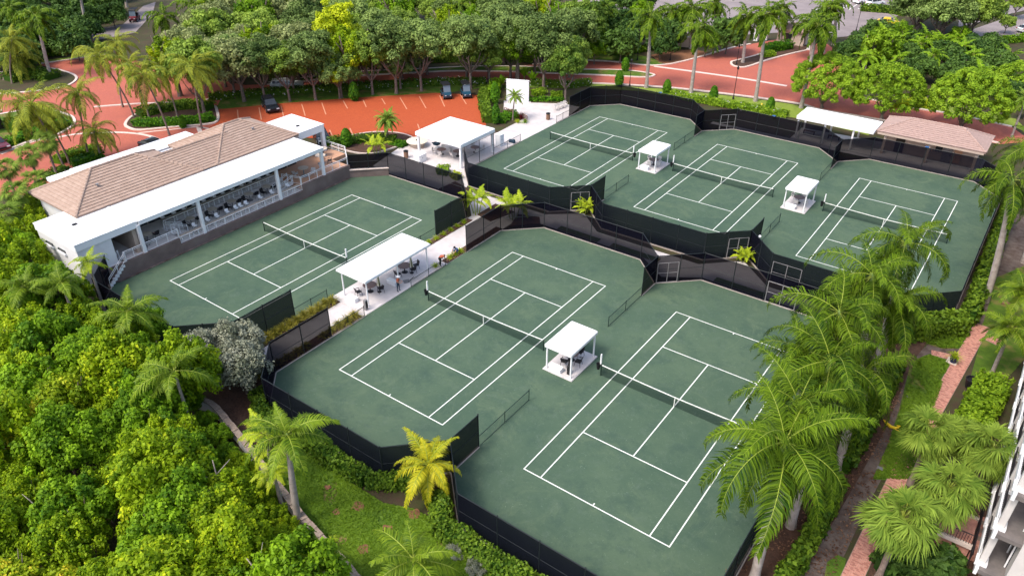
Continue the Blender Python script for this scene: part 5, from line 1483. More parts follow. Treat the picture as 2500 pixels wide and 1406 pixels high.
# --- shared crowns
K_THICK = [crown_mesh('crown', 10 + i, M['lf_thick'], 2.5, 2.3, 64, 12000, .14, (.09, .22), jit=.5, tall=1.5) for i in range(5)]
K_BUSH = [crown_mesh('crown', 30 + i, M['lf_bush'], 2.4, 2.1, 44, 9500, .15, (.12, .26), jit=.5, tall=1.15) for i in range(3)]
K_GOLD = [crown_mesh('crown', 40 + i, M['lf_gold'], 2.0, 1.7, 30, 6500, .14, (.16, .34), jit=.5) for i in range(2)]
K_OAK = [crown_mesh('crown', 50 + i, M['lf_oak' if i % 2 else 'lf_oakg'], 4.5, 3.8, 46, 12000, .25, (.14, .3), shape='dome', inner=.05, jit=.5) for i in range(6)]
K_OAK2 = [crown_mesh('crown', 60 + i, M['lf_oak2'], 4.3, 3.5, 38, 9000, .25, (.16, .3), inner=.05) for i in range(3)]
K_DARK = [crown_mesh('crown', 70 + i, M['lf_dark'], 3.0, 2.6, 22, 4200, .34, (.24, .4)) for i in range(3)]
K_FIC = [crown_mesh('crown', 80 + i, M['lf_ficus'], 5.3, 4.2, 230, 28000, .18, (.075, .115), shape='dome', inner=.3, jit=.4, even=True) for i in range(3)]
K_LIME = [crown_mesh('crown', 90, M['lf_lime'], 2.5, 3.3, 40, 6500, .2, (.14, .3), jit=.5)]
T_SHRUB = [trunk_mesh('trunk', 40, 1.9, .07, M['bark'], 5, .6, .5)]
K_SILV = [crown_mesh('crown', 95 + i, M['lf_silver'], 1.7, 1.6, 36, 8500, .11, (.16, .32), inner=.1, tall=1.2) for i in range(2)]
K_BALL = [crown_mesh('crown', 99, M['lf_ficus'], 2.6, 2.6, 30, 6500, .24, (.2, .3), shape='ball')]
T_SM = [trunk_mesh('trunk', i, 4.2, .1, M['bark'], 6, 1.4, .4) for i in range(3)]
T_OAK = [trunk_mesh('trunk', 10 + i, 5.6, .24, M['bark'], 6, 2.2, .42) for i in range(4)]
T_FIC = [trunk_mesh('trunk', 20 + i, 4.2, .26, M['bark'], 7, 1.9, .16) for i in range(2)]

# --- palms
def frond_mesh(name, L, elev, bend, ll, m, seed, nl=38, pet=.12, plum=.35, hang=.5, wid=.065, ang=.75, power=1.35, rib=1.0):
    """one feather leaf growing along +X from the origin"""
    rng = random.Random(seed)
    S = 14
    pts, tans = [], []
    p = Vector((0, 0, 0)); ds = L / S
    for i in range(S + 1):
        t = i / S
        th = elev - bend * t ** power
        d = Vector((math.cos(th), rng.uniform(-.02, .02), math.sin(th)))
        pts.append(p.copy()); tans.append(d)
        p = p + d * ds
    def curve(t):
        f = t * S; i = min(S - 1, int(f)); f -= i
        return pts[i].lerp(pts[i + 1], f), tans[i].lerp(tans[i + 1], f).normalized()
    V, F, T_, MI = [], [], [], []
    # rib
    n = 4
    for i in range(S + 1):
        r = (.042 * (1 - i / S) ** 1.2 + .004) * rib
        d = tans[i]; u = Vector((0, 1, 0)); w = d.cross(u).normalized()
        for k in range(n):
            a = 2 * PI * k / n
            V.append(pts[i] + u * (r * 1.2 * math.cos(a)) + w * (r * math.sin(a)))
    for i in range(S):
        for k in range(n):
            F.append((i * n + k, i * n + (k + 1) % n, (i + 1) * n + (k + 1) % n, (i + 1) * n + k)); T_.append(.5); MI.append(1)
    for i in range(nl):
        t = pet + (1 - pet) * (i + .5) / nl
        q, d = curve(min(.999, t))
        side = Vector((0, 1, 0)); nor = side.cross(d).normalized()
        if nor.z < 0: nor = -nor
        s_ = (t - pet) / (1 - pet)
        l = ll * (.45 + .55 * math.sin(PI * min(1, s_ * 1.1 + .18))) * rng.uniform(.85, 1.1)
        if s_ > .85: l *= .75
        for sg in (-1, 1):
            fwd = ang * (.6 + .7 * s_)
            e = side * sg + d * fwd + nor * (rng.uniform(-plum, plum * 1.1))
            e.normalize()
            g = Vector((0, 0, -1))
            a = q
            b = q + e * l * .5
            e2 = (e + g * hang * rng.uniform(.7, 1.3)).normalized()
            c = b + e2 * l * .5
            wv = (d - e * d.dot(e)).normalized() * wid * .5
            k = len(V)
            V += [a - wv * .6, a + wv * .6, b + wv, b - wv, c + wv * .15, c - wv * .15]
            F += [(k, k + 1, k + 2, k + 3), (k + 3, k + 2, k + 4, k + 5)]
            tt = .5 + rng.gauss(0, .24)
            T_ += [tt, tt + .08]; MI += [0, 0]
    return np_mesh(name, np.array([tuple(v) for v in V]), np.array(F), [m, M['rachis']], np.array(T_), MI)

def fan_mesh(name, elev, m, seed, pet=1.0, rad=.85, seg=36):
    rng = random.Random(seed)
    V, F, T_, MI = [], [], [], []
    d0 = Vector((math.cos(elev), 0, math.sin(elev)))
    c = d0 * pet - Vector((0, 0, .1 * pet))
    k = 0
    w = Vector((0, 1, 0)) * .02
    V += [Vector((0, 0, 0)) - w, Vector((0, 0, 0)) + w, c + w, c - w]; F.append((0, 1, 2, 3)); T_.append(.5); MI.append(1)
    dn = (d0 + Vector((0, 0, -.45))).normalized()
    side = Vector((0, 1, 0)); nor = side.cross(dn).normalized()
    for i in range(seg):
        a = (i / (seg - 1) - .5) * R(260) + rng.uniform(-.05, .05)
        e = (dn * math.cos(a) + side * math.sin(a) + nor * rng.uniform(-.12, .25)).normalized()
        l = rad * (.7 + .3 * math.cos(a * .5)) * rng.uniform(.85, 1.1)
        m1 = c + e * l * .55
        e2 = (e + Vector((0, 0, -.75 * rng.uniform(.6, 1.3)))).normalized()
        m2 = m1 + e2 * l * .5
        wv = e.cross(nor).normalized() * .032
        k = len(V)
        V += [c - wv * .4, c + wv * .4, m1 + wv, m1 - wv, m2 + wv * .15, m2 - wv * .15]
        F += [(k, k + 1, k + 2, k + 3), (k + 3, k + 2, k + 4, k + 5)]
        tt = .5 + rng.gauss(0, .15)
        T_ += [tt, tt + .12]; MI += [0, 0]
    return np_mesh(name, np.array([tuple(v) for v in V]), np.array(F), [m, M['rachis']], np.array(T_), MI)

ELS = [80, 62, 44, 26, 8, -12, -35, -58]
def feather_set(m, L, ll, bend, **kw):
    return {e: [frond_mesh('frond', L * (.8 if e > 70 else 1), R(e), R(bend) * (.7 if e > 60 else 1) * (.6 if e < 0 else 1), ll, m, e * 7 + 1000 + v, **kw) for v in range(2)] for e in ELS}
F_ROYAL = feather_set(M['lf_royal'], 4.7, 1.05, 122, plum=.55, hang=1.15, wid=.055, nl=78, rib=.7)
F_ROYALF = feather_set(M['lf_royal'], 4.6, 1.0, 112, plum=.45, hang=1.1, wid=.17, nl=30)
F_COCO = feather_set(M['lf_coco'], 4.9, 1.0, 122, plum=.18, hang=1.2, wid=.085, nl=40)
F_YOUNG = feather_set(M['lf_areca'], 2.7, .62, 88, plum=.35, hang=.55, wid=.07, nl=34)
F_YEL = feather_set(M['lf_yel'], 3.0, .66, 92, plum=.3, hang=.6, wid=.07, nl=36)
F_GREENY = feather_set(leaf_mat('fresh_palm_leaf', (.05, .12, .008), (.24, .34, .02), rough=.45, trans=.3), 3.3, .78, 88, plum=.45, hang=.7, wid=.065, nl=60)
F_ARECA = feather_set(M['lf_areca'], 1.7, .42, 75, plum=.2, hang=.4, wid=.08, nl=22)
F_DATE = feather_set(M['lf_sabal'], 1.9, .35, 85, plum=.35, hang=.2, wid=.07, nl=30)
F_DARKP = feather_set(M['lf_bush'], 2.6, .6, 88, plum=.3, hang=.6, wid=.12, nl=24)
F_FAN = {e: [fan_mesh('frond', R(e), M['lf_sabal'], e * 5 + v) for v in range(2)] for e in ELS}

F_DEAD = [fan_mesh('frond', R(-62), M['lf_dead'], 900 + v, seg=22) for v in range(2)]
F_DRY = [frond_mesh('frond', 3.6, R(-62), R(20), .7, M['lf_dead'], 950 + v, nl=30, hang=.6, wid=.08) for v in range(2)]

def palm(name, label, base, top, fset, n=15, sc=1.0, r=.17, shaft=0.0, emax=78, emin=-30, group=None, cat='palm tree', tmat='trunk', bulge=.2, bare=True, low=1.0, dry=0):
    base = Vector(base); top = Vector(top)
    t = thing(name, label, cat, base, 0, group)
    d = top - base
    d = d - d.normalized() * shaft * .9
    H = d.length
    pts, rs = [], []
    for i in range(9):
        u = i / 8
        q = Vector((d.x * u ** 1.5, d.y * u ** 1.5, d.z * u))
        pts.append(q); rs.append(r * (1 + bulge * math.sin(PI * min(1, u * 1.3)) - .25 * u + (.45 if i == 0 else 0)) * (1 if i else 1))
    pts[0] = Vector((0, 0, -.1))
    mb = MB().path(pts, rs, 9)
    if bare:   # leaf scar rings
        for i in range(int(H / .45)):
            u = (i + .5) / int(H / .45); f = u * 8; k = min(7, int(f)); f -= k
            c = pts[k].lerp(pts[k + 1], f); rr = rs[k] * (1 - f) + rs[k + 1] * f
            mb.tube(c, c + Vector((0, 0, .05)), rr * 1.03, n=9, cap=False)
    mb.build('trunk', M[tmat], t, world=False, smooth=True)
    if shaft:
        ax = (pts[-1] - pts[-2]).normalized()
        MB().path([d - ax * .05, d + ax * shaft * .4, d + ax * shaft], [r * .85, r * .92, r * .4], 9).build('crown_shaft', M['shaft'], t, world=False, smooth=True)
        d = d + ax * shaft * .9
    for i in range(n):
        u = (i + .5) / n
        e = emax - (emax - emin) * u ** .9 + random.uniform(-6, 6)
        key = min(ELS, key=lambda q: abs(q - e))
        me = random.choice(fset[key])
        s = sc * random.uniform(.82, 1.12) * (1 if u > .12 else .8)
        link('frond', me, t, d, (random.uniform(-.45, .45) if name == 'fan_palm' else random.uniform(-.25, .25), R(key - e), i * 2.39996 + random.uniform(-.4, .4)), (s, s, s))
    if name == 'fan_palm': dry = dry or 5
    if name == 'coconut_palm': dry = 1
    for i in range(dry):
        me = (F_DEAD if name == 'fan_palm' else F_DRY)[i % 2]
        s = sc * random.uniform(.7, .95)
        f = link('frond', me, t, d - Vector((0, 0, .15)), (0, 0, i * 2.4 + random.uniform(0, 6)), (s, s, s))
        f['label'] = 'dry brown hanging frond'
    return t

def palm_px(name, label, bpx, cpx, fset, **kw):
    b = at(*bpx)
    return palm(name, label, b, upright(b, *cpx), fset, **kw)

def palm_top(name, label, cpx, z, fset, lean=(0, 0), **kw):
    tp = at(cpx[0], cpx[1], z)
    return palm(name, label, (tp.x + lean[0], tp.y + lean[1], 0), tp, fset, **kw)

# tall royal palms on the road lawn and entrance, with height cut from the photograph
RP = [((1578, 214), (1590, 40), 'tall royal palm on road lawn behind the back left court'), ((1687, 226), (1707, 68), 'tall royal palm at the road behind the back left court fence corner'),
      ((1844, 247), (1873, 34), 'tallest royal palm on the road lawn beside the yellow hydrant'), ((1956, 263), (1998, 62), 'royal palm rising behind the white canopy and round trees'),
      ((1813, 154), (1824, 40), 'royal palm standing in the entrance median bed'), ((1630, 115), (1642, 30), 'slim royal palm before the cream entrance wall'),
      ((1466, 118), (1474, 22), 'royal palm rising out of the oaks left of the entrance'), ((1978, 146), (1984, 52), 'royal palm at the right edge of the brick entrance road'),
      ((1336, 104), (1341, 22), 'royal palm with trunk showing above the middle oaks'), ((1902, 108), (1908, 28), 'slim royal palm in the clipped median hedge'),
      ((1686, 118), (1690, 20), 'royal palm behind the cream entrance wall'), ((1742, 100), (1748, 10), 'royal palm at the entrance against the grey car park'),
      ((2010, 130), (2020, 20), 'royal palm left of the round clipped tree'), ((2035, 110), (2040, 5), 'royal palm at the top edge left of the leaning lamp')]
for b, c, l in RP:
    palm_px('royal_palm', l, b, c, F_ROYALF, n=20, r=.26, shaft=1.1, group='royal palms along the road', emax=70, emin=-48)
for b, c, l in (((125, 190), (88, 38), 'tall royal palm on the bed at the upper left brick junction'), ((215, 80), (190, -45), 'royal palm trunk crossing the top edge left of the golf cart'),
                ((264, 45), (246, -60), 'second pale royal palm trunk at the top left edge'), ((291, 40), (270, -70), 'third pale royal palm trunk beside the grey lane'),
                ((310, 18), (298, -70), 'short view of a palm trunk at the top edge by the lane'),
                ((1081, 60), (1079, -45), 'royal palm trunk at top edge above the middle oaks'), ((1209, 62), (1207, -45), 'royal palm trunk at the top edge right of the middle oaks')):
    palm_px('royal_palm', l, b, c, F_ROYALF, n=18, r=.26, shaft=1.1, group='royal palms along the road', emax=70, emin=-48)
for (b, z, l) in (((398, 40), 6.5, 'dark feather palm over the grey lane at top left'), ((470, 15), 7.5, 'dark feather palm among the willowy trees at top left'), ((940, 5), 7, 'dark feather palm at the top edge right of the lime tree'),
                  ((25, 20), 7, 'dark feather palm at the very top left corner'), ((60, 60), 6, 'feather palm beside the tall royal palm at upper left'), ((1130, 10), 7, 'dark feather palm at the top edge between two trunks')):
    palm_top('feather_palm', l, b, z, F_ROYALF, n=15, r=.2, shaft=.8, emax=70, emin=-40)

# coconut palms of the brick junction
for b, c, l, s in (((493, 314), (470, 163), 'coconut palm leaning over the island end beside the clubhouse roof', 1.05), ((414, 331), (350, 182), 'coconut palm with leaning trunk in front of the island hedge', 1.05),
                   ((328, 287), (238, 133), 'leaning coconut palm over the open brick junction', .95), ((366, 292), (318, 158), 'coconut palm leaning left behind the island hedge', .95),
                   ((434, 287), (398, 168), 'slim coconut palm on the island between two oaks', .85), ((300, 262), (285, 105), 'coconut palm behind the leaning one at the brick junction', .9),
                   ((158, 413), (76, 254), 'big leaning coconut palm at the left side near the tiled roof', 1.25), ((9, 197), (42, 134), 'coconut palm at the left edge above the brick road', 1.15),
                   ((219, 388), (190, 226), 'dark coconut palm with straight trunk beside the shrub bed', .8), ((249, 393), (229, 318), 'short coconut palm standing against the rear white roof', .85),
                   ((170, 398), (120, 300), 'coconut palm with a brown slanting trunk behind the big leaning one', .7), ((30, 205), (30, 95), 'coconut palm in the upper left bed with yellowish fronds', 1.0)):
    palm_px('coconut_palm', l, b, c, F_COCO, n=20, sc=s * .95, r=.13, tmat='stemm', group='coconut palms at the brick junction', emax=76, emin=-45, bulge=0)
# cabbage palms at the left edge
for b, z, l in (((70, 375), 5.0, 'fan palm with full round crown left of the tiled roof'), ((110, 345), 4.8, 'fan palm behind the full one left of the tiled roof'), ((38, 470), 5.2, 'fan palm with shaggy crown at the left edge by white wall'),
                ((20, 520), 4.5, 'lower fan palm at the left edge below the shaggy one'), ((85, 440), 3.6, 'small fan palm close to the left corner of the tiled roof'), ((12, 410), 4.4, 'fan palm cut by the left edge above the shaggy one')):
    palm_top('fan_palm', l, b, z, F_FAN, n=26, sc=1.05, r=.16, tmat='stemm', emax=75, emin=-38, bulge=0, group='fan palms left of the clubhouse')

# royal palms beside the right hand court
for c, z, lean, l, s in (((1918, 1079), 10.6, (.35, -.5), 'big royal palm nearest the camera over the front right court', 1.26), ((1951, 985), 10.2, (.3, .8), 'royal palm with a bright new leaf behind the nearest royal palm', 1.05),
                         ((2030, 882), 10.0, (.1, .5), 'royal palm in the middle of the right hand row', 1.1), ((2052, 762), 11.0, (1.2, .5), 'royal palm over the far right corner of the front court', 1.05),
                         ((2133, 672), 11.5, (1.0, .6), 'royal palm with upright spear leaf before the back right court', 1.05), ((2212, 594), 11.5, (.6, .5), 'farthest royal palm of the right hand row', 1.05),
                         ((2110, 905), 8.6, (.2, .3), 'lower royal palm over the dirt track', .9), ((1985, 1060), 7.8, (.2, .2), 'lower royal palm tucked behind the nearest royal palm', .85),
                         ((2185, 735), 9.0, (.3, .4), 'lower royal palm over the hedge bank of the back right court', .9), ((1965, 860), 8.6, (.8, .3), 'royal palm leaning over the front court line in the middle of the row', .9)):
    palm_top('royal_palm', l, c, z, F_ROYAL, lean=lean, n=20, sc=s, r=.26, shaft=1.3, emax=76, emin=-70, group='royal palms beside the right hand court')
palm_px('royal_palm', 'royal palm with long bare pale trunk at the right edge', (2405, 735), (2474, 440), F_ROYAL, n=15, sc=1.0, r=.27, shaft=1.2, emax=70, emin=-50)
palm_px('royal_palm', 'royal palm cut by the right edge behind the bare trunk', (2500, 640), (2530, 360), F_ROYAL, n=14, sc=1.0, r=.25, shaft=1.0, emax=70, emin=-40)
# fan palms by the apartment wall
for c, z, l, s in (((2275, 1050), 4.8, 'fan palm leaning over the brick path', 1.2), ((2425, 1095), 5.0, 'fan palm against the white balconies', 1.2), ((2318, 1190), 5.2, 'fan palm above the iron railing of the stair', 1.25), ((2205, 1262), 5.2, 'fan palm with full crown at the lower right over the path', 1.35),
                   ((2350, 1060), 3.8, 'small fan palm between the path and the balconies', .9)):
    palm_top('fan_palm', l, c, z, F_FAN, n=42, sc=s, r=.19, tmat='stemm', emax=80, emin=-55, bulge=0, group='fan palms beside the apartment block')
for c, z, l in (((2470, 800), 4.5, 'feather palm at the right edge beside the brick path'), ((2500, 710), 4.5, 'feather palm cut by the right edge on the dirt track'), ((2505, 240), 5.5, 'feather palm at the right edge beside the road lawn')):
    palm_top('feather_palm', l, c, z, F_GREENY if c[1] > 500 else F_DATE, n=16, sc=.85 if c[1] > 500 else 1.4, r=.14, shaft=.4, emax=75, emin=-25)

# palms in and around the thicket at lower left
palm_px('royal_palm', 'royal palm with curved bare trunk on the white garden wall', (731, 1285), (700, 1060), F_GREENY, n=16, sc=.98, r=.2, shaft=1.0, emax=74, emin=-45)
for c, z, l, s, fsx in (((313, 760), 6.0, 'green feather palm before the near fence of the clubhouse court', .95, F_GREENY), ((425, 905), 6.2, 'green feather palm with drooping frond beside the silver bushes', 1.0, F_GREENY),
                        ((150, 690), 5.6, 'feather palm in front of the white end wall of the clubhouse', .8, F_GREENY), ((215, 640), 5.2, 'yellow green feather palm by the fence end at the stairs', .7, F_YOUNG),
                        ((60, 700), 5.5, 'feather palm at the left edge below the white end wall', .8, F_GREENY),
                        ((645, 1060), 4.5, 'lower yellowish palm behind the royal palm on the wall', .85, F_YOUNG), ((780, 1355), 3.6, 'pale yellow palm at the lower end of the garden wall', .75, F_YOUNG),
                        ((668, 1150), 3.6, 'yellowing palm half hidden under the curved trunk palm', .62, F_YOUNG), ((1010, 1365), 3.4, 'bright feather palm at the bottom edge on the lawn', .95, F_GREENY), ((735, 1400), 3.0, 'small palm at the bottom edge in the thicket', .7, F_YOUNG)):
    palm_top('feather_palm', l, c, z, fsx, n=13, sc=s, r=.13, shaft=.5, emax=76, emin=-28, group='palms in the thicket')
palm_top('feather_palm', 'golden yellow palm in front of the fence corner between the front courts', (1045, 1132), 2.7, F_YEL, n=24, sc=.98, r=.15, shaft=.4, emax=80, emin=-50)
# small palms round the paths
def areca(label, bpx, n=4, sc=1.0, h=1.6, name='cluster_palm', fset=None):
    b = at(*bpx)
    t = thing(name, label, 'palm', b)
    for k in range(n):
        a = 2 * PI * k / n + .4
        o = Vector((math.cos(a) * .28 * sc, math.sin(a) * .28 * sc, 0))
        tp = Vector((o.x * 2.4, o.y * 2.4, h * random.uniform(.75, 1.15)))
        MB().path([o, o.lerp(tp, .5), tp], [.06, .05, .045], 6).build('stem', M['rachis'], t, world=False)
        for i in range(6):
            e = 75 - i * 15 + random.uniform(-6, 6)
            key = min(ELS, key=lambda q: abs(q - e))
            s = sc * random.uniform(.8, 1.05)
            link('frond', random.choice((fset or F_ARECA)[key]), t, tp, (0, 0, i * 2.4 + k + random.uniform(-.3, .3)), (s, s, s))
    return t
areca('bright cluster palm in the bed at the left of the path crossing', (1163, 522), 4, 1.1, 2.0)
areca('bright cluster palm in the bed at the right of the path crossing', (1253, 535), 4, 1.2, 1.9)
areca('bright cluster palm beside the gate of the back left court', (1428, 520), 5, .75, .9)
areca('yellow green cluster palm in a round bed by the front court gates', (1815, 638), 5, .7, .7)
areca('young cluster palm with broad leaves beside the terrace steps', (921, 378), 3, 1.1, 1.7)
palm_px('date_palm', 'bushy grey green date palm at the lot edge before the square pavilion', (944, 345), (945, 292), F_DATE, n=34, sc=1.15, r=.28, tmat='stemm', emax=82, emin=-40, bulge=0)
palm_px('date_palm', 'small feathery palm before the white screen panel', (1252, 292), (1257, 234), F_DATE, n=22, sc=.95, r=.1, tmat='stemm', emax=75, emin=-25, bulge=0)

# --- oak row between parking lot and road
for b, sc, l in (((500, 281), 1.05, 'oak with thick trunk at the right end of the palm island'), ((648, 246), .95, 'oak directly behind the black parked car'), ((708, 247), .85, 'small leaning oak right of the black parked car'), ((771, 244), .98, 'oak third from the left along the parking lot'),
                 ((910, 230), .95, 'slim oak right of the yellow green oak'), ((968, 228), 1.1, 'broad twin stemmed oak in the middle of the lot edge'), ((1029, 222), 1.05, 'oak left of the golf carts'), ((1149, 216), 1.1, 'oak behind the golf carts'),
                 ((1246, 196), 1.0, 'oak behind the white screen panel'), ((1327, 218), 1.1, 'oak with spreading stems right of the white screen panel'), ((1380, 246), .8, 'slender pale stemmed oak by the far fence corner'), ((575, 240), .9, 'oak between the palm island and the black car')):
    tree('oak_tree', l, at(*b), random.choice(K_OAK), random.choice(T_OAK), 7.0, sc, 'oaks between the lot and the road', squash=.95)
tree('yellow_oak', 'tree with bright yellow green leaves standing in the oak row', at(830, 240), K_OAK[1], T_OAK[0], 5.2, .75, squash=1.1)
lt_ = bpy.data.objects[-1] if False else None
b = at(830, 240)
c_ = tree('lime_tree', 'tall lime green leafed tree behind the oak row', at(838, 205), K_LIME[0], T_OAK[1], 5.9, 1.5)
c2_ = tree('lime_shrub_tree', 'lower lime green leafed tree at the lot edge in the oak row', at(834, 238), crown_mesh('crown', 93, M['lf_lime'], 2.6, 2.6, 34, 5000, .22, (.16, .3), jit=.5), T_OAK[2], 4.0, .95)

# --- background wood, planted so that crowns close where the photograph shows them
def in_poly(x, y, P):
    c = False; n = len(P)
    for i in range(n):
        x1, y1 = P[i]; x2, y2 = P[i - 1]
        if (y1 > y) != (y2 > y) and x < (x2 - x1) * (y - y1) / (y2 - y1) + x1: c = not c
    return c
placed = []
def scatter(polys, step, hc, kinds, seed, mind):
    """plant trees whose crown (at height hc) shows inside the given outlines"""
    rng = random.Random(seed)
    out = []
    for P in polys:
        G_ = [at(x, y, hc) for x, y in P]
        x0, x1 = min(g.x for g in G_), max(g.x for g in G_); y0, y1 = min(g.y for g in G_), max(g.y for g in G_)
        Gp = [(g.x, g.y) for g in G_]
        y = y0; row = 0
        while y < y1:
            x = x0 + (row % 2) * step / 2
            while x < x1:
                u, v = x + rng.uniform(-.3, .3) * step, y + rng.uniform(-.3, .3) * step
                if in_poly(u, v, Gp) and all((u - a) ** 2 + (v - b_) ** 2 > mind ** 2 for a, b_ in placed):
                    placed.append((u, v)); out.append((u, v, rng))
                x += step
            y += step * .87; row += 1
    return out
def zone_wood(sx, p):
    d = p + Vector((0, 0, 6)) - Vector((0, 0, CAMH)); sy = CY - FPX * d.dot(UP) / d.dot(FW)
    col = ('beyond the palm island', 'beyond the black car', 'beyond the yellow green oak', 'beyond the golf carts', 'beyond the white panel')[min(4, max(0, int((sx - 330) / 230)))]
    row = 'at the top edge' if sy < 35 else 'in mid wood' if sy < 95 else 'close to the road'
    return row + ' ' + col
w1 = scatter([[(400, 165), (430, 100), (470, 50), (520, -20), (1340, -20), (1440, 30), (1440, 110), (1330, 128), (1100, 140), (860, 150), (700, 160), (540, 175), (430, 190)]], 6.2, 5.5, None, 3, 4.6)
for u, v, rng in w1:
    pp = Vector((u, v, 0)) ; k = rng.random()
    d = pp - Vector((0, 0, CAMH)); sx = CX + FPX * d.dot(RT) / d.dot(FW)
    pale = sx < 780 and k < .62
    if not pale and k > .78:
        tree('wood_tree', 'fresh green tree ' + zone_wood(sx, pp), pp, rng.choice(K_THICK + K_BUSH), rng.choice(T_OAK), 3.4, rng.uniform(1.3, 1.75), 'fresh green trees behind the road')
        continue
    tree('pale_oak_tree' if pale else 'background_oak', ('pale willowy oak ' if pale else 'grey green oak ') + zone_wood(sx, pp), pp, rng.choice(K_OAK2 if pale else K_OAK), rng.choice(T_OAK), 5.0, rng.uniform(.75, 1.2),
         'pale oaks behind the road' if pale else 'oaks behind the road')
w2 = scatter([[(-60, -40), (290, -40), (285, 25), (262, 70), (200, 92), (190, 130), (80, 135), (-40, 155)]], 5.2, 2.6, None, 5, 4.2)
for u, v, rng in w2:
    tree('dark_bush_tree', 'dark bushy tree in the upper left planting', (u, v, 0), rng.choice(K_DARK), rng.choice(T_SM), 2.3, rng.uniform(.85, 1.1), 'dark bushes at upper left')
w3 = scatter([[(1440, 20), (1500, 45), (1600, 60), (1720, 88), (1800, 70), (1830, 95), (1780, 112), (1700, 108), (1600, 112), (1560, 128), (1480, 128), (1430, 120)], [(1500, -5), (1640, 25), (1700, 40), (1640, 50), (1520, 20)]], 4.6, 2.6, None, 6, 3.8)
for u, v, rng in w3:
    g = rng.random() < .3
    tree('dark_bush_tree', ('yellow green' if g else 'dark green') + ' dense tree behind the entrance palms', (u, v, 0), rng.choice(K_BUSH if g else K_DARK), rng.choice(T_SM), 2.6, rng.uniform(.9, 1.25), ('green' if g else 'dark') + ' trees behind the entrance')
w4 = scatter([[(2060, 150), (2110, 175), (2230, 180), (2300, 190), (2450, 205), (2470, 140), (2420, 118), (2330, 90), (2210, 100), (2195, 60), (2080, 110)]], 3.6, 2.2, None, 8, 3.0)
for u, v, rng in w4:
    k = rng.random()
    if k < .35:
        palm('thicket_palm', 'drooping dark palm in the thicket by the entrance road', (u, v, 0), (u, v, rng.uniform(2.2, 3.8)), F_DARKP, n=12, sc=1.1, r=.1, emax=75, emin=-25, group='palms in the right hand thicket', cat='palm tree', bare=False)
    else:
        tree('thicket_tree', 'green bushy tree in the thicket by the entrance road', (u, v, 0), rng.choice(K_BUSH if k < .5 else K_DARK), rng.choice(T_SM), 2.2, rng.uniform(.8, 1.05), 'trees in the right hand thicket')
w5 = scatter([[(2190, 20), (2260, -10), (2420, -10), (2390, 30), (2330, 60), (2350, 90), (2240, 110), (2200, 70)]], 5.0, 6.0, None, 9, 3.8)
for u, v, rng in w5:
    tree('background_oak', 'open grey green oak beside the far right road', (u, v, 0), rng.choice(K_OAK), rng.choice(T_OAK), 5.4, rng.uniform(1.0, 1.25), 'oaks beside the far right road')
for q, h, s, l in (((2475, 45), 3.4, .6, 'small tree on the verge between the two far right roads'), ((2452, 82), 2.6, .4, 'young tree on the far right road verge')):
    tree('young_oak', l, at(*q), K_OAK[0], T_OAK[1], 5.2, s)
tree('clipped_tree', 'round clipped yellow green tree at the right end of the entrance road', at(2134, 165), K_BALL[0], T_FIC[0], 3.1, 1.3, squash=1.1)
for b, s, l in (((2006, 264), 1.0, 'left one of three broad yellow green trees beside the service building'), ((2152, 290), .98, 'middle one of three broad yellow green trees behind white canopy'), ((2345, 318), 1.05, 'right one of three broad yellow green trees above the tiled roof')):
    tree('ficus_tree', l, at(*b), K_FIC[len(placed) % 3], T_FIC[1], 4.1, s, 'broad ficus trees behind the back courts'); placed.append((0, 0))
for q, s, l, k in (((2478, 240), .85, 'dense yellow green tree at the right edge above the road', K_FIC), ((2450, 262), .8, 'dark bush under the dense tree at the right edge', K_DARK), ((2500, 290), .7, 'green bush at the right edge of the road lawn', K_BUSH)):
    tree('edge_tree', l, at(*q), k[0], T_SM[0], 2.6, s)

# --- thicket at lower left: individual bushy trees
thick_out = [(-40, 560), (60, 585), (120, 640), (230, 690), (300, 750), (400, 830), (470, 860), (480, 950), (490, 1020), (530, 1090), (610, 1210), (655, 1300), (735, 1375), (760, 1470), (-60, 1470)]
w6 = scatter([thick_out], 2.4, 3.2, None, 12, 1.85)
KINDS = [('bushy bright green tree in the dense thicket left of the courts', K_THICK, 'bright trees in the thicket'), ('bushy deep green tree in the dense thicket left of the courts', K_BUSH, 'deep green trees in the thicket'), ('yellow leafed tree in the dense thicket left of the courts', K_GOLD, 'yellow trees in the thicket')]
for u, v, rng in w6:
    if v > 22.0 and u > -66.0: continue
    if u < -66.3 and v > 23.6: continue
    k = rng.random()
    l, ks, g = KINDS[0 if k < .66 else 1 if k < .95 else 2]
    q = Vector((u, v, 4)) - Vector((0, 0, CAMH)); sx = CX + FPX * q.dot(RT) / q.dot(FW); sy = CY - FPX * q.dot(UP) / q.dot(FW)
    l = ('bright green', 'deep green', 'yellow leafed')[KINDS.index((l, ks, g))] + ' bushy tree ' + ('below the clubhouse end wall' if sy < 760 else 'left of the silver bushes' if sy < 930 else 'at thicket mid height' if sy < 1110 else 'left of the garden wall' if sy < 1270 else 'at the bottom edge')
    tree('thicket_tree', l, (u, v, 0), rng.choice(ks), rng.choice(T_SM), 2.9, rng.uniform(.6, 1.25) * (.8 if v > 20.5 else 1), g, squash=rng.uniform(.9, 1.25))
for i, (q, s) in enumerate((((505, 1045), .34), ((535, 1085), .4), ((560, 1130), .36), ((590, 1165), .44), ((615, 1200), .34), ((645, 1240), .45), ((672, 1285), .38), ((705, 1330), .42), ((745, 1365), .36), ((790, 1410), .42), ((470, 1000), .45), ((700, 1370), .5), ((630, 1270), .55))):
    p = at(*q)
    tree('low_shrub', 'low leafy shrub at the foot of the garden wall', p, (K_BUSH + K_THICK)[i % 8], T_SHRUB[0], 1.7, s * 1.15, 'low shrubs at the garden wall')
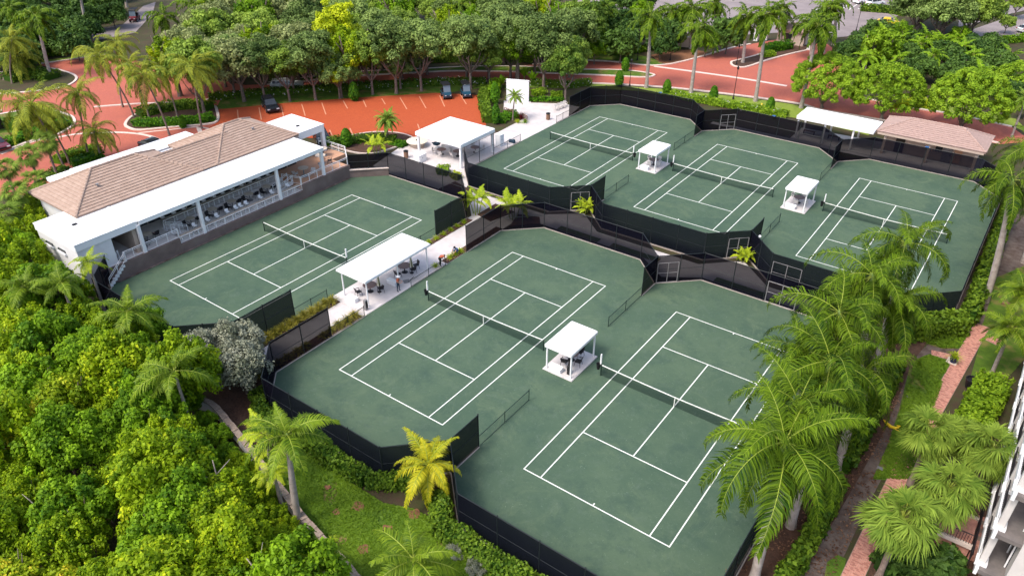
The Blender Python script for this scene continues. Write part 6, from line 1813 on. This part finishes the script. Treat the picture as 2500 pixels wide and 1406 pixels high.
# near left edge by the wall end of the clubhouse
for u, v, s in ((-78, 24.5, 1.0), (-76.5, 21.8, 1.0), (-80.5, 26.2, .9), (-83, 29, .9)):
    tree('thicket_tree', 'bushy green tree beside the end wall of the clubhouse', (u, v, 0), random.choice(K_THICK), T_SM[0], 2.2, s, 'trees at the clubhouse end wall')
# silver buttonwoods
for q, z, s, l in (((500, 850), 2.3, 1.0, 'silver leafed bush left of the pair at the fence corner'), ((585, 830), 2.5, 1.05, 'tall silver leafed bush against the near fence of the clubhouse court'), ((590, 905), 2.2, 1.1, 'large silver leafed bush with slim trunk above the garden wall'), ((545, 885), 2.2, .8, 'small silver leafed bush between the two large ones')):
    p = at(q[0], q[1], z)
    tree('silver_bush', l, (p.x, p.y, 0), random.choice(K_SILV), T_SHRUB[0], 1.9, s * 1.15, 'silver bushes')
for q, l in (((1115, 1345), 'small silver shrub on the lawn beside the near hedge'), ((1165, 1385), 'silver shrub at the bottom edge beside the near hedge')):
    p = at(*q); tree('silver_shrub', l, (p.x, p.y, -.2), K_SILV[0], T_SHRUB[0], .8, .42)

# bare branches showing in the thicket
for i, (q, l) in enumerate((((185, 1010), 'bare grey branch sticking out of the thicket near the left edge'), ((375, 1110), 'bare broken stem in the middle of the thicket'), ((640, 1380), 'bare grey branch at the bottom edge of the thicket'), ((540, 1160), 'bare twigs in the thicket beside the garden wall'), ((95, 1240), 'bare pale twigs at the lower left of the thicket'))):
    p = at(q[0], q[1], 3.4)
    t = thing('bare_branch', l, 'branch', (p.x, p.y, 0), random.uniform(0, 6))
    mb = MB().path([(0, 0, 0), (.1, .1, 1.5), (.0, .3, 3.0), (.4, .5, 4.3)], [.09, .08, .06, .03], 6)
    for k in range(4):
        a = k * 1.7; z = 2.2 + k * .45
        mb.path([(0.05, .2, z), (.5 * math.cos(a), .2 + .5 * math.sin(a), z + .5), (.9 * math.cos(a), .2 + .9 * math.sin(a), z + .9)], [.04, .03, .012], 5)
    mb.build('limb', M['trunk'], t, world=False, smooth=True)

# --- hedges, cones, ground shrubs
def hedge(label, pts, w, h, m='lf_hedge', size=.16, dens=95, name='hedge', round_=.25, bumpy=.14, flowers=0, z=0.0, cat='hedge', core=True, seed=1):
    pts = [Vector(p).to_2d() if len(p) > 2 else Vector(p) for p in pts]
    rng = np.random.default_rng(seed + int(abs(pts[0].x) * 10))
    t = thing(name, label, cat, (pts[0].x, pts[0].y, z))
    P, N = [], []
    for a, b in zip(pts[:-1], pts[1:]):
        L = (b - a).length; d = (b - a) / max(L, 1e-6); nn = Vector((-d.y, d.x))
        n = int(L * (w + 2 * h) * dens)
        u = rng.uniform(-.1, L + .1, n); s = rng.uniform(-h, w + h, n)
        top = (s > 0) & (s < w)
        off = np.where(s <= 0, -w / 2, np.where(s >= w, w / 2, s - w / 2)); zz = np.where(s <= 0, h + s, np.where(s >= w, h - (s - w), h))
        cl = np.sin(u * 2.1 + off * 3) * np.sin(u * .9 + zz * 2 + 1.3) * bumpy + rng.normal(0, bumpy * .5, n)
        edge = np.minimum(1, (h - zz) / .3 + np.abs(np.abs(off) - w / 2) / .3)
        zz = zz + np.where(top, cl, 0) - (1 - np.clip(edge, 0, 1)) * .1
        off = off + np.where(top, 0, np.sign(off) * cl)
        P.append(np.stack([a.x + d.x * u + nn.x * off, a.y + d.y * u + nn.y * off, zz], 1))
        N.append(np.stack([np.where(top, 0, nn.x * np.sign(off)), np.where(top, 0, nn.y * np.sign(off)), np.where(top, 1, .35)], 1))
    P = np.vstack(P); N = np.vstack(N)
    V, F = leaves(P - np.array([pts[0].x, pts[0].y, 0]), N, size, rng, jit=.6)
    tint = .42 + rng.normal(0, .2, len(P)) + .18 * np.sin(P[:, 0] * 1.7) * np.sin(P[:, 1] * 1.3)
    link('foliage', np_mesh('foliage', V, F, M[m], tint), t)
    if core:
        c = strip_mb(pts, w * .72, -.05, h * .78)
        me = c.mesh('stems', M[m], (pts[0].x, pts[0].y, 0))
        link('stems', me, t)
    if flowers:
        k = rng.choice(len(P), min(len(P), int(flowers * sum((b - a).length for a, b in zip(pts[:-1], pts[1:])))), replace=False)
        Q = P[k] + N[k] * .06 - np.array([pts[0].x, pts[0].y, 0])
        V, F = leaves(Q, N[k], .2, rng, aspect=1.0)
        f = link('flowers', np_mesh('flowers', V, F, M['lf_flower'], rng.uniform(.3, 1, len(k))), t)
        f['kind'] = 'stuff'
    return t
hedge('clipped hedge along the near fence of the centre court above the lawn', [(-41.8, 24.2), (-39.6, 22.9), (-28.8, 22.9)], 1.1, 1.05, seed=2)
hedge('clipped hedge along the near fence of the front right court', [(-23.9, 24.6), (-21.9, 22.8), (-9.0, 22.6)], 1.25, 1.15, seed=3)
hedge('hedge round the fence corner behind the golden palm', [(-28.6, 22.9), (-26.2, 24.6)], 1.0, .9, seed=4)
hedge('hedge with white flowers between the parking lot and the brick road', px([(512, 243), (582, 238), (634, 233), (700, 228), (770, 224), (880, 216), (980, 211), (1095, 206), (1185, 205)]), 1.3, 1.0, 'lf_hedge', .2, 40, flowers=7, seed=5)
hedge('hedge with white flowers right of the white screen panel', px([(1298, 206), (1340, 210), (1390, 214), (1440, 206)]), 1.2, 1.0, 'lf_hedge', .2, 40, flowers=6, seed=6)
hedge('low green hedge in front of the flower bed right of white panel', px([(1290, 246), (1376, 246)]), .6, .6, 'lf_cone', .18, 60, seed=7)
hedge('yellow green shrubs right of the white screen panel', px([(1300, 233), (1330, 228)]), 1.3, .8, 'lf_ficus', .2, 50, seed=8, name='shrub_row')
hedge('yellow green shrubs by the slender oak at the far corner', px([(1345, 236), (1372, 236)]), 1.3, .7, 'lf_ficus', .2, 50, seed=9, name='shrub_row')
hedge('yellow green shrub row with white flowers behind the back left court fence', px([(1640, 232), (1700, 247), (1790, 262), (1850, 272), (1920, 285)]), 1.8, .8, 'lf_ficus', .2, 40, flowers=5, seed=10, name='shrub_row')
hedge('dark hedge on the lot side of the planting left of white panel', px([(1185, 222), (1180, 250), (1192, 300)]), 1.5, 1.1, 'lf_hedge', .2, 45, seed=11)
hedge('green hedge along the left side of the path to the far fence', px([(1210, 212), (1205, 240)]), 1.6, 1.4, 'lf_bush', .2, 45, seed=12)
hedge('low grassy planting between the path and the parking lot', px([(1215, 300), (1235, 285), (1262, 282)]), 2.2, .55, 'lf_cone', .2, 40, seed=13, name='ground_planting', cat='planting')
hedge('bright green hedge round the front of the palm island', px([(330, 306), (375, 307), (430, 304), (490, 299), (522, 292)]), 1.8, .9, 'lf_cone', .2, 40, seed=14)
hedge('dark shrubs at the back of the palm island', px([(340, 285), (400, 270), (470, 262), (515, 268)]), 2.4, 1.1, 'lf_hedge', .22, 35, seed=15, name='shrub_row')
hedge('green hedge round the planted island at the left edge', px([(10, 360), (70, 335), (130, 322), (165, 305)]), 1.8, .9, 'lf_cone', .2, 40, seed=16)
hedge('dark shrubs filling the planted island at the left edge', px([(30, 320), (90, 300), (140, 290)]), 3.2, 1.4, 'lf_hedge', .25, 30, seed=17, name='shrub_row')
hedge('lime green shrubs before the rear white roof of the clubhouse', px([(140, 400), (170, 385), (215, 372), (245, 372)]), 1.6, .9, 'lf_ficus', .2, 40, seed=18, name='shrub_row')
hedge('green clipped hedge against the rear of the clubhouse', px([(180, 410), (225, 398), (248, 388)]), 1.5, 1.2, 'lf_cone', .2, 45, seed=19)
hedge('dark shrubs with white flowers at the back corner of the tiled roof', px([(110, 440), (150, 428), (165, 420)]), 1.5, .9, 'lf_hedge', .2, 40, flowers=3, seed=20, name='shrub_row')
hedge('shrub bed in the upper left brick junction', px([(20, 200), (80, 185), (130, 195)]), 3.5, 1.2, 'lf_hedge', .25, 28, seed=21, name='shrub_row')
hedge('clipped hedge along the lawn at the upper left road', px([(105, 138), (190, 128), (262, 120)]), 1.4, 1.1, 'lf_bush', .25, 30, seed=22)
hedge('clipped dark hedge in the entrance median', px([(1870, 128), (1905, 122), (1928, 118)]), 1.9, 1.4, 'lf_cone', .22, 40, seed=23)
hedge('yellow green shrub at the front of the entrance median', px([(1862, 140), (1886, 136)]), 1.6, .8, 'lf_ficus', .22, 40, seed=24, name='shrub_row')
hedge('low hedge left of the cream entrance wall', px([(1500, 132), (1560, 127), (1618, 113)]), 1.4, .8, 'lf_bush', .24, 30, seed=25)
hedge('dark hedge along the far side of the brick road behind the oaks', px([(700, 170), (880, 158), (1010, 152), (1160, 148), (1300, 150)]), 1.8, 1.1, 'lf_hedge', .25, 24, seed=26)
hedge('clipped hedge below the terrace deck beside the parking lot', px([(800, 352), (850, 350), (905, 344), (965, 348)]), 1.6, .9, 'lf_hedge', .18, 50, seed=27)
hedge('low planting bed with grassy leaves beside the round planter', px([(960, 350), (990, 358)]), 1.8, .45, 'lf_cone', .18, 50, seed=28, name='ground_planting', cat='planting')
hedge('mounded yellow green shrub behind the far fence of the clubhouse court', px([(1070, 422), (1095, 424)]), 1.5, .9, 'lf_ficus', .16, 90, seed=29, name='mound_shrub', cat='shrub')
hedge('lower lime shrub right of the mounded one behind the fence', px([(1105, 432), (1122, 438)]), 1.0, .7, 'lf_lime', .16, 80, seed=30, name='mound_shrub', cat='shrub')
hedge('leafy green hedge bank below the back right court at the dirt track', [(-4.6, 61.2), (-2.4, 63.4), (.2, 66.2)], 1.7, 1.7, 'lf_hedge', .24, 75, seed=31, flowers=0)
hedge('tall leafy hedge along the right side of the back right court', [(.5, 67.2), (.4, 80), (.3, 98)], 1.2, 1.6, 'lf_hedge', .22, 45, seed=32)
hedge('round leaved hedge beside the dirt track at the lower right', [(-3.6, 30.5), (-3.2, 36), (-3.2, 41.5)], .9, 1.0, 'lf_hedge', .24, 70, seed=33)
hedge('shrub row under the royal palms along the right court fence', [(-3.3, 43), (-3.1, 50), (-3.0, 57)], 1.0, 1.2, 'lf_hedge', .24, 60, seed=34)
hedge('bright green hedge on the right of the brick path by the balconies', [(2.8, 50.0), (3.2, 54.5), (3.6, 59)], 2.2, 1.5, 'lf_ficus', .2, 70, seed=35)
hedge('dark ground palms at the foot of the brick stair', [(.9, 35.8), (2.6, 37.6), (4.4, 39.0)], 1.8, 1.1, 'lf_dark', .35, 45, seed=36, name='ground_planting', cat='planting')
hedge('red and yellow croton leaves at the bottom of the brick path', [(.8, 33.6), (1.6, 34.4)], 1.0, .7, 'lf_red', .22, 60, seed=37, name='croton_bush', cat='shrub')
hedge('green verge hedge beside the far right road', px([(2430, 106), (2520, 98)]), 2.0, 1.1, 'lf_bush', .3, 22, seed=38)
hedge('hedge at the corner of the grey car park', px([(2100, 26), (2160, 30), (2210, 38)]), 2.2, 1.4, 'lf_hedge', .3, 20, seed=39)
hedge('lawn edge hedge below the right road kerb', px([(2170, 262), (2230, 258), (2280, 262)]), 1.6, 1.0, 'lf_lime', .22, 30, seed=40)

def cone_shrub(label, bpx, h, r, group='cone shaped shrubs'):
    b = at(*bpx)
    rng = np.random.default_rng(int(bpx[0]))
    t = thing('cone_shrub', label, 'shrub', b, group=group)
    n = 900
    u = rng.uniform(0, 1, n) ** .65
    th = rng.uniform(0, 2 * PI, n)
    prof = r * np.sqrt(np.clip(1 - ((u - .28) / .74) ** 2, 0, 1)) * np.where(u < .28, .75 + .25 * u / .28, 1) * rng.uniform(.85, 1.08, n)
    P = np.stack([prof * np.cos(th), prof * np.sin(th), u * h + .12], 1)
    N = np.stack([np.cos(th), np.sin(th), .6 + 0 * th], 1)
    V, F = leaves(P, N, .2, rng, jit=.5)
    link('foliage', np_mesh('foliage', V, F, M['lf_cone'], .45 + rng.normal(0, .2, n)), t)
    MB().lathe([(r * .6, .15), (r * .75, h * .3), (r * .5, h * .65), (.03, h * .92)], 8).build('stems', M['lf_cone'], t, world=False)
    MB().tube((0, 0, -.05), (0, 0, .3), .06).build('trunk', M['bark'], t, world=False)
for q, h, r, l in (((1526, 174), 2.2, .65, 'cone shrub on the grass island between the roads'), ((1511, 210), 2.3, .7, 'cone shrub just behind the far left fence corner of the back row'), ((1627, 230), 2.2, .65, 'cone shrub on the road lawn between two royal palms'), ((1740, 246), 2.2, .65, 'cone shrub on the road lawn left of the lamp post'),
                   ((1878, 273), 2.1, .6, 'cone shrub beside the yellow hydrant'), ((866, 246), 2.8, .8, 'cone shrub on the small bed in the oak row'), ((848, 358), 2.4, .75, 'cone shrub in the hedge below the terrace deck'), ((1208, 252), 3.2, .7, 'tall slim cone shrub left of the white path'), ((1211, 302), 2.8, .6, 'bright slim cone shrub behind the square pavilion'), ((448, 312), 1.6, .5, 'small pointed shrub in front of the palm island')):
    cone_shrub(l, q, h, r)

def tuft(label, loc, r, h, n, m='lf_grass', group=None, name='grass_clump'):
    rng = np.random.default_rng(int(abs(loc[0] * 31 + loc[1] * 17)))
    th = rng.uniform(0, 2 * PI, n); el = rng.uniform(.35, 1.5, n); L = h * rng.uniform(.7, 1.15, n)
    B = np.stack([rng.normal(0, r * .15, n), rng.normal(0, r * .15, n), np.zeros(n)], 1)
    D = np.stack([np.cos(th) * np.cos(el), np.sin(th) * np.cos(el), np.sin(el)], 1)
    S = np.stack([-np.sin(th), np.cos(th), 0 * th], 1) * .018
    m1 = B + D * L[:, None] * .6; D2 = D.copy(); D2[:, 2] -= .7
    m2 = m1 + D2 * L[:, None] * .45
    V = np.stack([B - S, B + S, m1 + S, m1 - S, m1 - S, m1 + S, m2 + S * .2, m2 - S * .2], 1).reshape(-1, 3)
    F = np.arange(n * 8).reshape(-1, 4)
    t = thing(name, label, 'plant', loc, 0, group)
    link('blades', np_mesh('blades', V, F, M[m], np.repeat(.5 + rng.normal(0, .2, n), 2)), t)
    return t
for i in range(15):
    y = 25.5 + i * .8
    tuft('yellow grass clump in the strip by the clubhouse court', (-47.35 + random.uniform(-.1, .1), y, .04), .5, 1.0 if i > 2 else .8, 130, group='grass clumps in the left planting strip')
for i in range(12):
    y = 26 + i * .93
    if i in (6,): continue
    tuft('yellow grass clump by the centre court fence', (-43.8 + random.uniform(-.1, .1), y, .04), .5, .95 if i > 8 else .7, 130, group='grass clumps in the right planting strip')
for i in range(7):
    tuft('small green yellow plant in the far left planting strip', (-47.5, 49.2 + i * 1.15, .04), .4, .6, 70, 'lf_areca', group='small plants in the far left strip')
for i, y in enumerate((46.8, 49.3, 50.1, 50.9)):
    tuft('newly set green plant in the strip where the workers plant', (-43.75, y + (.0 if i else .35), .04), .4, .65, 70, 'lf_areca', group='new plants in the right strip')
tuft('red leafed cordyline before the white screen panel', (*at(1272, 290).xy, 0), .4, 1.4, 90, 'lf_red', name='red_plant')
for q, l in (((1282, 300), 'dark leafy plant in the planter beside the path bend'), ((1264, 300), 'yellow green plant at the path bend')):
    tuft(l, (*at(*q).xy, 0), .4, .8, 90, 'lf_bush' if q[0] > 1270 else 'lf_areca', name='leafy_plant')
tuft('leafy green plant in the dark blue pot', (*at(2326, 884).xy, .45), .4, .8, 90, 'lf_areca', name='potted_plant')
for q, l in (((1225, 215), 'broad leafed banana plant left of the white panel'), ((1280, 196), 'broad leafed banana plant behind the white panel'), ((1300, 205), 'broad leafed banana plant right of the white panel')):
    b = at(*q)
    t = thing('banana_plant', l, 'plant', b, group='banana plants at the white panel')
    for k in range(7):
        a = k * 2.4; e = R(75 - k * 7)
        V, F = [], []
        for i in range(6):
            u = i / 5; th = e - u * 1.0
            x = 2.3 * (u - .18 * u * u) * math.cos(e); z = .6 + 2.3 * u * math.sin(e) - .7 * u * u
            w_ = .32 * math.sin(PI * min(1, u * .9 + .12))
            V += [(x, -w_, z + .05), (x, 0, z), (x, w_, z + .05)]
        for i in range(5):
            for j in range(2): F.append((i * 3 + j, i * 3 + j + 1, i * 3 + j + 4, i * 3 + j + 3))
        link('leaf', np_mesh('leaf', np.array(V), np.array(F), M['lf_bush'], np.full(len(F), .6) + RNG.normal(0, .1, len(F))), t, (0, 0, 0), (0, 0, a))
    MB().tube((0, 0, -.05), (0, 0, .9), .1, .07).build('stem', M['shaft'], t, world=False)

def grass(name, outline, n, seed, size=.13, m='lf_lawn'):
    rng = np.random.default_rng(seed)
    O = px(outline)
    x0, x1 = min(p[0] for p in O), max(p[0] for p in O); y0, y1 = min(p[1] for p in O), max(p[1] for p in O)
    OP = [(p[0], p[1]) for p in O]
    P = []
    while len(P) < n:
        x, y = rng.uniform(x0, x1), rng.uniform(y0, y1)
        if not in_poly(x, y, OP): continue
        v = math.sin(x * 1.3 + 1.1 * math.sin(y * .9)) * math.sin(y * 1.1 + .7 * math.sin(x * .6))
        if v > .62 and rng.random() < .9: continue
        P.append((x, y, .02))
    P = np.array(P)
    N = np.tile(np.array([[0, 0, 1.]]), (n, 1))
    V, F = leaves(P, N, size, rng, aspect=2.2, jit=.32)
    V[:, 2] = np.maximum(V[:, 2], -.03)
    tint = .45 + .2 * np.sin(P[:, 0] * .8) * np.sin(P[:, 1] * .9 + 1) + rng.normal(0, .11, n)
    o = link(name, np_mesh(name, V, F, M[m], tint))
    tag(o, kind='stuff')
M['lf_lawn'] = leaf_mat('lawn_blade', (0.055, 0.125, 0.008), (0.18, 0.29, 0.016))
grass('grass', [(640, 1110), (780, 1110), (850, 1175), (935, 1228), (1010, 1243), (1070, 1275), (1120, 1340), (1260, 1420), (900, 1440), (838, 1364), (765, 1281), (700, 1200)], 26000, 41)
grass('grass', [(2235, 880), (2270, 866), (2318, 878), (2300, 935), (2273, 1010), (2240, 1130), (2225, 1170), (2135, 1165), (2168, 1090), (2200, 1000)], 11000, 42)
grass('grass', [(2268, 815), (2310, 803), (2365, 797), (2348, 848), (2300, 848), (2265, 836)], 4000, 43)
# leaf litter and weeds on the mulch by the right court
for i, (q, r) in enumerate((((872, 1235), .42), ((905, 1175), .35), ((820, 1250), .3), ((945, 1290), .35), ((1010, 1255), .45), ((885, 1340), .4), ((800, 1190), .25))):
    p = at(*q)
    pts = [(p.x + r * random.uniform(.6, 1.25) * math.cos(k * PI / 5), p.y + r * random.uniform(.5, 1.1) * math.sin(k * PI / 5)) for k in range(10)]
    sheet('bare_soil', smooth_line(pts, 3, True), .035, M['redmulch'])
for lab_m, out, n, sd in (('lf_litter', [(1760, 1400), (1870, 1290), (1960, 1150), (2080, 950), (2180, 830), (2230, 890), (2160, 1060), (2090, 1180), (1980, 1370)], 1500, 44), ('lf_litter', [(1950, 1400), (2060, 1250), (2140, 1080), (2200, 960), (2160, 1140), (2040, 1400)], 400, 45)):
    if 'lf_litter' not in M: M['lf_litter'] = leaf_mat('fallen_leaf', (0.10, 0.045, 0.025), (0.42, 0.24, 0.14))
    grass('leaf_litter', out, n, sd, .085, lab_m)

# ------------------------------------------------------------------ remove the patterns the copies were made from
for p in protos:
    for c in list(p.children):
        bpy.data.objects.remove(c)
    bpy.data.objects.remove(p)

# a label for each: things that still share one are told apart by their order across the picture
bpy.context.view_layer.update()
NUM = ['', 'first', 'second', 'third', 'fourth', 'fifth', 'sixth', 'seventh', 'eighth', 'ninth', 'tenth', 'eleventh', 'twelfth', 'thirteenth', 'fourteenth', 'fifteenth', 'sixteenth', 'seventeenth', 'eighteenth', 'nineteenth', 'twentieth'] + ['twenty-' + w for w in ('first', 'second', 'third', 'fourth', 'fifth', 'sixth', 'seventh', 'eighth', 'ninth')] + ['thirtieth']
same = {}
for o in COL.objects:
    if o.parent is None and 'label' in o: same.setdefault(o['label'], []).append(o)
def across(o):
    d = o.location - Vector((0, 0, CAMH)); return d.dot(RT) / d.dot(FW)
for l, os_ in same.items():
    n = len(os_)
    if n < 2: continue
    os_.sort(key=across)
    for i, o in enumerate(os_):
        if n == 2: w = ('left', 'right')[i] + ' one of two'
        elif i == 0: w = 'leftmost of them'
        elif i == n - 1: w = 'rightmost of them'
        elif i < n / 2: w = NUM[min(30, i + 1)] + ' from the left'
        else: w = NUM[min(30, n - i)] + ' from the right'
        o['label'] = l + ', ' + w
